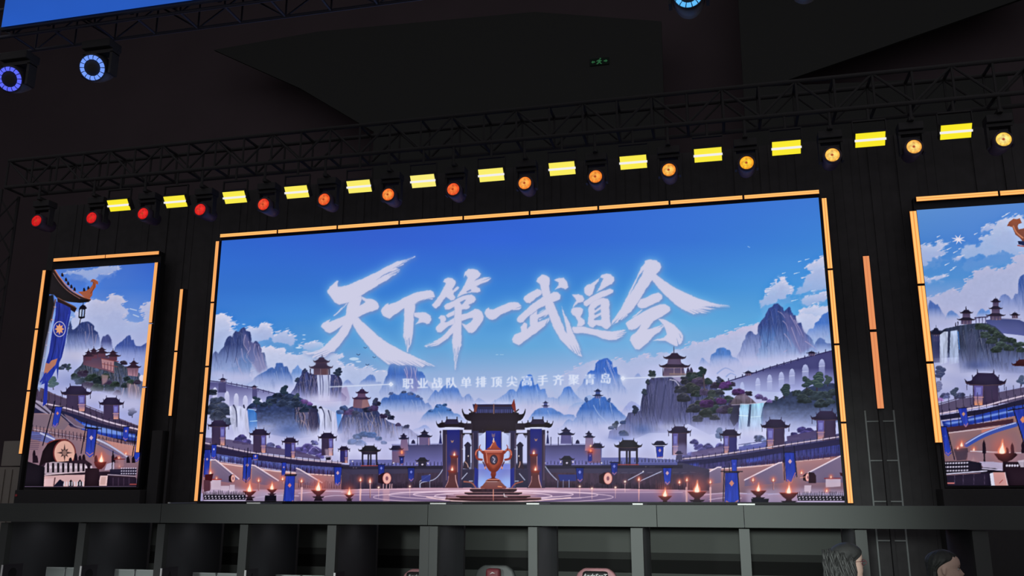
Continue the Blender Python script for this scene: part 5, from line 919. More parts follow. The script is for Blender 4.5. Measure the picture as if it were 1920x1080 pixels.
def left_picture(sc=1.5):
    xs = [50, 170, 290]; ys = [490, 540, 600, 660, 720, 780, 920]
    G = [[(84,120,196),(84,124,204),(52,96,198)], [(66,104,196),(74,120,206),(60,112,206)], [(120,150,212),(130,156,212),(110,146,214)], [(140,150,206),(176,182,216),(160,170,218)],
         [(150,156,206),(150,160,212),(120,140,206)], [(150,148,196),(160,160,210),(160,168,216)], [(120,100,130)] * 3]
    s = Sheet(36, 480, 310, 925, sc, (xs, ys, G), 21)
    cloud(s, [(118,510),(150,506),(185,500),(225,498),(222,506),(205,515),(188,514),(182,524),(172,528),(160,522),(140,515)], a=.75, a2=.35, c=(180,186,216))
    cloud(s, [(150,580),(165,562),(180,562),(198,566),(206,562),(204,554),(215,551),(228,556),(236,565),(230,570),(240,584),(236,592),(228,597),(242,602),(262,606),(268,598),(275,590),(262,585),(268,578),(262,572),(275,568),(290,568),(292,640),(240,660),(140,660),(130,600)], a2=.5, c=(192,190,216))
    s.line([(244,579),(256,582)], 2, (180,196,226), .8); s.line([(250,590),(260,594)], 2, (180,196,226), .8)
    s.poly([(150,630),(290,620),(290,660),(150,660)], (166,172,214), .5, blur=5)
    # hills
    mount(s, [(186,670),(190,636),(198,629),(203,627),(208,634),(210,645),(212,670)], (76,84,140), (130,140,200), 664)
    mount(s, [(212,660),(222,644),(230,638),(238,630),(243,629),(246,637),(250,636),(252,645),(262,650),(275,642),(292,636),(292,690),(230,690)], (66,86,156), (120,138,204), 684)
    mount(s, [(122,662),(124,640),(128,615),(131,601),(134,614),(138,618),(150,606),(158,603),(164,602),(170,605),(176,610),(177,618),(183,622),(186,634),(186,650),(176,655),(160,655),(140,664)], (52,66,120), (120,134,196), 664, streak=.2)
    ridges(s, [[(166,608),(168,625),(163,640)],[(172,612),(174,632),(176,650)],[(160,622),(161,645)],[(181,628),(178,645)]], (150,140,170), .55, 2)
    s.glow(150, 668, 50, (190,188,216), .8, 14); s.glow(240, 672, 40, (150,160,214), .5, 12); s.glow(110, 690, 40, (170,176,212), .5, 20)
    # castle crag
    s.poly([(133,712),(140,695),(152,685),(158,674),(160,664),(200,668),(240,690),(262,700),(268,720),(268,760),(228,752),(215,742),(190,735),(165,722)], (46,52,66), .98, c2=(60,68,96), sm=1, grain=.35, a2=.5)
    rocks(s, [(133,712),(152,690),(160,670),(240,690),(264,705),(268,755),(215,742),(165,722)], 775, (26,30,40), (120,116,124), .5, 1.3)
    s.poly([(156,668),(180,664),(214,672),(214,700),(196,694),(178,690),(156,684)], (70,54,80), c2=(120,84,98)); s.poly([(190,672),(214,676),(212,696),(192,690)], (178,130,136), .8)
    for x in (196,202,208): s.line([(x, 680), (x, 694)], 1.6, (96,64,84), .8)
    for x, y, w in ((176,664,26),(191,662,28),(212,668,30),(166,668,22)):
        s.poly([(x - w * .25, y), (x + w * .25, y), (x + w * .25, y + 8), (x - w * .25, y + 8)], (90,56,74)); roof(s, x, y, w, 7, (60,42,62), fin=False, ridge=.2); roof(s, x, y - 6, w * .6, 5, (56,40,62), fin=False, ridge=.18); s.line([(x, y - 14), (x, y - 9)], 1, (56,42,60))
    s.line([(190,672),(222,678)], 2, (110,58,66), .9); s.line([(192,682),(220,688)], 1.4, (120,66,70), .8)
    s.poly([(238,688),(260,690),(258,706),(240,704)], (100,74,96), c2=(170,130,146)); roof(s, 250, 689, 30, 8, (62,44,66), fin=False, ridge=.2); roof(s, 251, 682, 18, 6, (58,42,64), fin=False, ridge=.18); s.line([(251,672),(251,678)], 1, (60,44,64))
    for x in (249,255): s.line([(x, 694), (x, 704)], 1.2, (100,70,90), .9)
    bushes(s, [(142,706,8),(155,700,9),(150,715,9),(170,708,10),(165,722,10),(186,712,11),(182,726,11),(200,716,9),(205,728,9),(216,720,8),(220,736,7),(238,710,6),(246,716,7),(257,716,6),(234,722,7),(198,704,7),(232,680,6)], (40,50,52), (90,104,96), 31, cols=[(40,52,50),(56,46,70),(36,46,54)])
    s.poly([(190,702),(204,704),(200,716),(192,722)], (160,130,136), .7, blur=1); s.poly([(238,718),(258,722),(264,748),(250,750),(240,745)], (140,118,132), .7, blur=1, streak=.3)
    ridges(s, [[(244,720),(242,735),(246,748)],[(252,720),(256,736),(254,750)],[(260,726),(262,742)],[(232,728),(228,745)]], (190,160,160), .6, 1.8)
    s.dot(266, 709, 5, 6, (210,204,226), .9); pine(s, 128, 688, 7, (60,74,90)); pine(s, 100, 716, 12, (66,88,100), (100,120,126)); pine(s, 248, 772, 9, (70,76,110), (110,112,140))
    bushes(s, [(122,686,6),(115,690,5),(180,694,5)], (70,80,110), (110,120,140), 2)
    for x, y, r, ry, a in ((190,742,50,13,.85),(240,758,40,12,.8),(120,735,30,14,.5),(150,752,30,12,.6)): s.glow(x, y, r, (176,176,214), a, ry)
    s.glow(140, 715, 16, (120,130,176), .5, 12)
    for x, y, r, ry, a in ((250,756,34,14,.9),(200,746,40,9,.7),(285,740,20,30,.6),(160,730,20,8,.4)): s.glow(x, y, r, (182,182,218), a, ry)
    # walls rising from the left
    s.poly([(50,720),(80,728),(100,738),(180,770),(262,800),(262,835),(50,800)], (78,64,90), .97, c2=(60,50,80)); s.line([(70,728),(102,740),(160,760),(262,800)], 1.6, (100,84,104), .9)
    for k in range(18): x = 70 + k * 11; y = 735 + (x - 70) * .38; s.line([(x, y - 9), (x, y + 8)], 1, (48,38,60), .9)
    for x, y, w, b in ((143,739,60,32),(209,758,49,28)): tower(s, x, y, w, b)
    rail(s, [(60,752),(110,762),(150,773),(200,790),(262,806)], 2.6, step=12, ph=7)
    s.poly([(50,762),(110,768),(150,780),(200,797),(262,812),(262,832),(200,818),(140,798),(50,790)], (40,38,70))
    s.poly([(140,784),(150,790),(180,800),(225,810),(262,815),(262,828),(220,822),(175,816),(150,806)], (44,74,178), c2=(40,56,140), streak=.2); s.poly([(150,794),(200,803),(258,818),(258,821),(190,811)], (120,150,220), .8, blur=.6)
    for k in range(12): x = 152 + k * 9.5; y = 798 + (x - 152) * .2; s.line([(x, y - 8), (x + 1, y + 14)], 1.3, (26,28,60), .9)
    s.poly([(120,776),(135,782),(160,800),(150,806),(128,790)], (112,92,112), .9); s.line([(112,774),(140,798),(166,806)], 1.6, (140,130,160), .8)
    s.poly([(52,775),(110,775),(132,800),(262,835),(262,900),(40,900)], (150,118,126), .97, c2=(120,92,108), g=(770,890))
    s.poly([(64,776),(112,778),(130,794),(120,806),(60,800)], (120,100,116)); rail(s, [(58,804),(100,812),(150,820),(200,828),(260,836)], 1.6, step=7, ph=8, c=(200,176,190)); crowd(s, [(60,812),(150,822),(258,836)], 8, 3.2, (60,30,44), .8, 3)
    s.poly([(180,822),(260,838),(258,858),(230,850)], (186,132,128), .9); s.poly([(180,822),(190,822),(240,856),(236,864),(200,852)], (120,104,130), .9); s.line(smooth([(182,824),(205,835),(238,856)], 3, False), 3, (184,184,214), .9); s.line([(178,830),(230,856)], 1.5, (60,70,130), .7)
    s.poly([(55,808),(90,812),(104,822),(95,832),(55,822)], (84,94,160), .8); s.line([(76,812),(102,824)], 3, (196,196,224), .8)
    for k in range(8): s.line([(56, 818 + k * 3.4), (78 - k, 817 + k * 3.6)], 1.2, (80,60,84), .8)
    s.poly([(64,752),(75,752),(92,768),(100,775),(88,776),(66,764)], (150,140,168), .9, sm=2); s.line(smooth([(66,755),(78,764),(92,775)], 3, False), 3, (60,50,74))
    # big eave and banner
    s.poly([(60,480),(98,480),(104,506),(112,522),(124,542),(138,553),(152,560),(166,563),(168,566),(150,568),(128,566),(108,560),(100,552),(86,552),(70,560),(50,600)], (30,26,30))
    s.line(smooth([(102,507),(108,517),(118,533),(132,547),(148,556),(168,562)], 4, False), 4.5, (52,34,36)); s.line(smooth([(103,506),(110,517),(122,532),(136,545),(152,555),(170,561)], 4, False), 1.8, (176,116,100), .95); s.line(smooth([(100,512),(112,530),(128,546),(150,560)], 4, False), 1, (150,110,110), .8)
    for i, (x, y) in enumerate(((117,515),(124,524),(128,531),(134,537),(140,542),(158,543),(166,540))): s.poly([(x - 2.4, y + 3), (x - 2, y - 2), (x, y - 4), (x + 2, y), (x + 2.4, y + 4)], (38,28,34))
    s.poly([(146,547),(160,546),(168,541),(173,535),(175,528),(171,527),(170,532),(170,526),(174,523),(178,524),(184,528),(184,534),(180,532),(180,538),(174,546),(173,554),(168,560),(160,559)], (150,86,68), sm=1); s.line(smooth([(172,528),(176,531),(176,540),(170,550)], 3, False), 1.2, (96,50,44), .8)
    s.poly([(107,556),(112,560),(140,574),(144,578),(140,586),(134,582),(108,568)], (40,28,34)); s.line([(108,558),(143,577)], 1.2, (130,90,80), .8)
    s.poly([(150,575),(155,571),(160,573),(163,578),(160,580),(159,596),(152,598),(147,596),(148,579)], (30,28,46)); s.poly([(150,581),(153,579),(152,594),(149,593)], (190,205,235), .9); s.poly([(155,580),(158,581),(157,593),(154,594)], (160,180,225), .9); s.line([(156,568),(156,573)], 1.2, (30,26,40)); s.line([(151,598),(149,608)], 1.6, (44,36,50))
    s.poly([(105,565),(118,570),(132,577),(133,585),(128,610),(122,645),(116,670),(106,690),(98,705),(90,716),(76,722),(72,712),(82,695),(92,660),(98,620),(104,590)], (40,52,142), c2=(44,58,150), streak=.2)
    s.line(smooth([(112,570),(108,610),(100,660),(88,700)], 3, False), 2, (28,36,104), .8); s.line(smooth([(128,590),(120,630),(112,670)], 3, False), 1.6, (64,80,176), .8)
    t = np.linspace(0, 6.283, 30); s.line(np.stack([111.5 + 11 * np.cos(t), 617 + 14 * np.sin(t)], 1), 1.3, (196,190,210), .9)
    st = [(111.5 + (9 if i % 2 == 0 else 5) * np.cos(i * np.pi / 8), 617 + (11 if i % 2 == 0 else 6) * np.sin(i * np.pi / 8)) for i in range(16)]; s.poly(st, (204,150,120))
    s.poly([(85,680),(92,682),(96,676),(108,672),(104,684),(94,694),(84,705),(82,695)], (176,116,96), .9); s.poly([(106,690),(112,670),(109,700),(108,712)], (40,60,150)); 
    s.line([(104,562),(92,620),(80,690),(74,720)], 3, (92,74,84)); 
    for k in range(6): x = 102 - k * 4.6; y = 575 + k * 24; s.line([(x - 2, y), (x + 2.4, y + 1)], 1.6, (176,140,140), .9)
    s.poly([(50,600),(74,560),(100,552),(102,570),(86,640),(70,730),(50,760)], (24,22,26), .96, blur=.4); s.poly([(88,640),(94,600),(97,610),(90,660),(80,712),(74,735),(70,728)], (140,160,206), .7)
    s.line([(76,716),(86,700)], 3, (44,56,150)); s.poly([(84,715),(90,715),(88,756),(80,762)], (40,52,150))
    # front of the arena
    banner(s, [(104,762),(117,763),(109,796),(98,798)], em=(200,130,110)); banner(s, [(164,803),(182,805),(176,852),(160,850)], em=(200,170,190)); banner(s, [(232,800),(242,800),(240,824),(230,822)]); banner(s, [(258,815),(266,816),(262,860),(250,862)])
    s.line([(103,752),(80,835)], 2, (28,24,46)); s.line([(163,790),(152,850)], 1.8, (28,24,46)); s.line([(183,800),(176,856)], 1.6, (28,24,46)); s.line([(160,801),(190,804)], 2, (26,24,40)); s.line([(255,815),(248,855)], 1.8, (26,24,44))
    s.poly([(72,878),(80,846),(92,828),(108,824),(128,824),(126,878),(100,888)], (30,18,26), sm=1); s.line(smooth([(88,832),(104,825),(124,824)], 3, False), 1.6, (130,60,56), .9)
    s.dot(121, 849.5, 21.5, 25.5, (110,52,54)); s.dot(121, 849.5, 19, 23, (206,158,146))
    st = [(121 + (15 if i % 4 == 0 else 10 if i % 2 == 0 else 5) * np.cos(i * np.pi / 8), 849 + (17 if i % 4 == 0 else 11 if i % 2 == 0 else 6) * np.sin(i * np.pi / 8)) for i in range(16)]; s.poly(st, (90,66,66)); s.dot(121, 849, 4, 5, (170,130,120), .7)
    for x, h in ((64,24),(142,18),(150,14),(157,16),(180,14),(212,16),(218,12),(68,14),(132,10),(240,12),(250,12)): s.poly([(x - 3, 868), (x - 3, 868 - h * .7), (x - 1, 868 - h), (x + 1.5, 868 - h), (x + 3, 868 - h * .6), (x + 4, 868)], (34,20,34))
    s.poly([(84,868),(160,862),(172,870),(172,885),(200,884),(254,886),(254,912),(60,912),(60,885)], (46,30,44)); s.poly([(86,868),(100,866),(160,870),(168,884),(140,886),(88,890),(78,886)], (176,156,170), .9)
    for x in np.arange(88, 168, 9.5): s.poly([(x, 868), (x + 4, 868), (x + 4, 886), (x, 886)], (34,22,34)); s.dot(x + 7, 876, 2, 3, (200,184,200), .8)
    s.line(smooth([(76,892),(110,888),(170,884)], 3, False), 2, (205,180,190), .9)
    s.poly([(78,893),(110,891),(160,890),(160,912),(74,912)], (196,158,162)); s.poly([(80,898),(100,897),(98,911),(76,911)], (206,170,176)); s.line([(103,896),(101,911)], 2, (80,50,60)); s.poly([(188,892),(202,892),(200,911),(184,911)], (206,172,176)); s.poly([(190,894),(199,894),(197,909),(187,909)], (186,150,150))
    for x in (114,133,150): s.poly([(x - 5, 912), (x - 4, 904), (x, 899), (x + 4, 904), (x + 5, 912)], (28,22,36))
    for x in np.arange(120, 158, 5): s.line([(x, 904), (x, 910)], 2.4, (200,190,205), .9)
    s.poly([(160,878),(186,878),(186,912),(158,912)], (40,24,34)); s.poly([(100,912),(112,899),(120,903),(118,912)], (34,30,50))
    s.poly([(176,866),(200,866),(196,874),(190,880),(184,880),(178,873)], (70,26,32)); flame(s, 190, 866, 19); s.poly([(200,870),(214,866),(214,880),(196,882)], (180,166,190), .9)
    for x, y, h in ((223,862,8),(224,875,7),(236,852,6)): flame(s, x, y, h)
    s.poly([(216,862),(232,861),(232,874),(216,876)], (150,110,120), .8); s.line([(214,861),(234,861)], 1.6, (120,50,54)); s.line([(212,846),(210,880)], 1.8, (34,20,36)); s.poly([(206,880),(256,878),(256,890),(206,892)], (36,30,52), .9)
    for x in np.arange(228, 256, 4.4):
        for y in (878, 883, 888): s.dot(x, y, 1.5, 1.1, (200,190,215), .85)
    s.line([(202,890),(254,893)], 1.6, (190,170,190), .8); s.poly([(202,894),(256,896),(256,912),(202,912)], (40,28,46)); s.line([(244,908),(256,908)], 1.6, (170,80,80), .9)
    for x in (212,222,232,242): s.line([(x, 896), (x, 910)], 1, (80,60,84), .8)
    s.poly([(36,860),(84,876),(82,912),(36,912)], (24,18,28)); s.poly([(50,480),(100,480),(100,500),(60,560),(50,620)], (26,24,28), .85, blur=1)
    crisp(s)
    return s

def right_picture(sc=1.5):
    xs = [1715, 1820, 1930, 2120]; ys = [385, 450, 520, 580, 640, 700, 760, 920]
    G = [[(92,142,208),(88,138,210),(84,134,210),(80,130,210)], [(74,130,204),(76,130,208),(80,134,208),(84,134,208)], [(78,140,206),(82,142,208),(90,150,210),(90,150,210)], [(150,166,214),(160,172,214),(170,178,216),(160,170,214)],
         [(160,172,212),(170,178,216),(170,176,216),(160,170,214)], [(140,150,202),(150,156,204),(120,130,184),(110,120,176)], [(170,172,210),(160,160,204),(150,150,196),(140,140,190)], [(110,90,120)] * 4]
    s = Sheet(1705, 350, 2130, 925, sc, (xs, ys, G), 41)
    c1 = (196, 200, 226)
    cloud(s, [(1724,462),(1732,460),(1741,455),(1742,461),(1756,456),(1762,452),(1768,450),(1762,457),(1778,455),(1770,462),(1764,470),(1776,471),(1766,478),(1758,480),(1758,486),(1748,484),(1740,492),(1728,500),(1724,500)], c1)
    cloud(s, [(1800,476),(1806,466),(1812,460),(1830,456),(1826,464),(1840,460),(1842,450),(1838,446),(1850,440),(1862,436),(1858,424),(1872,415),(1884,410),(1900,404),(1908,400),(1920,410),(1990,400),(2010,440),(1990,480),(1930,490),(1905,478),(1880,470),(1868,472),(1850,478),(1838,476),(1824,482),(1808,484)], c1, (180,190,224))
    cloud(s, [(1735,560),(1745,556),(1760,552),(1775,545),(1790,541),(1796,546),(1806,540),(1812,530),(1808,524),(1820,522),(1826,510),(1838,504),(1850,502),(1868,500),(1865,507),(1880,503),(1895,495),(1905,492),(1895,485),(1910,476),(1930,470),(2120,440),(2120,640),(1735,640)], (186,186,216), (170,172,210), a2=.7)
    cloud(s, [(1733,520),(1745,522),(1760,518),(1776,516),(1765,524),(1745,528),(1735,528)], c1); cloud(s, [(1786,490),(1796,482),(1806,478),(1800,486)], c1); cloud(s, [(1838,428),(1850,422),(1862,420),(1858,430),(1845,433)], c1)
    for x, y, r in ((1760,443,3),(1792,472,4),(1800,466,2),(1786,505,4),(1790,501,3),(1776,495,4),(1830,438,3),(1884,404,5),(1890,400,4),(1780,466,4)): s.line([(x - r, y + r * .5), (x + r, y - r * .5)], 1.8, (206,214,234), .85, w2=.6)
    for k in range(8): a = k * np.pi / 4 + .3; s.line([(1797, 449), (1797 + 13 * np.cos(a), 449 + 9 * np.sin(a))], 4, (206,208,230), .95, w2=.5)
    # far hills
    mount(s, [(1738,610),(1741,570),(1744,563),(1750,568),(1755,572),(1758,570),(1765,582),(1770,590),(1774,605)], (84,112,180), (150,164,212), 602); mount(s, [(1770,610),(1776,588),(1784,582),(1792,588),(1800,600)], (104,136,198), (160,172,214), 602)
    mount(s, [(1828,600),(1836,582),(1842,578),(1848,584),(1854,580),(1858,600)], (104,140,204), (150,165,212), 600); mount(s, [(1870,580),(1874,560),(1880,552),(1890,554),(1898,562),(1903,550),(1908,550),(1910,525),(1916,516),(1924,512),(1950,500),(1990,520),(2040,540),(2060,600),(1900,600)], (66,96,170), (130,146,206), 596, streak=.2)
    s.glow(1800, 606, 60, (172,176,214), .6, 10); s.glow(1900, 596, 40, (168,172,212), .6, 10); s.glow(1760, 620, 20, (172,176,214), .6, 14)
    # castle
    s.poly([(1848,600),(1880,596),(1912,600),(1925,606),(1925,630),(1880,625),(1852,612)], (60,68,118), .95, c2=(90,96,156)); s.line([(1876,597),(1914,598)], 2, (150,150,186), .9)
    pagoda(s, 1867, 600, 38, 3, 8, (70,62,96)); pagoda(s, 1903, 597, 20, 1, 6, (66,60,90)); pagoda(s, 1812, 608, 36, 2, 8, (64,56,88)); s.line([(1866,562),(1866,568)], 1.2, (50,44,70)); s.line([(1811,575),(1811,582)], 1.2, (50,44,70))
    for x in (1830,1836,1842,1848): s.line([(x, 596), (x, 606)], 1.6, (84,82,120)); s.line([(1828,596),(1852,594)], 2, (70,66,100)); s.line([(1796,612),(1796,604)], 2, (50,46,70)); s.line([(1792,612),(1792,606)], 2, (50,46,70))
    s.poly([(1740,640),(1742,622),(1750,618),(1766,620),(1772,616),(1782,614),(1800,610),(1830,606),(1850,606),(1866,612),(1880,625),(1896,640),(1925,655),(2120,690),(2120,720),(1930,700),(1880,700),(1850,696),(1800,700),(1796,670),(1750,672),(1745,690)], (52,60,86), .98, c2=(76,90,146), a2=.35, g=(650,700), sm=1, streak=.25)
    rocks(s, [(1800,690),(1804,620),(1830,608),(1866,614),(1896,642),(1930,660),(1930,698),(1850,696)], 712, (34,38,64), (120,124,150), .5, 1.0)
    bushes(s, [(1838,612,9),(1850,614,8),(1862,620,9),(1848,628,9),(1870,628,9),(1884,636,8),(1860,638,10),(1876,646,9),(1898,638,7),(1906,646,7),(1892,652,9),(1916,645,6),(1914,655,8),(1868,655,9),(1930,660,9)], (52,64,66), (110,128,112), 42); s.poly([(1812,640),(1815,625),(1825,620),(1832,640),(1830,690),(1815,690)], (70,76,110), .6, blur=2)
    pagoda(s, 1755, 640, 22, 1, 14, (52,56,92)); s.poly([(1748,630),(1764,630),(1766,680),(1750,680)], (54,58,100), .8)
    s.poly([(1762,628),(1770,622),(1778,622),(1776,680),(1762,684)], (190,200,228), .95, a2=.7, streak=.2); s.poly([(1782,621),(1795,619),(1798,680),(1780,684)], (180,196,230), .95, a2=.7, streak=.2); s.line([(1779,620),(1778,660)], 3, (54,60,90)); s.line([(1796,622),(1799,655)], 1.6, (70,130,210), .8)
    for x, y, r, ry, a in ((1780,690,30,16,.9),(1840,702,60,12,.8),(1900,715,40,14,.7),(1930,690,20,10,.4),(1770,720,30,14,.7),(1980,720,70,20,.6)): s.glow(x, y, r, (182,184,218), a, ry)
    s.glow(1830, 685, 26, (70,84,140), .6, 9)
    pine(s, 1764, 697, 13, (66,74,112), (110,116,144)); pine(s, 1790, 735, 10, (62,70,98), (100,108,128)); pine(s, 1915, 712, 10, (74,86,120), (120,130,150)); pine(s, 1758, 725, 12, (110,114,156), (150,150,184), trunk=False); bushes(s, [(1772,742,8),(1800,742,9)], (80,84,124), (130,128,160), 4); s.poly([(1758,746),(1766,746),(1770,752),(1758,752)], (150,90,170), .7, blur=1)
    # wall, tower, blue bolster, arena
    s.poly([(1758,760),(1800,748),(1850,740),(1920,726),(2120,690),(2120,730),(1920,752),(1850,760),(1760,775)], (84,74,104), .97); s.line([(1758,758),(1800,746),(1850,738)], 1.4, (70,60,90))
    tower(s, 1848, 720, 80, 40, side=-1, glowc=(206,140,110)); roof(s, 1920, 685, 48, 12, (64,34,44))
    for k in range(12): x = 1765 + k * 13.5; y = 772 - (x - 1765) * .2; s.line([(x, y - 22), (x + 1, y)], 1.2, (50,44,70), .9)
    rail(s, [(1760,776),(1800,769),(1850,760),(1920,742),(2120,700)], 2.6, step=14, ph=6); s.poly([(1762,779),(1850,766),(1920,748),(2120,706),(2120,722),(1920,760),(1850,776),(1764,788)], (36,34,62))
    s.poly([(1766,790),(1800,786),(1850,774),(1900,762),(1925,758),(2120,720),(2120,740),(1925,776),(1860,788),(1800,800),(1770,802)], (44,74,176), c2=(34,52,140), streak=.15); s.poly([(1770,793),(1800,789),(1850,779),(1920,764),(1920,767),(1850,783),(1780,796)], (130,160,226), .8, blur=.8)
    for k in range(11): x = 1782 + k * 15; y = 785 - (x - 1782) * .19; s.line([(x, y - 4), (x + 2, y + 26)], 1.6, (26,26,56), .9)
    s.poly([(1766,802),(1800,800),(1860,790),(1920,776),(2120,740),(2120,912),(1770,912)], (150,112,116), c2=(110,86,100)); s.poly([(1768,802),(1860,791),(1900,785),(1900,794),(1850,800),(1774,812)], (60,36,54), .9); s.line([(1776,812),(1850,803),(1900,796)], 1.8, (200,180,192), .9); s.poly([(1840,806),(1885,798),(1870,808),(1842,818)], (190,120,112), .8, blur=1)
    s.line(smooth([(1812,834),(1840,818),(1870,806),(1904,796)], 4, False), 9, (60,80,160)); s.line(smooth([(1811,832),(1840,815),(1870,803),(1904,793)], 4, False), 2, (196,196,222), .8)
    banner(s, [(1796,766),(1812,764),(1816,796),(1806,797)], em=(190,140,110)); banner(s, [(1900,768),(1926,764),(1934,822),(1918,826)], em=(210,130,90)); banner(s, [(1764,800),(1774,800),(1784,850),(1772,850)], em=(60,80,170))
    s.line([(1899,764),(1920,830)], 2, (24,22,46)); s.line([(1776,806),(1790,862)], 2, (24,22,46)); s.line([(1890,770),(1925,764)], 2, (24,22,40))
    s.poly([(1788,842),(1814,840),(1816,850),(1812,862),(1794,864)], (74,58,74)); flame(s, 1803, 837, 12); flame(s, 1796, 842, 6); flame(s, 1826, 845, 8); flame(s, 1825, 865, 12)
    s.line([(1820,846),(1925,850)], 2, (200,190,206), .8); s.poly([(1814,848),(1925,850),(1925,875),(1814,872)], (140,110,124), .9)
    for x, h in ((1845,26),(1898,20),(1918,24),(1888,12)): s.poly([(x - 3, 850), (x - 3, 850 - h * .7), (x, 850 - h), (x + 3, 850 - h * .65), (x + 4, 850)], (36,22,38))
    s.line([(1845,830),(1846,868)], 3, (30,22,38)); s.poly([(1864,851),(1904,849),(1908,853),(1898,862),(1884,868),(1872,862)], (36,20,30)); flame(s, 1879, 850, 28)
    s.poly([(1836,866),(1862,866),(1880,868),(1880,882),(1846,880)], (170,160,190), .9); s.poly([(1838,876),(1866,878),(1882,884),(1880,900),(1840,890)], (30,24,38)); s.line([(1838,878),(1882,882)], 2.2, (190,180,210), .9)
    s.poly([(1880,866),(2120,866),(2120,912),(1880,912)], (36,22,34)); s.poly([(1908,864),(1920,862),(1920,876),(1914,876)], (190,178,196), .8)
    for x in np.arange(1888, 1910, 5): s.dot(x, 873, 2, 2.2, (206,200,220), .9)
    s.poly([(1765,866),(1818,864),(1840,868),(1842,886),(1768,890)], (26,22,38), .95)
    for x in np.arange(1772, 1816, 5.2):
        for y in (869, 876, 883): s.dot(x, y - (x - 1772) * .03, 2, 1.3, (206,198,222), .9)
    s.line([(1772,889),(1850,883)], 2, (200,196,222), .9); s.poly([(1770,892),(1860,886),(1862,912),(1772,912)], (38,30,50)); s.line([(1775,906),(1789,906)], 2, (206,120,120), .95)
    s.poly([(1856,888),(1862,886),(1866,912),(1859,912)], (200,196,214)); s.poly([(1862,886),(1884,886),(1890,912),(1866,912)], (190,140,140)); s.line([(1874,906),(1880,900)], 1.2, (150,70,70)); s.line([(1884,886),(1890,912)], 1.4, (220,200,210), .8)
    for x in (1790,1806,1826,1846): s.line([(x, 890), (x, 908)], 1, (84,70,96), .8)
    # gilded eave at the right
    s.poly([(1888,424),(1892,416),(1900,410),(1906,411),(1912,409),(1916,418),(1910,420),(1908,424),(1910,430),(1920,428),(1990,420),(2120,410),(2120,480),(1990,470),(1925,462),(1912,446),(1904,440),(1898,426),(1892,424)], (150,92,76), sm=1, c2=(90,50,44)); s.line(smooth([(1900,424),(1906,436),(1918,446)], 3, False), 2.4, (196,130,104), .9)
    s.poly([(1908,452),(1925,452),(2120,470),(2120,560),(1990,500),(1925,462),(1910,458)], (40,48,84)); s.line([(1908,460),(1925,463)], 2, (150,70,60))
    s.poly([(1990,490),(2120,500),(2120,860),(2010,860),(2000,600)], (44,34,50), sm=0)
    crisp(s)
    return s

def upper_picture(sc=.4):
    xs = [-400, 200, 1400, 2000]; ys = [-700, -300, 52]
    s = Sheet(-400, -700, 2000, 60, sc, (xs, ys, [[(30,70,170),(36,76,176),(40,84,186),(44,90,190)], [(34,80,180),(40,84,184),(44,92,192),(48,98,196)], [(36,88,190),(34,86,184),(50,104,198),(54,108,200)]]), 61)
    s.im *= (1 + .12 * (noise2(s.H, s.W, 60, 30, 9, 3) - .5))[..., None]
    return s
# ---------------------------------------------------------------- LED walls
def homog(src, dst):
    A = []
    for (x, y), (u, v) in zip(src, dst):
        A.append([x, y, 1, 0, 0, 0, -u * x, -u * y, u]); A.append([0, 0, 0, x, y, 1, -v * x, -v * y, v])
    A = np.array(A, float); h = np.linalg.solve(A[:, :8], A[:, 8]); return np.append(h, 1).reshape(3, 3)

def srgb_lin(a):
    a = np.clip(a / 255.0, 0, 1); return np.where(a <= .04045, a / 12.92, ((a + .055) / 1.055) ** 2.4)

def led_material(name):
    m = bpy.data.materials.new(name); m.use_nodes = True; nt = m.node_tree; b = nt.nodes['Principled BSDF']
    at = nt.nodes.new('ShaderNodeAttribute'); at.attribute_type = 'GEOMETRY'; at.attribute_name = 'led'
    b.inputs['Base Color'].default_value = (.012, .012, .013, 1); b.inputs['Roughness'].default_value = .7; b.inputs['Specular IOR Level'].default_value = .1
    nt.links.new(at.outputs['Color'], b.inputs['Emission Color']); b.inputs['Emission Strength'].default_value = 1.0
    m.cycles.emission_sampling = 'NONE'
    return m
LED = led_material('led_pixels')

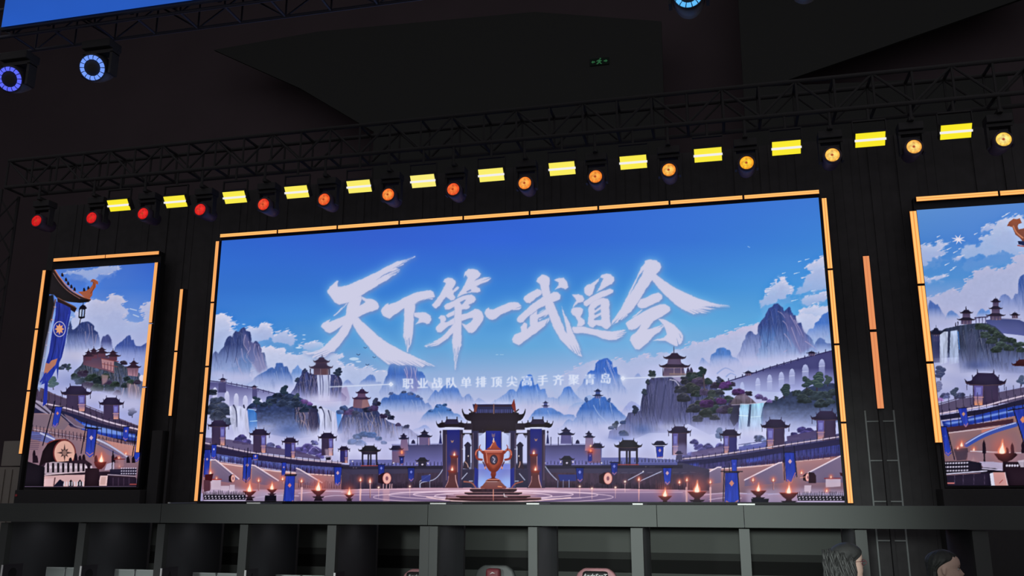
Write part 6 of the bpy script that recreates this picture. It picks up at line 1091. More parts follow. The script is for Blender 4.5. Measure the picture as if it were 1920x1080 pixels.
def led_wall(x0, x1, z0, z1, y, pitch, sheet, pins, label, depth=.11, top=.04):
    """pins: where the picture sheet is pinned to the wall, corners top left, top right, bottom right, bottom left"""
    root = empty('led_screen', ((x0 + x1) / 2, y + depth / 2, z0)); tag(root, label, 'screen')
    w = x1 - x0; h = z1 - z0
    fr = MB(); t = .025
    fr.box(-w / 2 - t, w / 2 + t, -depth / 2 + .016, depth / 2, -t, h + top)
    nb = max(1, int(round(w / .5)))
    for i in range(nb + 1): fr.box(-w / 2 + i * w / nb - .02, -w / 2 + i * w / nb + .02, depth / 2, depth / 2 + .05, 0, h)
    fr.build('cabinet_frame', FRAME, root)
    nx, nz = int(w / pitch), int(h / pitch)
    X = np.linspace(-w / 2, w / 2, nx + 1); Z = np.linspace(0, h, nz + 1)
    gx, gz = np.meshgrid(X, Z)
    H = homog([(-w / 2, h), (w / 2, h), (w / 2, 0), (-w / 2, 0)], pins)
    q = np.stack([gx.ravel(), gz.ravel(), np.ones(gx.size)]); q = H @ q; u = (q[0] / q[2] - sheet.x0) * sheet.sc - .5; v = (q[1] / q[2] - sheet.y0) * sheet.sc - .5
    u = np.clip(u, 0, sheet.W - 1.001); v = np.clip(v, 0, sheet.H - 1.001); ui = u.astype(int); vi = v.astype(int); fu = (u - ui)[:, None]; fv = (v - vi)[:, None]
    I = sheet.im
    c = (I[vi, ui] * (1 - fu) + I[vi, ui + 1] * fu) * (1 - fv) + (I[vi + 1, ui] * (1 - fu) + I[vi + 1, ui + 1] * fu) * fv
    rgba = np.ones((gx.size, 4), np.float32); rgba[:, :3] = srgb_lin(c)
    co = np.stack([gx.ravel(), np.full(gx.size, -depth / 2), gz.ravel()], 1).astype(np.float32)
    me = bpy.data.meshes.new('display_panel'); me.vertices.add(gx.size); me.vertices.foreach_set('co', co.ravel())
    a = (np.arange(nz)[:, None] * (nx + 1) + np.arange(nx)[None]).ravel()
    quads = np.stack([a, a + 1, a + nx + 2, a + nx + 1], 1).astype(np.int32)
    me.loops.add(quads.size); me.loops.foreach_set('vertex_index', quads.ravel())
    me.polygons.add(len(quads)); me.polygons.foreach_set('loop_start', np.arange(0, quads.size, 4, dtype=np.int32))
    me.update(calc_edges=True)
    at = me.color_attributes.new('led', 'FLOAT_COLOR', 'POINT'); at.data.foreach_set('color', rgba.ravel())
    me.materials.append(LED)
    o = bpy.data.objects.new('display_panel', me); col.objects.link(o); o.parent = root
    return root

led_wall(.04, 8.99, 2.06, 6.05, 0, .0072, main_picture(1.5), [(416.0, 451.3), (1534.7, 370.5), (1583.6, 941.8), (375.8, 939.4)],
         'wide middle LED screen showing white Chinese brush lettering over an arena with a copper trophy')
led_wall(-3.04, -1.06, 2.27, 5.76, 0, .0075, left_picture(1.5), [(98.7, 505.7), (297.4, 492.4), (255.5, 912.2), (46.2, 912.7)],
         'narrow left LED screen showing a blue banner, a round drum and a crag-top castle', top=.18)
led_wall(10.19, 12.17, 2.26, 5.78, 0, .0075, right_picture(1.5), [(1718.4, 394.0), (2035.9, 372.5), (2122.7, 909.8), (1776.9, 910.5)],
         'right LED screen cut by the picture edge, showing clouds, a waterfall and a gate tower', top=.17)
led_wall(.42, 7.4, 6.9, 9.5, -5.0, .05, upper_picture(.4), [(62.8, -341.9), (1247.1, -583.6), (1269.5, -129.1), (2.4, 51.1)],
         'plain blue LED screen hung high at the front, only its lower edge in view', depth=.05)

# ---------------------------------------------------------------- amber light bars around the screens
BARH = mat('bar_housing', (.05, .03, .025), .5)
BAR_S = glow_mat('amber_strip', (255, 196, 112), 1.0); BAR_M = glow_mat('amber_diffuser', (244, 152, 70), 1.0)
BAR_S2 = glow_mat('amber_strip_dim', (232, 146, 92), 1.0); BAR_M2 = glow_mat('amber_diffuser_dim', (222, 132, 84), 1.0)
BAR_S3 = glow_mat('amber_strip_left', (250, 178, 104), 1.0); BAR_M3 = glow_mat('amber_diffuser_left', (236, 142, 68), 1.0)
def light_bar(x, z, vertical, label, group, ms, md, L=.985, y=-.03, w=.052):
    root = empty('light_bar', (x, y, z)); tag(root, label, 'light bar', group)
    if vertical: root.rotation_euler = (0, -math.pi / 2, 0)
    MB().box(0, L, 0, .042, -w / 2 - .006, w / 2 + .006).build('housing', BARH, root)
    MB().box(.006, L - .006, -.006, .002, -w / 2, w / 2).build('diffuser', md, root)
    for s in (-1, 1): MB().box(.008, L - .008, -.011, -.004, s * w * .27 - w * .17, s * w * .27 + w * .17).build('lens_strip', ms, root)
    return root
def ordinal(i, n): return ['first', 'second', 'third', 'fourth', 'fifth', 'sixth', 'seventh', 'eighth', 'ninth'][i]
for i in range(9):
    light_bar(.02 + i * 1.0, 6.122, False, 'horizontal amber light bar over the middle screen, ' + ordinal(i, 9) + ' from its left end', 'amber bars along the top of the middle screen', BAR_S, BAR_M)
rows = ['bottom', 'second from bottom', 'third from bottom', 'top']
for i in range(4):
    light_bar(-.015, 2.055 + i * 1.0, True, 'upright amber light bar on the left edge of the middle screen, ' + rows[i], 'amber bars up the left edge of the middle screen', BAR_S3, BAR_M3)
    light_bar(9.055, 2.045 + i * 1.0, True, 'upright amber light bar on the right edge of the middle screen, ' + rows[i], 'amber bars up the right edge of the middle screen', BAR_S, BAR_M, w=.06)
for i in range(2):
    light_bar(-3.02 + i * .99, 5.915, False, 'horizontal amber light bar over the narrow left screen, ' + ('left' if i == 0 else 'right') + ' one of two', 'amber bars over the left screen', BAR_S3, BAR_M3)
r3 = ['bottom', 'middle', 'top']
for i in range(3):
    light_bar(-3.17, 2.77 + i * 1.0, True, 'upright amber light bar left of the narrow left screen, ' + r3[i] + ' one', 'amber bars left of the left screen', BAR_S3, BAR_M3)
    light_bar(-1.065, 2.77 + i * 1.0, True, 'upright amber light bar on the right edge of the left screen, ' + r3[i] + ' one', 'amber bars right of the left screen', BAR_S3, BAR_M3, y=-.046)
    light_bar(10.138, 2.77 + i * 1.005, True, 'upright amber light bar on the left edge of the right screen, ' + r3[i] + ' one', 'amber bars left of the right screen', BAR_S, BAR_M, w=.08)
for i in range(2):
    light_bar(-.575, 3.31 + i * 1.0, True, 'free-standing amber light bar between left and middle screens, ' + ('lower' if i == 0 else 'upper') + ' half', 'amber bars between the left and middle screens', BAR_S3, BAR_M3, w=.047)
    light_bar(9.51, 3.20 + i * 1.01, True, 'dimmer amber light bar between middle and right screens, ' + ('lower' if i == 0 else 'upper') + ' half', 'amber bars between the middle and right screens', BAR_S2, BAR_M2, w=.075)
    light_bar(10.19 + i * 1.0, 5.92, False, 'horizontal amber light bar over the right screen, ' + ('first' if i == 0 else 'second') + ' from the left', 'amber bars over the right screen', BAR_S, BAR_M, w=.06)
# black posts that carry the bars standing away from a screen
for x, zt, t in ((-.575, 5.31, 'between the left and middle screens'), (9.51, 5.22, 'between the middle and right screens'), (-3.17, 5.77, 'left of the narrow left screen'), (10.138, 5.785, 'at the left edge of the right screen')):
    tag(MB().box(x - .02, x + .02, .016, .10, 2.22 if x > 10 else 0, zt).build('mounting_post', BLACKMETAL), 'black post carrying amber bars ' + t, 'post', 'posts behind amber bars')
# screen plinths
p = MB().box(-3.1, -.9, -.12, .25, 0, 2.22).bevel(.01).build('screen_plinth', BLACKMETAL); tag(p, 'black plinth under the narrow left screen', 'plinth', 'plinths under the side screens')
rl = MB().tube((-3.06, -.125, 2.14), (-3.06, -.135, 2.14), .018).build('status_lamp', glow_mat('status_red', (70, 14, 18)), p); rl['label'] = 'small dim red lamp'
p = MB().box(10.1, 12.3, -.12, .25, 0, 2.22).bevel(.01).build('screen_plinth', BLACKMETAL); tag(p, 'black plinth under the right screen', 'plinth', 'plinths under the side screens')
p = MB().box(0, 9.05, -.1, .25, 0, 2.03).build('screen_plinth', BLACKMETAL); tag(p, 'long black plinth under the wide middle screen', 'plinth')

# ---------------------------------------------------------------- trusses
def truss(name, x0, x1, y0, y1, z0, z1, m, r, step, label, weave=True, rungs=False):
    root = empty(name, ((x0 + x1) / 2, (y0 + y1) / 2, z0)); tag(root, label, 'truss'); cx, cy, cz = root.location
    for yy in (y0, y1):
        for z in (z0, z1): MB().tube((x0 - cx, yy - cy, z - cz), (x1 - cx, yy - cy, z - cz), r).build('chord', m, root)
    k = int((x1 - x0) / step); br = MB()
    for i in range(k + 1):
        x = x0 + i * step - cx
        for z in (z0, z1): br.tube((x, y0 - cy, z - cz), (x, y1 - cy, z - cz), r * .7, n=8)
        if weave and i < k:
            for yy in (y0, y1):
                a, b = (z0, z1) if i % 2 else (z1, z0)
                br.tube((x, yy - cy, a - cz), (x + step, yy - cy, b - cz), r * .55, n=6)
        for yy in (y0, y1): br.tube((x, yy - cy, z0 - cz), (x, yy - cy, z1 - cz), r * .55, n=6)
    br.build('lattice', m, root)
    return root
truss('lighting_truss', -3.6, 13.5, -.62, -.22, 7.02, 7.48, TRUSSB, .03, .475, 'black box truss above the amber-framed screens carrying the strobes')
truss('lighting_truss', -1.05, 11.45, -4.87, -4.555, 6.87, 7.2, TRUSSM, .018, .5, 'grey box truss behind the high blue screen carrying the ring lamps')
for (x, y, z0, z1) in ((-3.86, -.42, 0, 7.5), (13.76, -.42, 0, 7.5)):
    t = empty('truss_tower', (x, y, 0)); tag(t, 'black truss tower at the ' + ('left' if x < 0 else 'right') + ' end of the strobe truss', 'truss')
    for sx in (-.18, .18):
        for sy in (-.18, .18): MB().tube((sx, sy, 0), (sx, sy, 7.0), .025).build('chord', TRUSSB, t)
    l = MB()
    for i in range(14):
        for (ax, ay, bx, by) in ((-.18, -.18, .18, -.18), (.18, -.18, .18, .18), (.18, .18, -.18, .18), (-.18, .18, -.18, -.18)):
            l.tube((ax, ay, i * .5), (bx, by, i * .5 + .5), .013, n=6)
    l.build('lattice', TRUSSB, t)
# chain hoists that hold the front truss
for x in (-.6, 4.5, 9.6):
    h = MB().tube((x, -4.7, 7.22), (x, -4.7, 14), .012, n=6).box(x - .09, x + .09, -4.79, -4.61, 9.7, 10.05).build('chain_hoist', TRUSSB)
    tag(h, 'black chain hoist holding the front truss, ' + {-.6: 'leftmost', 4.5: 'middle', 9.6: 'rightmost'}[x] + ' of three', 'hoist', 'chain hoists')

# ---------------------------------------------------------------- yellow strobes
WHITE_T = glow_mat('strobe_tube_white', (240, 236, 236), 1.0)
def yellow(i):
    t = i / 12.0; k = 1 - abs(t - .42) * 2.2; k = max(0, k)
    return (254, 240 + 4 * k, 40 + 84 * k)
def strobe_mat(i):
    m = bpy.data.materials.new('strobe_led_yellow'); m.use_nodes = True; nt = m.node_tree; b = nt.nodes['Principled BSDF']
    b.inputs['Base Color'].default_value = (.02, .02, .02, 1); c = yellow(i)
    tc = nt.nodes.new('ShaderNodeTexCoord'); w = nt.nodes.new('ShaderNodeTexVoronoi'); w.inputs['Scale'].default_value = 75; w.inputs['Randomness'].default_value = 0
    mx = nt.nodes.new('ShaderNodeMix'); mx.data_type = 'RGBA'; mx.inputs[6].default_value = lin(c); mx.inputs[7].default_value = lin((c[0] - 8, c[1] - 14, c[2] - 4))
    nt.links.new(tc.outputs['Object'], w.inputs['Vector']); nt.links.new(w.outputs['Distance'], mx.inputs[0])
    nt.links.new(mx.outputs[2], b.inputs['Emission Color']); b.inputs['Emission Strength'].default_value = 1.0
    return m
SX = [-1.42, -.42, .59, 1.61, 2.60, 3.58, 4.59, 5.60, 6.58, 7.57, 8.57, 9.60, 10.61]
SZ = [6.545, 6.525, 6.515, 6.515, 6.52, 6.52, 6.525, 6.53, 6.535, 6.55, 6.555, 6.57, 6.58]
place = ['leftmost', 'second from left', 'third from left', 'fourth from left', 'fifth from left', 'sixth from left', 'middle', 'sixth from right', 'fifth from right', 'fourth from right', 'third from right', 'second from right', 'rightmost']
for i, (x, z) in enumerate(zip(SX, SZ)):
    r = empty('strobe_light', (x, -.62, z)); tag(r, 'yellow rectangular strobe with white centre tube on the black truss, ' + place[i], 'stage light', 'yellow strobes on the truss')
    T = Matrix.Rotation(R(38), 4, 'X'); ym = strobe_mat(i)
    MB().box(-.19, .19, .006, .10, -.098, .098, T).build('housing', HOUSING, r)
    MB().box(-.178, .178, -.004, .004, .014, .091, T).build('led_panel', ym, r)
    MB().box(-.178, .178, -.004, .004, -.091, -.014, T).build('led_panel', ym, r)
    MB().tube(T @ Vector((-.188, -.010, 0)), T @ Vector((.188, -.010, 0)), .0155, n=14).build('flash_tube', WHITE_T, r, smooth=True)
    b = MB(); 
    for s in (-1, 1): b.box(s * .2 - .006, s * .2 + .006, -.02, .02, -.03, .26)
    b.box(-.2, .2, -.02, .02, .25, .27); b.tube((0, 0, .26), (0, 0, 6.99 - z), .018)
    b.build('yoke', TRUSSB, r)

# ---------------------------------------------------------------- red and orange moving heads
def lens_mat(i, c0, c1):
    """beam lens: brighter glass ring around a dark centre, lit from inside"""
    m = bpy.data.materials.new('lens_glow'); m.use_nodes = True; nt = m.node_tree; b = nt.nodes['Principled BSDF']
    b.inputs['Base Color'].default_value = (.03, .005, .004, 1); b.inputs['Roughness'].default_value = .35
    tc = nt.nodes.new('ShaderNodeTexCoord'); ln = nt.nodes.new('ShaderNodeVectorMath'); ln.operation = 'LENGTH'
    mp = nt.nodes.new('ShaderNodeMapping'); mp.inputs['Scale'].default_value = (9.6, 0, 9.6); mp.inputs['Location'].default_value = (.05, 0, .02)
    nt.links.new(tc.outputs['Object'], mp.inputs[0]); nt.links.new(mp.outputs[0], ln.inputs[0])
    cr = nt.nodes.new('ShaderNodeValToRGB'); e = cr.color_ramp.elements
    e[0].position = 0.0; e[0].color = lin((150, 40, 20)); e[1].position = 1.0; e[1].color = lin(c0)
    for p, c in ((.10, (170, 60, 24)), (.24, c1), (.62, tuple((a + b2) / 2 for a, b2 in zip(c0, c1))), (.88, c0)):
        q = e.new(p); q.color = lin(c)
    nt.links.new(ln.outputs['Value'], cr.inputs[0])
    n = nt.nodes.new('ShaderNodeTexNoise'); n.inputs['Scale'].default_value = 26; nt.links.new(tc.outputs['Object'], n.inputs['Vector'])
    mx = nt.nodes.new('ShaderNodeMix'); mx.data_type = 'RGBA'; mx.blend_type = 'MULTIPLY'; mx.inputs[0].default_value = .8
    cr2 = nt.nodes.new('ShaderNodeValToRGB'); cr2.color_ramp.elements[0].position = .3; cr2.color_ramp.elements[0].color = (.55, .42, .4, 1); cr2.color_ramp.elements[1].position = .6; cr2.color_ramp.elements[1].color = (1.1, 1.1, 1.1, 1)
    nt.links.new(n.outputs['Fac'], cr2.inputs[0]); nt.links.new(cr.outputs[0], mx.inputs[6]); nt.links.new(cr2.outputs[0], mx.inputs[7])
    nt.links.new(mx.outputs[2], b.inputs['Emission Color']); b.inputs['Emission Strength'].default_value = 1.05
    return m
DX = [-2.92, -1.90, -.98, .01, 1.07, 2.05, 3.05, 4.03, 5.07, 6.06, 7.05, 8.06, 9.13, 10.11, 11.14]
DZ = [6.405, 6.38, 6.38, 6.37, 6.37, 6.37, 6.365, 6.365, 6.37, 6.38, 6.39, 6.40, 6.41, 6.43, 6.43]
C0 = [(196,16,18),(202,18,20),(214,20,20),(216,24,20),(226,44,26),(234,74,28),(244,96,30),(232,72,32),(252,128,36),(248,128,36),(250,138,34),(252,160,30),(254,184,70),(254,176,70),(255,204,70)]
C1 = [(210,24,24),(216,28,26),(232,40,36),(228,44,36),(240,90,50),(246,128,60),(255,170,80),(250,130,60),(255,186,90),(255,178,80),(255,214,110),(255,214,60),(255,224,120),(255,226,130),(255,240,150)]
RING = mat('lens_bezel', (.05, .03, .03), .35, spec=.6)
BODYM = mat('moving_head_shell', (.075, .055, .085), .45, spec=.3)
where = ['leftmost of the row, left of the first strobe', 'second from left, left of the first strobe', 'third from left, right of the first strobe']
for i, (x, z) in enumerate(zip(DX, DZ)):
    tone = 'red' if i < 4 else ('red-orange' if i < 8 else ('orange' if i < 12 else 'yellow-orange'))
    num = ['leftmost', 'second from left', 'third from left', 'fourth from left', 'fifth from left', 'sixth from left', 'seventh from left', 'middle', 'seventh from right', 'sixth from right', 'fifth from right', 'fourth from right', 'third from right', 'second from right', 'rightmost'][i]
    r = empty('moving_head', (x, -.6, z)); tag(r, 'round ' + tone + ' moving head lamp under the black truss, ' + num + ' of the row', 'stage light', 'round lamps on the truss')
    rr = .092
    MB().lathe([(.06, -.34), (.095, -.32), (.112, -.22), (.118, -.05), (.116, 0.0), (.106, .012), (rr, .010), (rr, 0)], axis='Y', n=32).build('head', BODYM, r, smooth=True)
    MB().lathe([(.001, .016), (.04, .0155), (.075, .0125), (rr - .004, .009), (rr - .004, .004)][::-1], axis='Y', n=36).build('lens', lens_mat(i, C0[i], C1[i]), r, smooth=True)
    b = MB()
    for s in (-1, 1): b.box(s * .138 - .014, s * .138 + .014, .08, .18, -.05, .22)
    b.box(-.15, .15, .07, .19, .21, .25); b.build('yoke', BLACKMETAL, r)
    bb = MB().box(-.15, .15, .03, .23, .26, .36).bevel(.012); bb.build('base', BLACKMETAL, r)
    MB().tube((0, -.02, .36), (0, -.02, 6.99 - z), .02).box(-.03, .03, -.03, .12, .355, .40).build('clamp', TRUSSB, r)

# ---------------------------------------------------------------- blue ring lamps on the front truss
def ring_lamp(x, z, c, label, rx=R(-12), rz=0.0):
    x = 7.538 + (x - 7.538) * 1.065; z = 2.1 + (z - 2.1) * 1.065
    r = empty('ring_wash_lamp', (x, -4.72, z)); tag(r, label, 'stage light', 'blue ring lamps on the front truss')
    T = Matrix.Rotation(rz, 4, 'Z') @ Matrix.Rotation(-rx, 4, 'X') @ Matrix.Scale(1.06, 4)
    def turn(o): o.matrix_local = T; return o
    turn(MB().lathe([(.05, -.30), (.11, -.28), (.135, -.15), (.14, -.02), (.13, 0), (.128, .004), (.127, .0)], axis='Y', n=36).build('head', HOUSING, r, smooth=True))
    seg = 14
    gm = glow_mat('ring_led_blue', c, 1.0); gb = glow_mat('ring_led_edge', tuple(v * .62 for v in c), 1.0)
    for k in range(seg):
        a0 = 2 * math.pi * (k + .08) / seg; a1 = 2 * math.pi * (k + .92) / seg; m = MB(); n = 4
        A = []; 
        for j in range(n + 1):
            a = a0 + (a1 - a0) * j / n
            A.append([m.bm.verts.new((rad * math.cos(a), yy, rad * math.sin(a))) for rad, yy in ((.080, .0), (.086, -.016), (.114, -.016), (.121, .0))])
        for p, q in zip(A, A[1:]):
            for u in range(3): m.bm.faces.new((p[u], p[u + 1], q[u + 1], q[u]))
        o = m.build('led_segment', gm, r); o.matrix_local = T
    turn(MB().lathe([(.074, .0), (.070, .006), (.03, .010), (.001, .011)], axis='Y', n=24).build('lens', BLACKMETAL, r, smooth=True))
    b = MB()
    for s in (-1, 1): b.box(s * .165 - .015, s * .165 + .015, .05, .16, -.05, .20)
    b.box(-.18, .18, .05, .16, .19, .23); b.build('yoke', BLACKMETAL, r)
    MB().box(-.17, .17, -.0, .2, .24, .33).bevel(.012).build('base', BLACKMETAL, r)
    MB().box(-.03, .03, .135, .195, .33, 6.85 - z).build('clamp', TRUSSB, r)
ring_lamp(.775, 6.19, (92, 104, 248), 'glowing violet-blue ring lamp at the far left under the front truss', R(-24), R(14))
ring_lamp(1.735, 6.20, (116, 158, 255), 'glowing blue ring lamp, second from the left under the front truss', R(-24), R(14))
ring_lamp(7.47, 6.19, (96, 190, 255), 'bright sky-blue ring lamp half cut by the top edge, right of centre', R(-8))
ring_lamp(8.42, 6.20, (110, 170, 255), 'blue ring lamp of which only the lowest segments show at the top edge', R(-8))

# ---------------------------------------------------------------- exit sign far away
ex = empty('exit_sign', (4.41, 13.45, 15.62)); tag(ex, 'tiny dim green exit sign with running figure and arrows on the black drape', 'sign')
MB().box(-.30, .30, 0, .045, -.12, .12).build('sign_box', mat('exit_box', (.012, .03, .02), .6), ex)
EG = glow_mat('exit_green', (34, 84, 50), 1.0); s_ = MB()
s_.prism([(-.26, 0), (-.2, .05), (-.2, .02), (-.14, .02), (-.14, -.02), (-.2, -.02), (-.2, -.05)], -.008, 0).prism([(.26, 0), (.2, .05), (.2, .02), (.14, .02), (.14, -.02), (.2, -.02), (.2, -.05)], -.008, 0)
s_.build('arrow_mark', EG, ex)
s_ = MB().prism([(-.03, .06), (.02, .07), (.05, .03), (.09, .02), (.04, -.0), (.03, -.03), (.08, -.09), (.04, -.09), (0, -.04), (-.06, -.09), (-.1, -.08), (-.04, -.02), (-.04, .02), (-.09, .0), (-.09, .03)], -.008, 0).prism([(.03 + .025 * math.cos(a), .10 + .02 * math.sin(a)) for a in [k * math.pi / 4 for k in range(8)]], -.008, 0)
s_.build('running_figure_mark', EG, ex)
# ---------------------------------------------------------------- player booths in front of the screens
SHADEBAND = mat('header_shade_grey', (.022, .023, .022), .7, spec=.1); BOOTHFILL = glow_mat('booth_fill_glow', (255, 255, 255), 1.9)
PX = [(-.53, .10), (.505, .095), (1.51, .095), (2.515, .095), (3.53, .10), (4.595, .19), (5.675, .09), (6.70, .115), (7.705, .095), (8.735, .10), (9.73, .13), (10.74, .10)]
names = ['at the far left edge', 'second from the left', 'third from the left', 'fourth from the left', 'fifth from the left', 'the wide double post', 'first right of the double post', 'second right of the double post', 'third right of the double post', 'behind the wavy-haired person', 'right of the straight-haired person']
for i, (x, w) in enumerate(PX[:11]):
    r = empty('player_booth', (x, -3.0, 0)); X1 = PX[i + 1][0] - x - .03
    tag(r, 'open grey player booth bay; its post is ' + names[i], 'booth', 'player booths under the header')
    m = MB().box(-w / 2, w / 2, -.03, .05, 0, 1.825)
    if i == 5: m.box(-.004, .004, -.034, -.028, 0, 1.82)
    m.build('post', POSTM, r)
    MB().box(-.02, .02, .052, 1.17, 0, 1.82).build('side_partition', PARTM, r)
    if i >= 9: continue      # the last bays stand open to the back
    MB().box(.03, X1, 1.20, 1.23, 1.53, 1.83).build('upper_board', BACKM, r)
    MB().box(.03, X1, 1.201, 1.23, 1.455, 1.53).build('header_shade_band', SHADEBAND, r)  # darker band of colour standing for the header's shadow on the board
    MB().box(.03, X1, 1.204, 1.23, 1.315, 1.455).build('glass_strip', BACKD, r)
    MB().box(.15, X1 - .1, .47, .55, 1.827, 1.837).build('added_fill_strip', BOOTHFILL, r)  # added glow strip, out of view behind the header, brightens the booth interior
    MB().box(.03, X1, 1.20, 1.23, 0, 1.315).build('lower_board', BACKM, r)
seams = [(-3.2, -.62), (-.62, 1.51), (1.51, 4.59), (4.59, 6.90), (6.90, 7.71), (7.71, 10.75), (10.75, 13.2)]
hn = ['far left end', 'over the second and third posts', 'from the third post to the double post', 'right of the double post', 'short piece in the brightest stretch', 'over the walking people', 'far right end, almost black']
for i, (a, b) in enumerate(seams):
    tag(MB().box(a + .003, b - .003, -3.06, -2.94, 1.838, 2.04).build('header_board', BOOTH), 'grey header board of the player booths, ' + hn[i], 'header board', 'header boards of the player booths')
tag(MB().box(-3.2, 13.2, -2.935, -1.8, 1.84, 1.86).build('booth_roof', PARTM), 'flat dark roof board over the row of player booths', 'roof')
CAPW = mat('white_rail_tip', (.75, .75, .74), .4)
for i, (x, w, L) in enumerate(((1.52, .02, .5), (2.56, .16, .6), (4.66, .17, .8), (5.66, .13, .8), (6.71, .10, .85), (7.74, .16, .25))):
    r = empty('roof_rail', (x, -2.93, 2.043)); tag(r, 'slim grey rail lying on the booth header, ' + ['leftmost, hardly seen', 'left of the copper trophy', 'under the copper trophy', 'right of the copper trophy', 'under the second drum', 'rightmost, a pale plate'][i], 'rail', 'rails on the booth roof')
    MB().box(-.02, .02, 0, L, 0, .010, None).build('bar', mat('rail_grey', (.20, .21, .21), .5), r)
    MB().box(-w / 2, w / 2, -.02, .0, 0, .013).build('end_plate', CAPW, r)
# pale desk screens in the left booths
SCRM = mat('pale_desk_screen', (.62, .70, .67), .5, noise=.05, scale=5); SCRF = mat('desk_screen_frame', (.75, .80, .80), .4)
for k, (x0, x1, z) in enumerate(((-.41, .10, 1.297), (.53, 1.05, 1.29), (1.56, 2.13, 1.272), (2.60, 3.19, 1.268))):
    r = empty('desk_screen', ((x0 + x1) / 2, -2.42, .72)); h = (x1 - x0) / 2; H = z - .72
    tag(r, 'pale grey two-panel desk screen at the bottom edge, in the ' + ['leftmost booth', 'second booth from the left', 'third booth from the left', 'fourth booth from the left'][k], 'desk screen', 'desk screens in the left booths')
    s = h * .06
    for a, b in ((-h, s - .008), (s + .008, h)):
        MB().box(a, b, 0, .02, 0, H).bevel(.004).build('panel', SCRM, r)
        f = MB().box(a, b, -.006, 0, H - .014, H - .004).box(a, a + .008, -.006, 0, 0, H).box(b - .008, b, -.006, 0, 0, H); f.build('panel_frame', SCRF, r)
    d = MB().box(-h - .0, h + .0, -.25, .35, -.03, 0).build('desk', PARTM, r)
    for sx in (-1, 1): MB().box(sx * (h - .03) - .02, sx * (h - .03) + .02, -.2, .3, -.72, -.03).build('leg', BLACKMETAL, r)
# team plates on the partitions
PLM = mat('lilac_plate', (.060, .052, .068), .5); PLD = mat('plate_emblem', (.018, .016, .022), .5); PLW = mat('plate_white_edge', (.95, .95, .95), .35)
for k, (x, z, kind, y1) in enumerate(((-.46, 1.362, 'round', -2.75), (.572, 1.368, 'round', -2.79), (1.58, 1.362, 'arrow', -2.76), (2.585, 1.362, 'arrow', -2.80), (3.60, 1.355, 'none', -2.82), (4.72, 1.335, 'none', -2.80), (5.745, 1.325, 'none', -2.86))):
    r = empty('team_plate', (x, -3.05, 1.05)); H = z - 1.05; L = y1 + 3.05
    tag(r, 'small lilac name plate with white edge at the booth post, ' + ['far left', 'second from the left', 'third from the left', 'fourth from the left', 'fifth from the left', 'at the double post', 'right of the double post'][k], 'name plate', 'name plates on the booth posts')
    MB().box(-.012, .004, 0, L, 0, H).build('plate', PLM, r)
    MB().box(-.014, .006, -.008, 0, 0, H).build('edge', PLW, r)
    if kind == 'round': MB().tube((.004, L * .5, H - .10), (.007, L * .5, H - .10), .06, n=20).build('emblem', PLD, r)
    if kind == 'arrow':
        m = MB(); t = [(L * .2, H - .22), (L * .5, H - .04), (L * .8, H - .22), (L * .62, H - .22), (L * .5, H - .12), (L * .38, H - .22)]
        a = [m.bm.verts.new((.005, y, zz)) for y, zz in t]; b = [m.bm.verts.new((.008, y, zz)) for y, zz in t]; m.bm.faces.new(a); m.bm.faces.new(b[::-1])
        for i in range(6): m.bm.faces.new((a[i], a[(i + 1) % 6], b[(i + 1) % 6], b[i]))
        m.build('emblem', PLD, r)

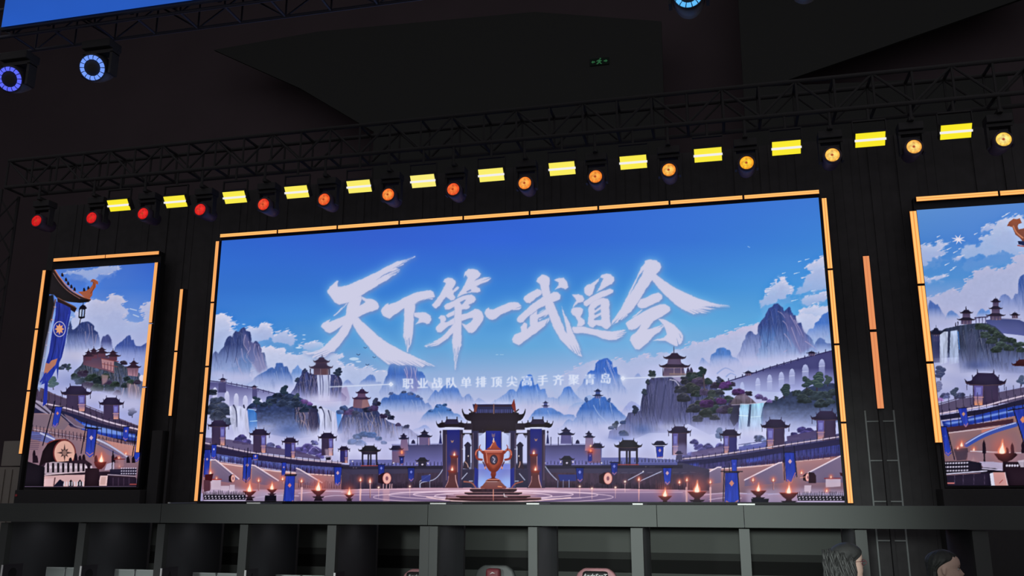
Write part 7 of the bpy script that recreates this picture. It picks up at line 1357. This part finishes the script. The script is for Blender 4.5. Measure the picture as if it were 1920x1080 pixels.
# ---------------------------------------------------------------- gaming chairs
def text_obj(body, size, m, parent, loc, name, ext=.002, shear=0.0, rot=(math.pi / 2, 0, 0)):
    c = bpy.data.curves.new(name, 'FONT'); c.body = body; c.size = size; c.extrude = ext; c.align_x = 'CENTER'; c.align_y = 'CENTER'; c.shear = shear; c.resolution_u = 3; c.offset = .001
    t = bpy.data.objects.new(name, c); me = bake(t)
    me.materials.clear(); me.materials.append(m)
    o = bpy.data.objects.new(name, me); col.objects.link(o); o.parent = parent; o.location = loc; o.rotation_euler = rot; return o
WHITEP = mat('white_print', (.55, .55, .55), .5)
def soft(m, pts, z0, z1, y0, y1): pass
def gaming_chair(x, y, top, shell, pillow, label, text=None, pw=.25, mark=False, rz=0.0):
    r = empty('gaming_chair', (x, y, 0), rz); tag(r, label, 'chair', 'gaming chairs in the booths')
    b = MB(); ts = top
    P = [(-.27, .55), (-.30, .80), (-.25, .98), (-.28, 1.12), (-.20, ts - .05), (-.13, ts), (.13, ts), (.20, ts - .05), (.28, 1.12), (.25, .98), (.30, .80), (.27, .55)]
    b.prism(P, .16, .26).bevel(.03, 3).build('backrest', shell, r, smooth=True)
    MB().prism([(-.10, .6), (-.12, ts - .12), (.12, ts - .12), (.10, .6)], .135, .18).bevel(.015, 2).build('backrest_centre', pillow, r, smooth=True)
    MB().box(-pw / 2, pw / 2, .06, .17, ts - .30, ts - .025).bevel(.045, 4).build('headrest_pillow', pillow, r, smooth=True)
    if text: text_obj(text, .062, WHITEP, r, (0, .057, ts - .072), 'pillow_lettering', shear=.25)
    if mark:
        m = MB().prism([(-.03, ts - .085), (.0, ts - .06), (.035, ts - .075), (.0, ts - .072)], .054, .057); m.build('pillow_mark', WHITEP, r)
    MB().box(-.26, .26, -.30, .24, .44, .54).bevel(.04, 3).build('seat', shell, r, smooth=True)
    for s in (-1, 1):
        MB().box(s * .30 - .04, s * .30 + .04, -.18, .10, .70, .73).tube((s * .30, -.02, .48), (s * .30, -.02, .71), .02).build('armrest', BLACKMETAL, r)
    MB().tube((0, -.02, .08), (0, -.02, .45), .03).build('gas_lift', BLACKMETAL, r)
    f = MB()
    for k in range(5):
        a = k * 2 * math.pi / 5; f.tube((0, -.02, .09), (.30 * math.cos(a), -.02 + .30 * math.sin(a), .06), .022, .014); f.lathe([(.02, 0), (.03, .015), (.03, .045), (.02, .058)], (.30 * math.cos(a), -.02 + .30 * math.sin(a), 0), n=12)
    f.build('wheel_base', BLACKMETAL, r)
    return r
CH_P = mat('dusty_pink_leather', (.42, .20, .22), .5); CH_B = mat('black_leather', (.016, .016, .017), .5); CH_R = mat('dark_red_leather', (.16, .030, .040), .5); CH_G = mat('grey_leather', (.10, .105, .105), .5); CH_RD = mat('maroon_leather', (.07, .02, .028), .5)
gaming_chair(4.22, -2.30, 1.335, CH_P, CH_B, 'pink gaming chair with black lettered headrest pillow, left of the double post', 'AndaSeaT', .30)
gaming_chair(5.06, -2.30, 1.39, CH_G, CH_R, 'grey gaming chair with dark red headrest pillow, right of the double post', None, .16, True)
gaming_chair(6.17, -2.30, 1.38, CH_P, CH_B, 'pink-topped gaming chair with black lettered pillow, in the booth right of the red-pillowed chair', 'AndaSeaT', .27)
gaming_chair(7.32, -2.30, 1.30, CH_RD, CH_RD, 'maroon gaming chair whose top barely shows left of the post near the centre right', None, .10)

# ---------------------------------------------------------------- ladder frame, side cabinets
ld = empty('scaffold_ladder', (9.52, .16, 1.2)); tag(ld, 'thin grey steel scaffold ladder behind the booths, right of the middle screen', 'ladder')
for s in (-1, 1): MB().tube((s * .17, 0, -1.2), (s * .17, 0, 2.0), .013).build('rail', LADDERM, ld)
for z in (.0, .45, .92, 1.42): MB().tube((-.17, 0, z - .05), (.17, 0, z - .05), .011).build('rung', LADDERM, ld)
MB().tube((-.17, 0, 1.86), (.17, 0, 1.86), .011).build('rung', LADDERM, ld)
c = MB().box(-4.38, -3.90, .9, 1.4, 2.625, 3.045).bevel(.01).build('storage_case', CREAM); tag(c, 'taupe box standing on the slatted cupboard at the far left', 'box')
c = empty('slatted_cupboard', (-4.45, 1.15, 0)); tag(c, 'tall taupe cupboard with upright slats at the far left edge', 'cupboard')
MB().box(-.55, .55, -.25, .3, 0, 2.61).build('body', CREAMD, c); d = MB()
for k in range(7): d.box(-.52 + k * .15, -.42 + k * .15, -.27, -.25, .05, 2.57)
d.build('slats', CREAMD, c)
tag(MB().box(-.88, -.70, .0, .2, 0, 3.1).bevel(.01).build('speaker_column', BLACKMETAL), 'black equipment column beside the lower right corner of the left screen', 'equipment column')

# ---------------------------------------------------------------- the two people walking past
SKIN = mat('skin', (.60, .41, .34), .55, noise=.08, scale=30); HAIR = mat('dark_hair', (.034, .034, .034), .5, noise=.3, scale=25, bump=.3); HAIR2 = mat('black_hair', (.026, .028, .027), .5, noise=.4, scale=60, bump=.4)
EYE = mat('eye_white', (.6, .58, .56), .3); IRIS = mat('iris_dark', (.02, .012, .01), .2); LIP = mat('lips', (.33, .13, .12), .5); BROW = mat('eyebrow_hair', (.03, .022, .02), .8)
TOP1 = mat('charcoal_knit', (.05, .05, .052), .9); TOP2 = mat('dark_jacket_cloth', (.035, .036, .04), .85); TROUS = mat('black_trouser_cloth', (.02, .02, .022), .9); SHOE = mat('black_shoe', (.015, .015, .015), .4)

def head_mesh(bm, ox, oy, oz, s=1.0, tilt=0.0):
    """head facing +X; oz = chin height; profile given as (height, face front, back of skull, half width)"""
    prof = [(-.050, .020, -.070, .052), (-.020, .030, -.076, .054), (.000, .060, -.078, .044), (.006, .082, -.078, .050), (.018, .088, -.080, .058), (.030, .086, -.084, .063), (.040, .083, -.088, .066), (.048, .090, -.090, .067),
            (.056, .089, -.093, .068), (.064, .092, -.096, .069), (.072, .088, -.098, .070), (.082, .090, -.101, .071), (.095, .086, -.104, .073), (.110, .082, -.106, .075), (.122, .083, -.107, .076), (.135, .089, -.107, .077), (.150, .090, -.106, .077), (.170, .087, -.102, .076), (.190, .076, -.092, .070), (.208, .056, -.072, .057), (.221, .028, -.042, .036), (.227, .002, -.008, .006)]
    n = 40; rings = []
    for (h, f, b, w) in prof:
        ring = []
        for i in range(n):
            t = 2 * math.pi * i / n; c, q = math.cos(t), math.sin(t); cx = (f + b) / 2; rx = (f - b) / 2
            e = .88; x = cx + rx * math.copysign(abs(c) ** e, c); y = w * math.copysign(abs(q) ** e, q)
            a = math.atan2(q, c)
            if .066 < h < .125 and abs(a) < .5:      # nose
                g = math.exp(-(a / .16) ** 2); k = max(0, 1 - abs(h - .076) / .05) if h > .076 else max(0, 1 - (.076 - h) / .014)
                x += .024 * g * k
            if .105 < h < .128: x -= .008 * math.exp(-((abs(a) - .36) / .14) ** 2)   # eye sockets
            p = Vector((x, y, h)); ring.append(bm.verts.new((ox + s * (p.x * math.cos(tilt) - p.z * math.sin(tilt)), oy + s * p.y, oz + s * (p.z * math.cos(tilt) + p.x * math.sin(tilt)))))
        rings.append(ring)
    for A, B in zip(rings, rings[1:]):
        for i in range(n): bm.faces.new((A[i], A[(i + 1) % n], B[(i + 1) % n], B[i]))
    bm.faces.new(rings[0][::-1]); bm.faces.new(rings[-1])

def skin_mesh(verts, edges, radii, levels=1):
    me = bpy.data.meshes.new('tmp'); me.from_pydata(verts, edges, []); o = bpy.data.objects.new('tmp', me)
    md = o.modifiers.new('skin', 'SKIN'); md.use_smooth_shade = True
    for i, r in enumerate(radii):
        me.skin_vertices[0].data[i].radius = (r, r) if not isinstance(r, tuple) else r
        me.skin_vertices[0].data[i].use_root = (i == 0)
    sd = o.modifiers.new('sub', 'SUBSURF'); sd.levels = levels; sd.render_levels = levels
    out = bake(o)
    b = bmesh.new(); b.from_mesh(out); bmesh.ops.holes_fill(b, edges=[e for e in b.edges if e.is_boundary], sides=0)
    bmesh.ops.delete(b, geom=[v for v in b.verts if not v.link_faces], context='VERTS'); bmesh.ops.recalc_face_normals(b, faces=b.faces[:]); b.to_mesh(out); b.free()
    return out

def person(x, y, ztop, label, hair_kind, top_m, hair_m, rz=0.0, tilt=0.0, stride=.22):
    r = empty('person', (x, y, 0), rz); tag(r, label, 'person')
    H = ztop; k = H / 1.72; chin = H - .232
    hip = .93 * k; sh = 1.40 * k; kn = .49 * k
    V = [(0, 0, hip), (0, 0, 1.12 * k), (.0, 0, 1.28 * k), (-.005, 0, sh), (-.012, 0, chin - .04), (-.012, 0, chin + .03)]
    E_ = [(0, 1), (1, 2), (2, 3), (3, 4), (4, 5)]; Rr = [(.125, .15), (.10, .125), (.115, .15), (.085, .12), .052, .055]
    def add(pts, start):
        prev = start
        for p, rr in pts: V.append(p); Rr.append(rr); E_.append((prev, len(V) - 1)); prev = len(V) - 1
        return prev
    FG = []
    for s, d in ((1, 1), (-1, -1)):
        add([((.0, s * .09, hip - .06), .085), ((stride * .55 * d, s * .09, kn + .02), .058), ((stride * .95 * d - (.05 if d < 0 else 0), s * .09, .10), .040), ((stride * .95 * d + .0, s * .09, .055), .04), ((stride * .95 * d + .16, s * .09, .035), .030)], 0)
        w = add([((-.01, s * .17, sh - .015), .052), ((-.04 - .05 * d * s * 0, s * .205, sh - .28), .040), ((.02 - .12 * d, s * .215, sh - .50), .027), ((.03 - .13 * d, s * .215, sh - .555), (.030, .018)), ((.034 - .13 * d, s * .214, sh - .600), (.034, .013))], 3)
        hx, hz = .035 - .13 * d, sh - .58
        for f, (dx, L) in enumerate(((.030, .070), (.010, .080), (-.010, .076), (-.029, .060))):
            FG.append([((hx + dx, s * .215, hz + .015), .009), ((hx + dx, s * .215, hz - .02), .009), ((hx + dx + .004, s * .212, hz - .02 - L * .5), .008), ((hx + dx + .014, s * .207, hz - .02 - L), .007)])
        FG.append([((hx + .01, s * .212, hz + .02), .011), ((hx + .038, s * .205, hz + .0), .010), ((hx + .052, s * .20, hz - .035), .008)])
    body = skin_mesh(V, E_, Rr, 1)
    bm = bmesh.new(); bm.from_mesh(body)
    for fg in FG:
        fm = skin_mesh([p for p, _ in fg], [(i, i + 1) for i in range(len(fg) - 1)], [q for _, q in fg], 1); bm.from_mesh(fm)
    head_mesh(bm, 0, 0, chin, 1.0, tilt)
    for s in (-1, 1):      # ears
        pv = [(-.018, 0), (-.022, .03), (-.008, .045), (.008, .035), (.004, .01), (-.004, -.012)]
        a = [bm.verts.new((-.006 + px, s * .070, chin + .085 + pz)) for px, pz in pv]; b = [bm.verts.new((-.012 + px * .9, s * .088, chin + .085 + pz * 1.05)) for px, pz in pv]
        bm.faces.new(a); bm.faces.new(b[::-1])
        for i in range(6): bm.faces.new((a[i], b[i], b[(i + 1) % 6], a[(i + 1) % 6]))
    bmesh.ops.recalc_face_normals(bm, faces=bm.faces[:])
    me = bpy.data.meshes.new('t2'); bm.to_mesh(me); bm.free(); o = bpy.data.objects.new('t2', me)
    rm = o.modifiers.new('r', 'REMESH'); rm.mode = 'VOXEL'; rm.voxel_size = .006; rm.use_smooth_shade = True
    smd = o.modifiers.new('s', 'SMOOTH'); smd.factor = .5; smd.iterations = 2
    fin = bake(o)
    fin.materials.clear(); fin.materials.append(SKIN)
    for pl in fin.polygons: pl.use_smooth = True
    bo = bpy.data.objects.new('body', fin); col.objects.link(bo); bo.parent = r
    # face details
    def sph(name, c, rad, m, sc=(1, 1, 1)):
        b = bmesh.new(); bmesh.ops.create_uvsphere(b, u_segments=16, v_segments=10, radius=rad); bmesh.ops.scale(b, vec=sc, verts=b.verts[:]); bmesh.ops.translate(b, vec=c, verts=b.verts[:])
        e = bpy.data.meshes.new(name); b.to_mesh(e); b.free(); e.materials.append(m)
        for p in e.polygons: p.use_smooth = True
        q = bpy.data.objects.new(name, e); col.objects.link(q); q.parent = r; return q
    for s in (-1, 1):
        q = sph('eye', (.068, s * .031, chin + .115), .011, EYE, (1, 1.15, .75)); sph('iris', (.0755, s * .032, chin + .115), .0055, IRIS, (.8, 1, 1)).parent = q
        m = MB().path([(.083, s * .012, chin + .134), (.082, s * .028, chin + .139), (.070, s * .045, chin + .136), (.060, s * .053, chin + .131)], .0032, 6); m.build('eyebrow', BROW, r, smooth=True)
        m = MB().path([(.083, s * .014, chin + .118), (.081, s * .026, chin + .122), (.070, s * .042, chin + .119)], .0022, 6); m.build('upper_lash', BROW, r, smooth=True)
    sph('lips', (.082, 0, chin + .048), .012, LIP, (.75, 1.6, .55))
    # clothes follow the body: its own surface taken a little outward
    def garment(name, m, keep, off):
        g = bmesh.new(); g.from_mesh(fin)
        bmesh.ops.delete(g, geom=[f for f in g.faces if not keep(f.calc_center_median())], context='FACES')
        N = [v.normal.copy() for v in g.verts]
        for v, nn in zip(g.verts, N): v.co += nn * (off + .004 * math.sin(v.co.z * 38 + 3 * math.sin(v.co.y * 20)) + .003 * math.sin(v.co.x * 50 + v.co.z * 17))
        bmesh.ops.smooth_vert(g, verts=g.verts[:], factor=.5, use_axis_x=True, use_axis_y=True, use_axis_z=True)
        e = bpy.data.meshes.new(name); g.to_mesh(e); g.free(); e.materials.clear(); e.materials.append(m)
        for pl in e.polygons: pl.use_smooth = True
        q = bpy.data.objects.new(name, e); col.objects.link(q); q.parent = r
        so = q.modifiers.new('thickness', 'SOLIDIFY'); so.thickness = .006; so.offset = 1
    arm = lambda c: (abs(c.y) > .155 and hip + .05 < c.z < sh - .12) or (abs(c.y) > .19 and c.z <= hip + .05)
    garment('jacket' if hair_kind == 'straight' else 'sweater', top_m, lambda c: c.z < sh + .055 and ((arm(c) and c.z > sh - .53) or (not arm(c) and c.z > hip - .10)), .016)
    garment('trousers', TROUS, lambda c: .085 < c.z < hip + .03 and not arm(c), .014)
    for s, d in ((1, 1), (-1, -1)):
        fx = stride * .95 * d; MB().box(fx - .07, fx + .20, s * .09 - .045, s * .09 + .045, 0, .08).bevel(.03, 3).build('shoe', SHOE, r, smooth=True)
    # hair
    rs = random.Random(5 if hair_kind == 'curly' else 9)
    m = MB(); bmh = m.bm
    if hair_kind == 'curly':
        prof = [(-.26, .00, -.10, .06), (-.20, -.012, -.135, .085), (-.12, -.022, -.142, .100), (-.04, -.02, -.140, .100), (.03, -.018, -.136, .098), (.08, -.012, -.132, .096), (.12, .012, -.130, .095), (.150, .062, -.140, .098), (.172, .092, -.135, .096), (.195, .088, -.122, .090), (.218, .066, -.098, .075), (.236, .034, -.058, .048), (.244, .0, -.02, .012)]
    else:
        prof = [(-.30, -.045, -.115, .05), (-.20, -.035, -.125, .066), (-.10, -.030, -.128, .075), (.0, -.036, -.118, .076), (.06, -.034, -.116, .070), (.10, -.030, -.116, .071), (.125, -.006, -.118, .078), (.145, .040, -.120, .083), (.165, .076, -.122, .085), (.185, .080, -.114, .081), (.205, .068, -.096, .070), (.222, .042, -.066, .050), (.236, .005, -.02, .014)]
    nn = 72; rings = []
    for j, (h, f, b, w) in enumerate(prof):
        ring = []
        for i in range(nn):
            t = 2 * math.pi * i / nn; c_, s_ = math.cos(t), math.sin(t); cx = (f + b) / 2; rx = (f - b) / 2
            wav = 1.0
            if hair_kind == 'curly' and h < .16: wav = 1 + .07 * math.sin(5 * t + h * 46 + 1.1 * math.sin(h * 31)) + .05 * math.sin(11 * t - h * 60)
            elif hair_kind != 'curly': wav = 1 + .018 * math.sin(17 * t)
            ring.append(bmh.verts.new((cx + rx * c_ * wav, w * s_ * wav, chin + h)))
        rings.append(ring)
    for A, B in zip(rings, rings[1:]):
        for i in range(nn): bmh.faces.new((A[i], A[(i + 1) % nn], B[(i + 1) % nn], B[i]))
    bmh.faces.new(rings[0][::-1]); bmh.faces.new(rings[-1])
    ho = m.build('hair', hair_m, r, smooth=True)
    sb = ho.modifiers.new('s', 'SUBSURF'); sb.levels = 1; sb.render_levels = 2
    if hair_kind == 'curly':
        lk = MB()
        for q in range(70):
            a = rs.uniform(1.0, 2 * math.pi - 1.0); rr = .098 + rs.uniform(0, .02); cx = -.07 + .085 * math.cos(a); cy = .10 * math.sin(a)
            z = chin + rs.uniform(.10, .2); pts = []; ph = rs.uniform(0, 6)
            for u in range(11):
                zz2 = z - u * .036; pts.append((cx + .013 * math.cos(ph + u * 1.0) + .012 * math.cos(a) * u * .2, cy + .013 * math.sin(ph + u * 1.0) + .010 * math.sin(a) * u * .2, zz2))
            lk.path(pts, rs.uniform(.006, .010), 7)
        lk.build('hair_locks', hair_m, r, smooth=True)
        g = MB()   # glasses
        for s in (-1, 1):
            ring = [(.098 - .012 * abs(math.sin(t)), s * .034 + .024 * math.cos(t), chin + .113 + .019 * math.sin(t)) for t in [k2 * math.pi / 8 for k2 in range(17)]]
            g.path(ring, .002, 5); g.path([(.086, s * .058, chin + .12), (-.01, s * .078, chin + .12)], .002, 5)
        g.path([(.1, -.01, chin + .118), (.1, .01, chin + .118)], .002, 5); g.build('glasses', mat('dark_red_glasses', (.12, .02, .03), .4), r)
    return r
person(8.345, -5.2, 1.80, 'person with long wavy dark hair and red-rimmed glasses walking right past a booth post', 'curly', TOP1, HAIR, rz=R(26))
person(8.93, -5.3, 1.775, 'person with long straight black hair tucked behind the ear, at the lower right', 'straight', TOP2, HAIR2, rz=R(-8))
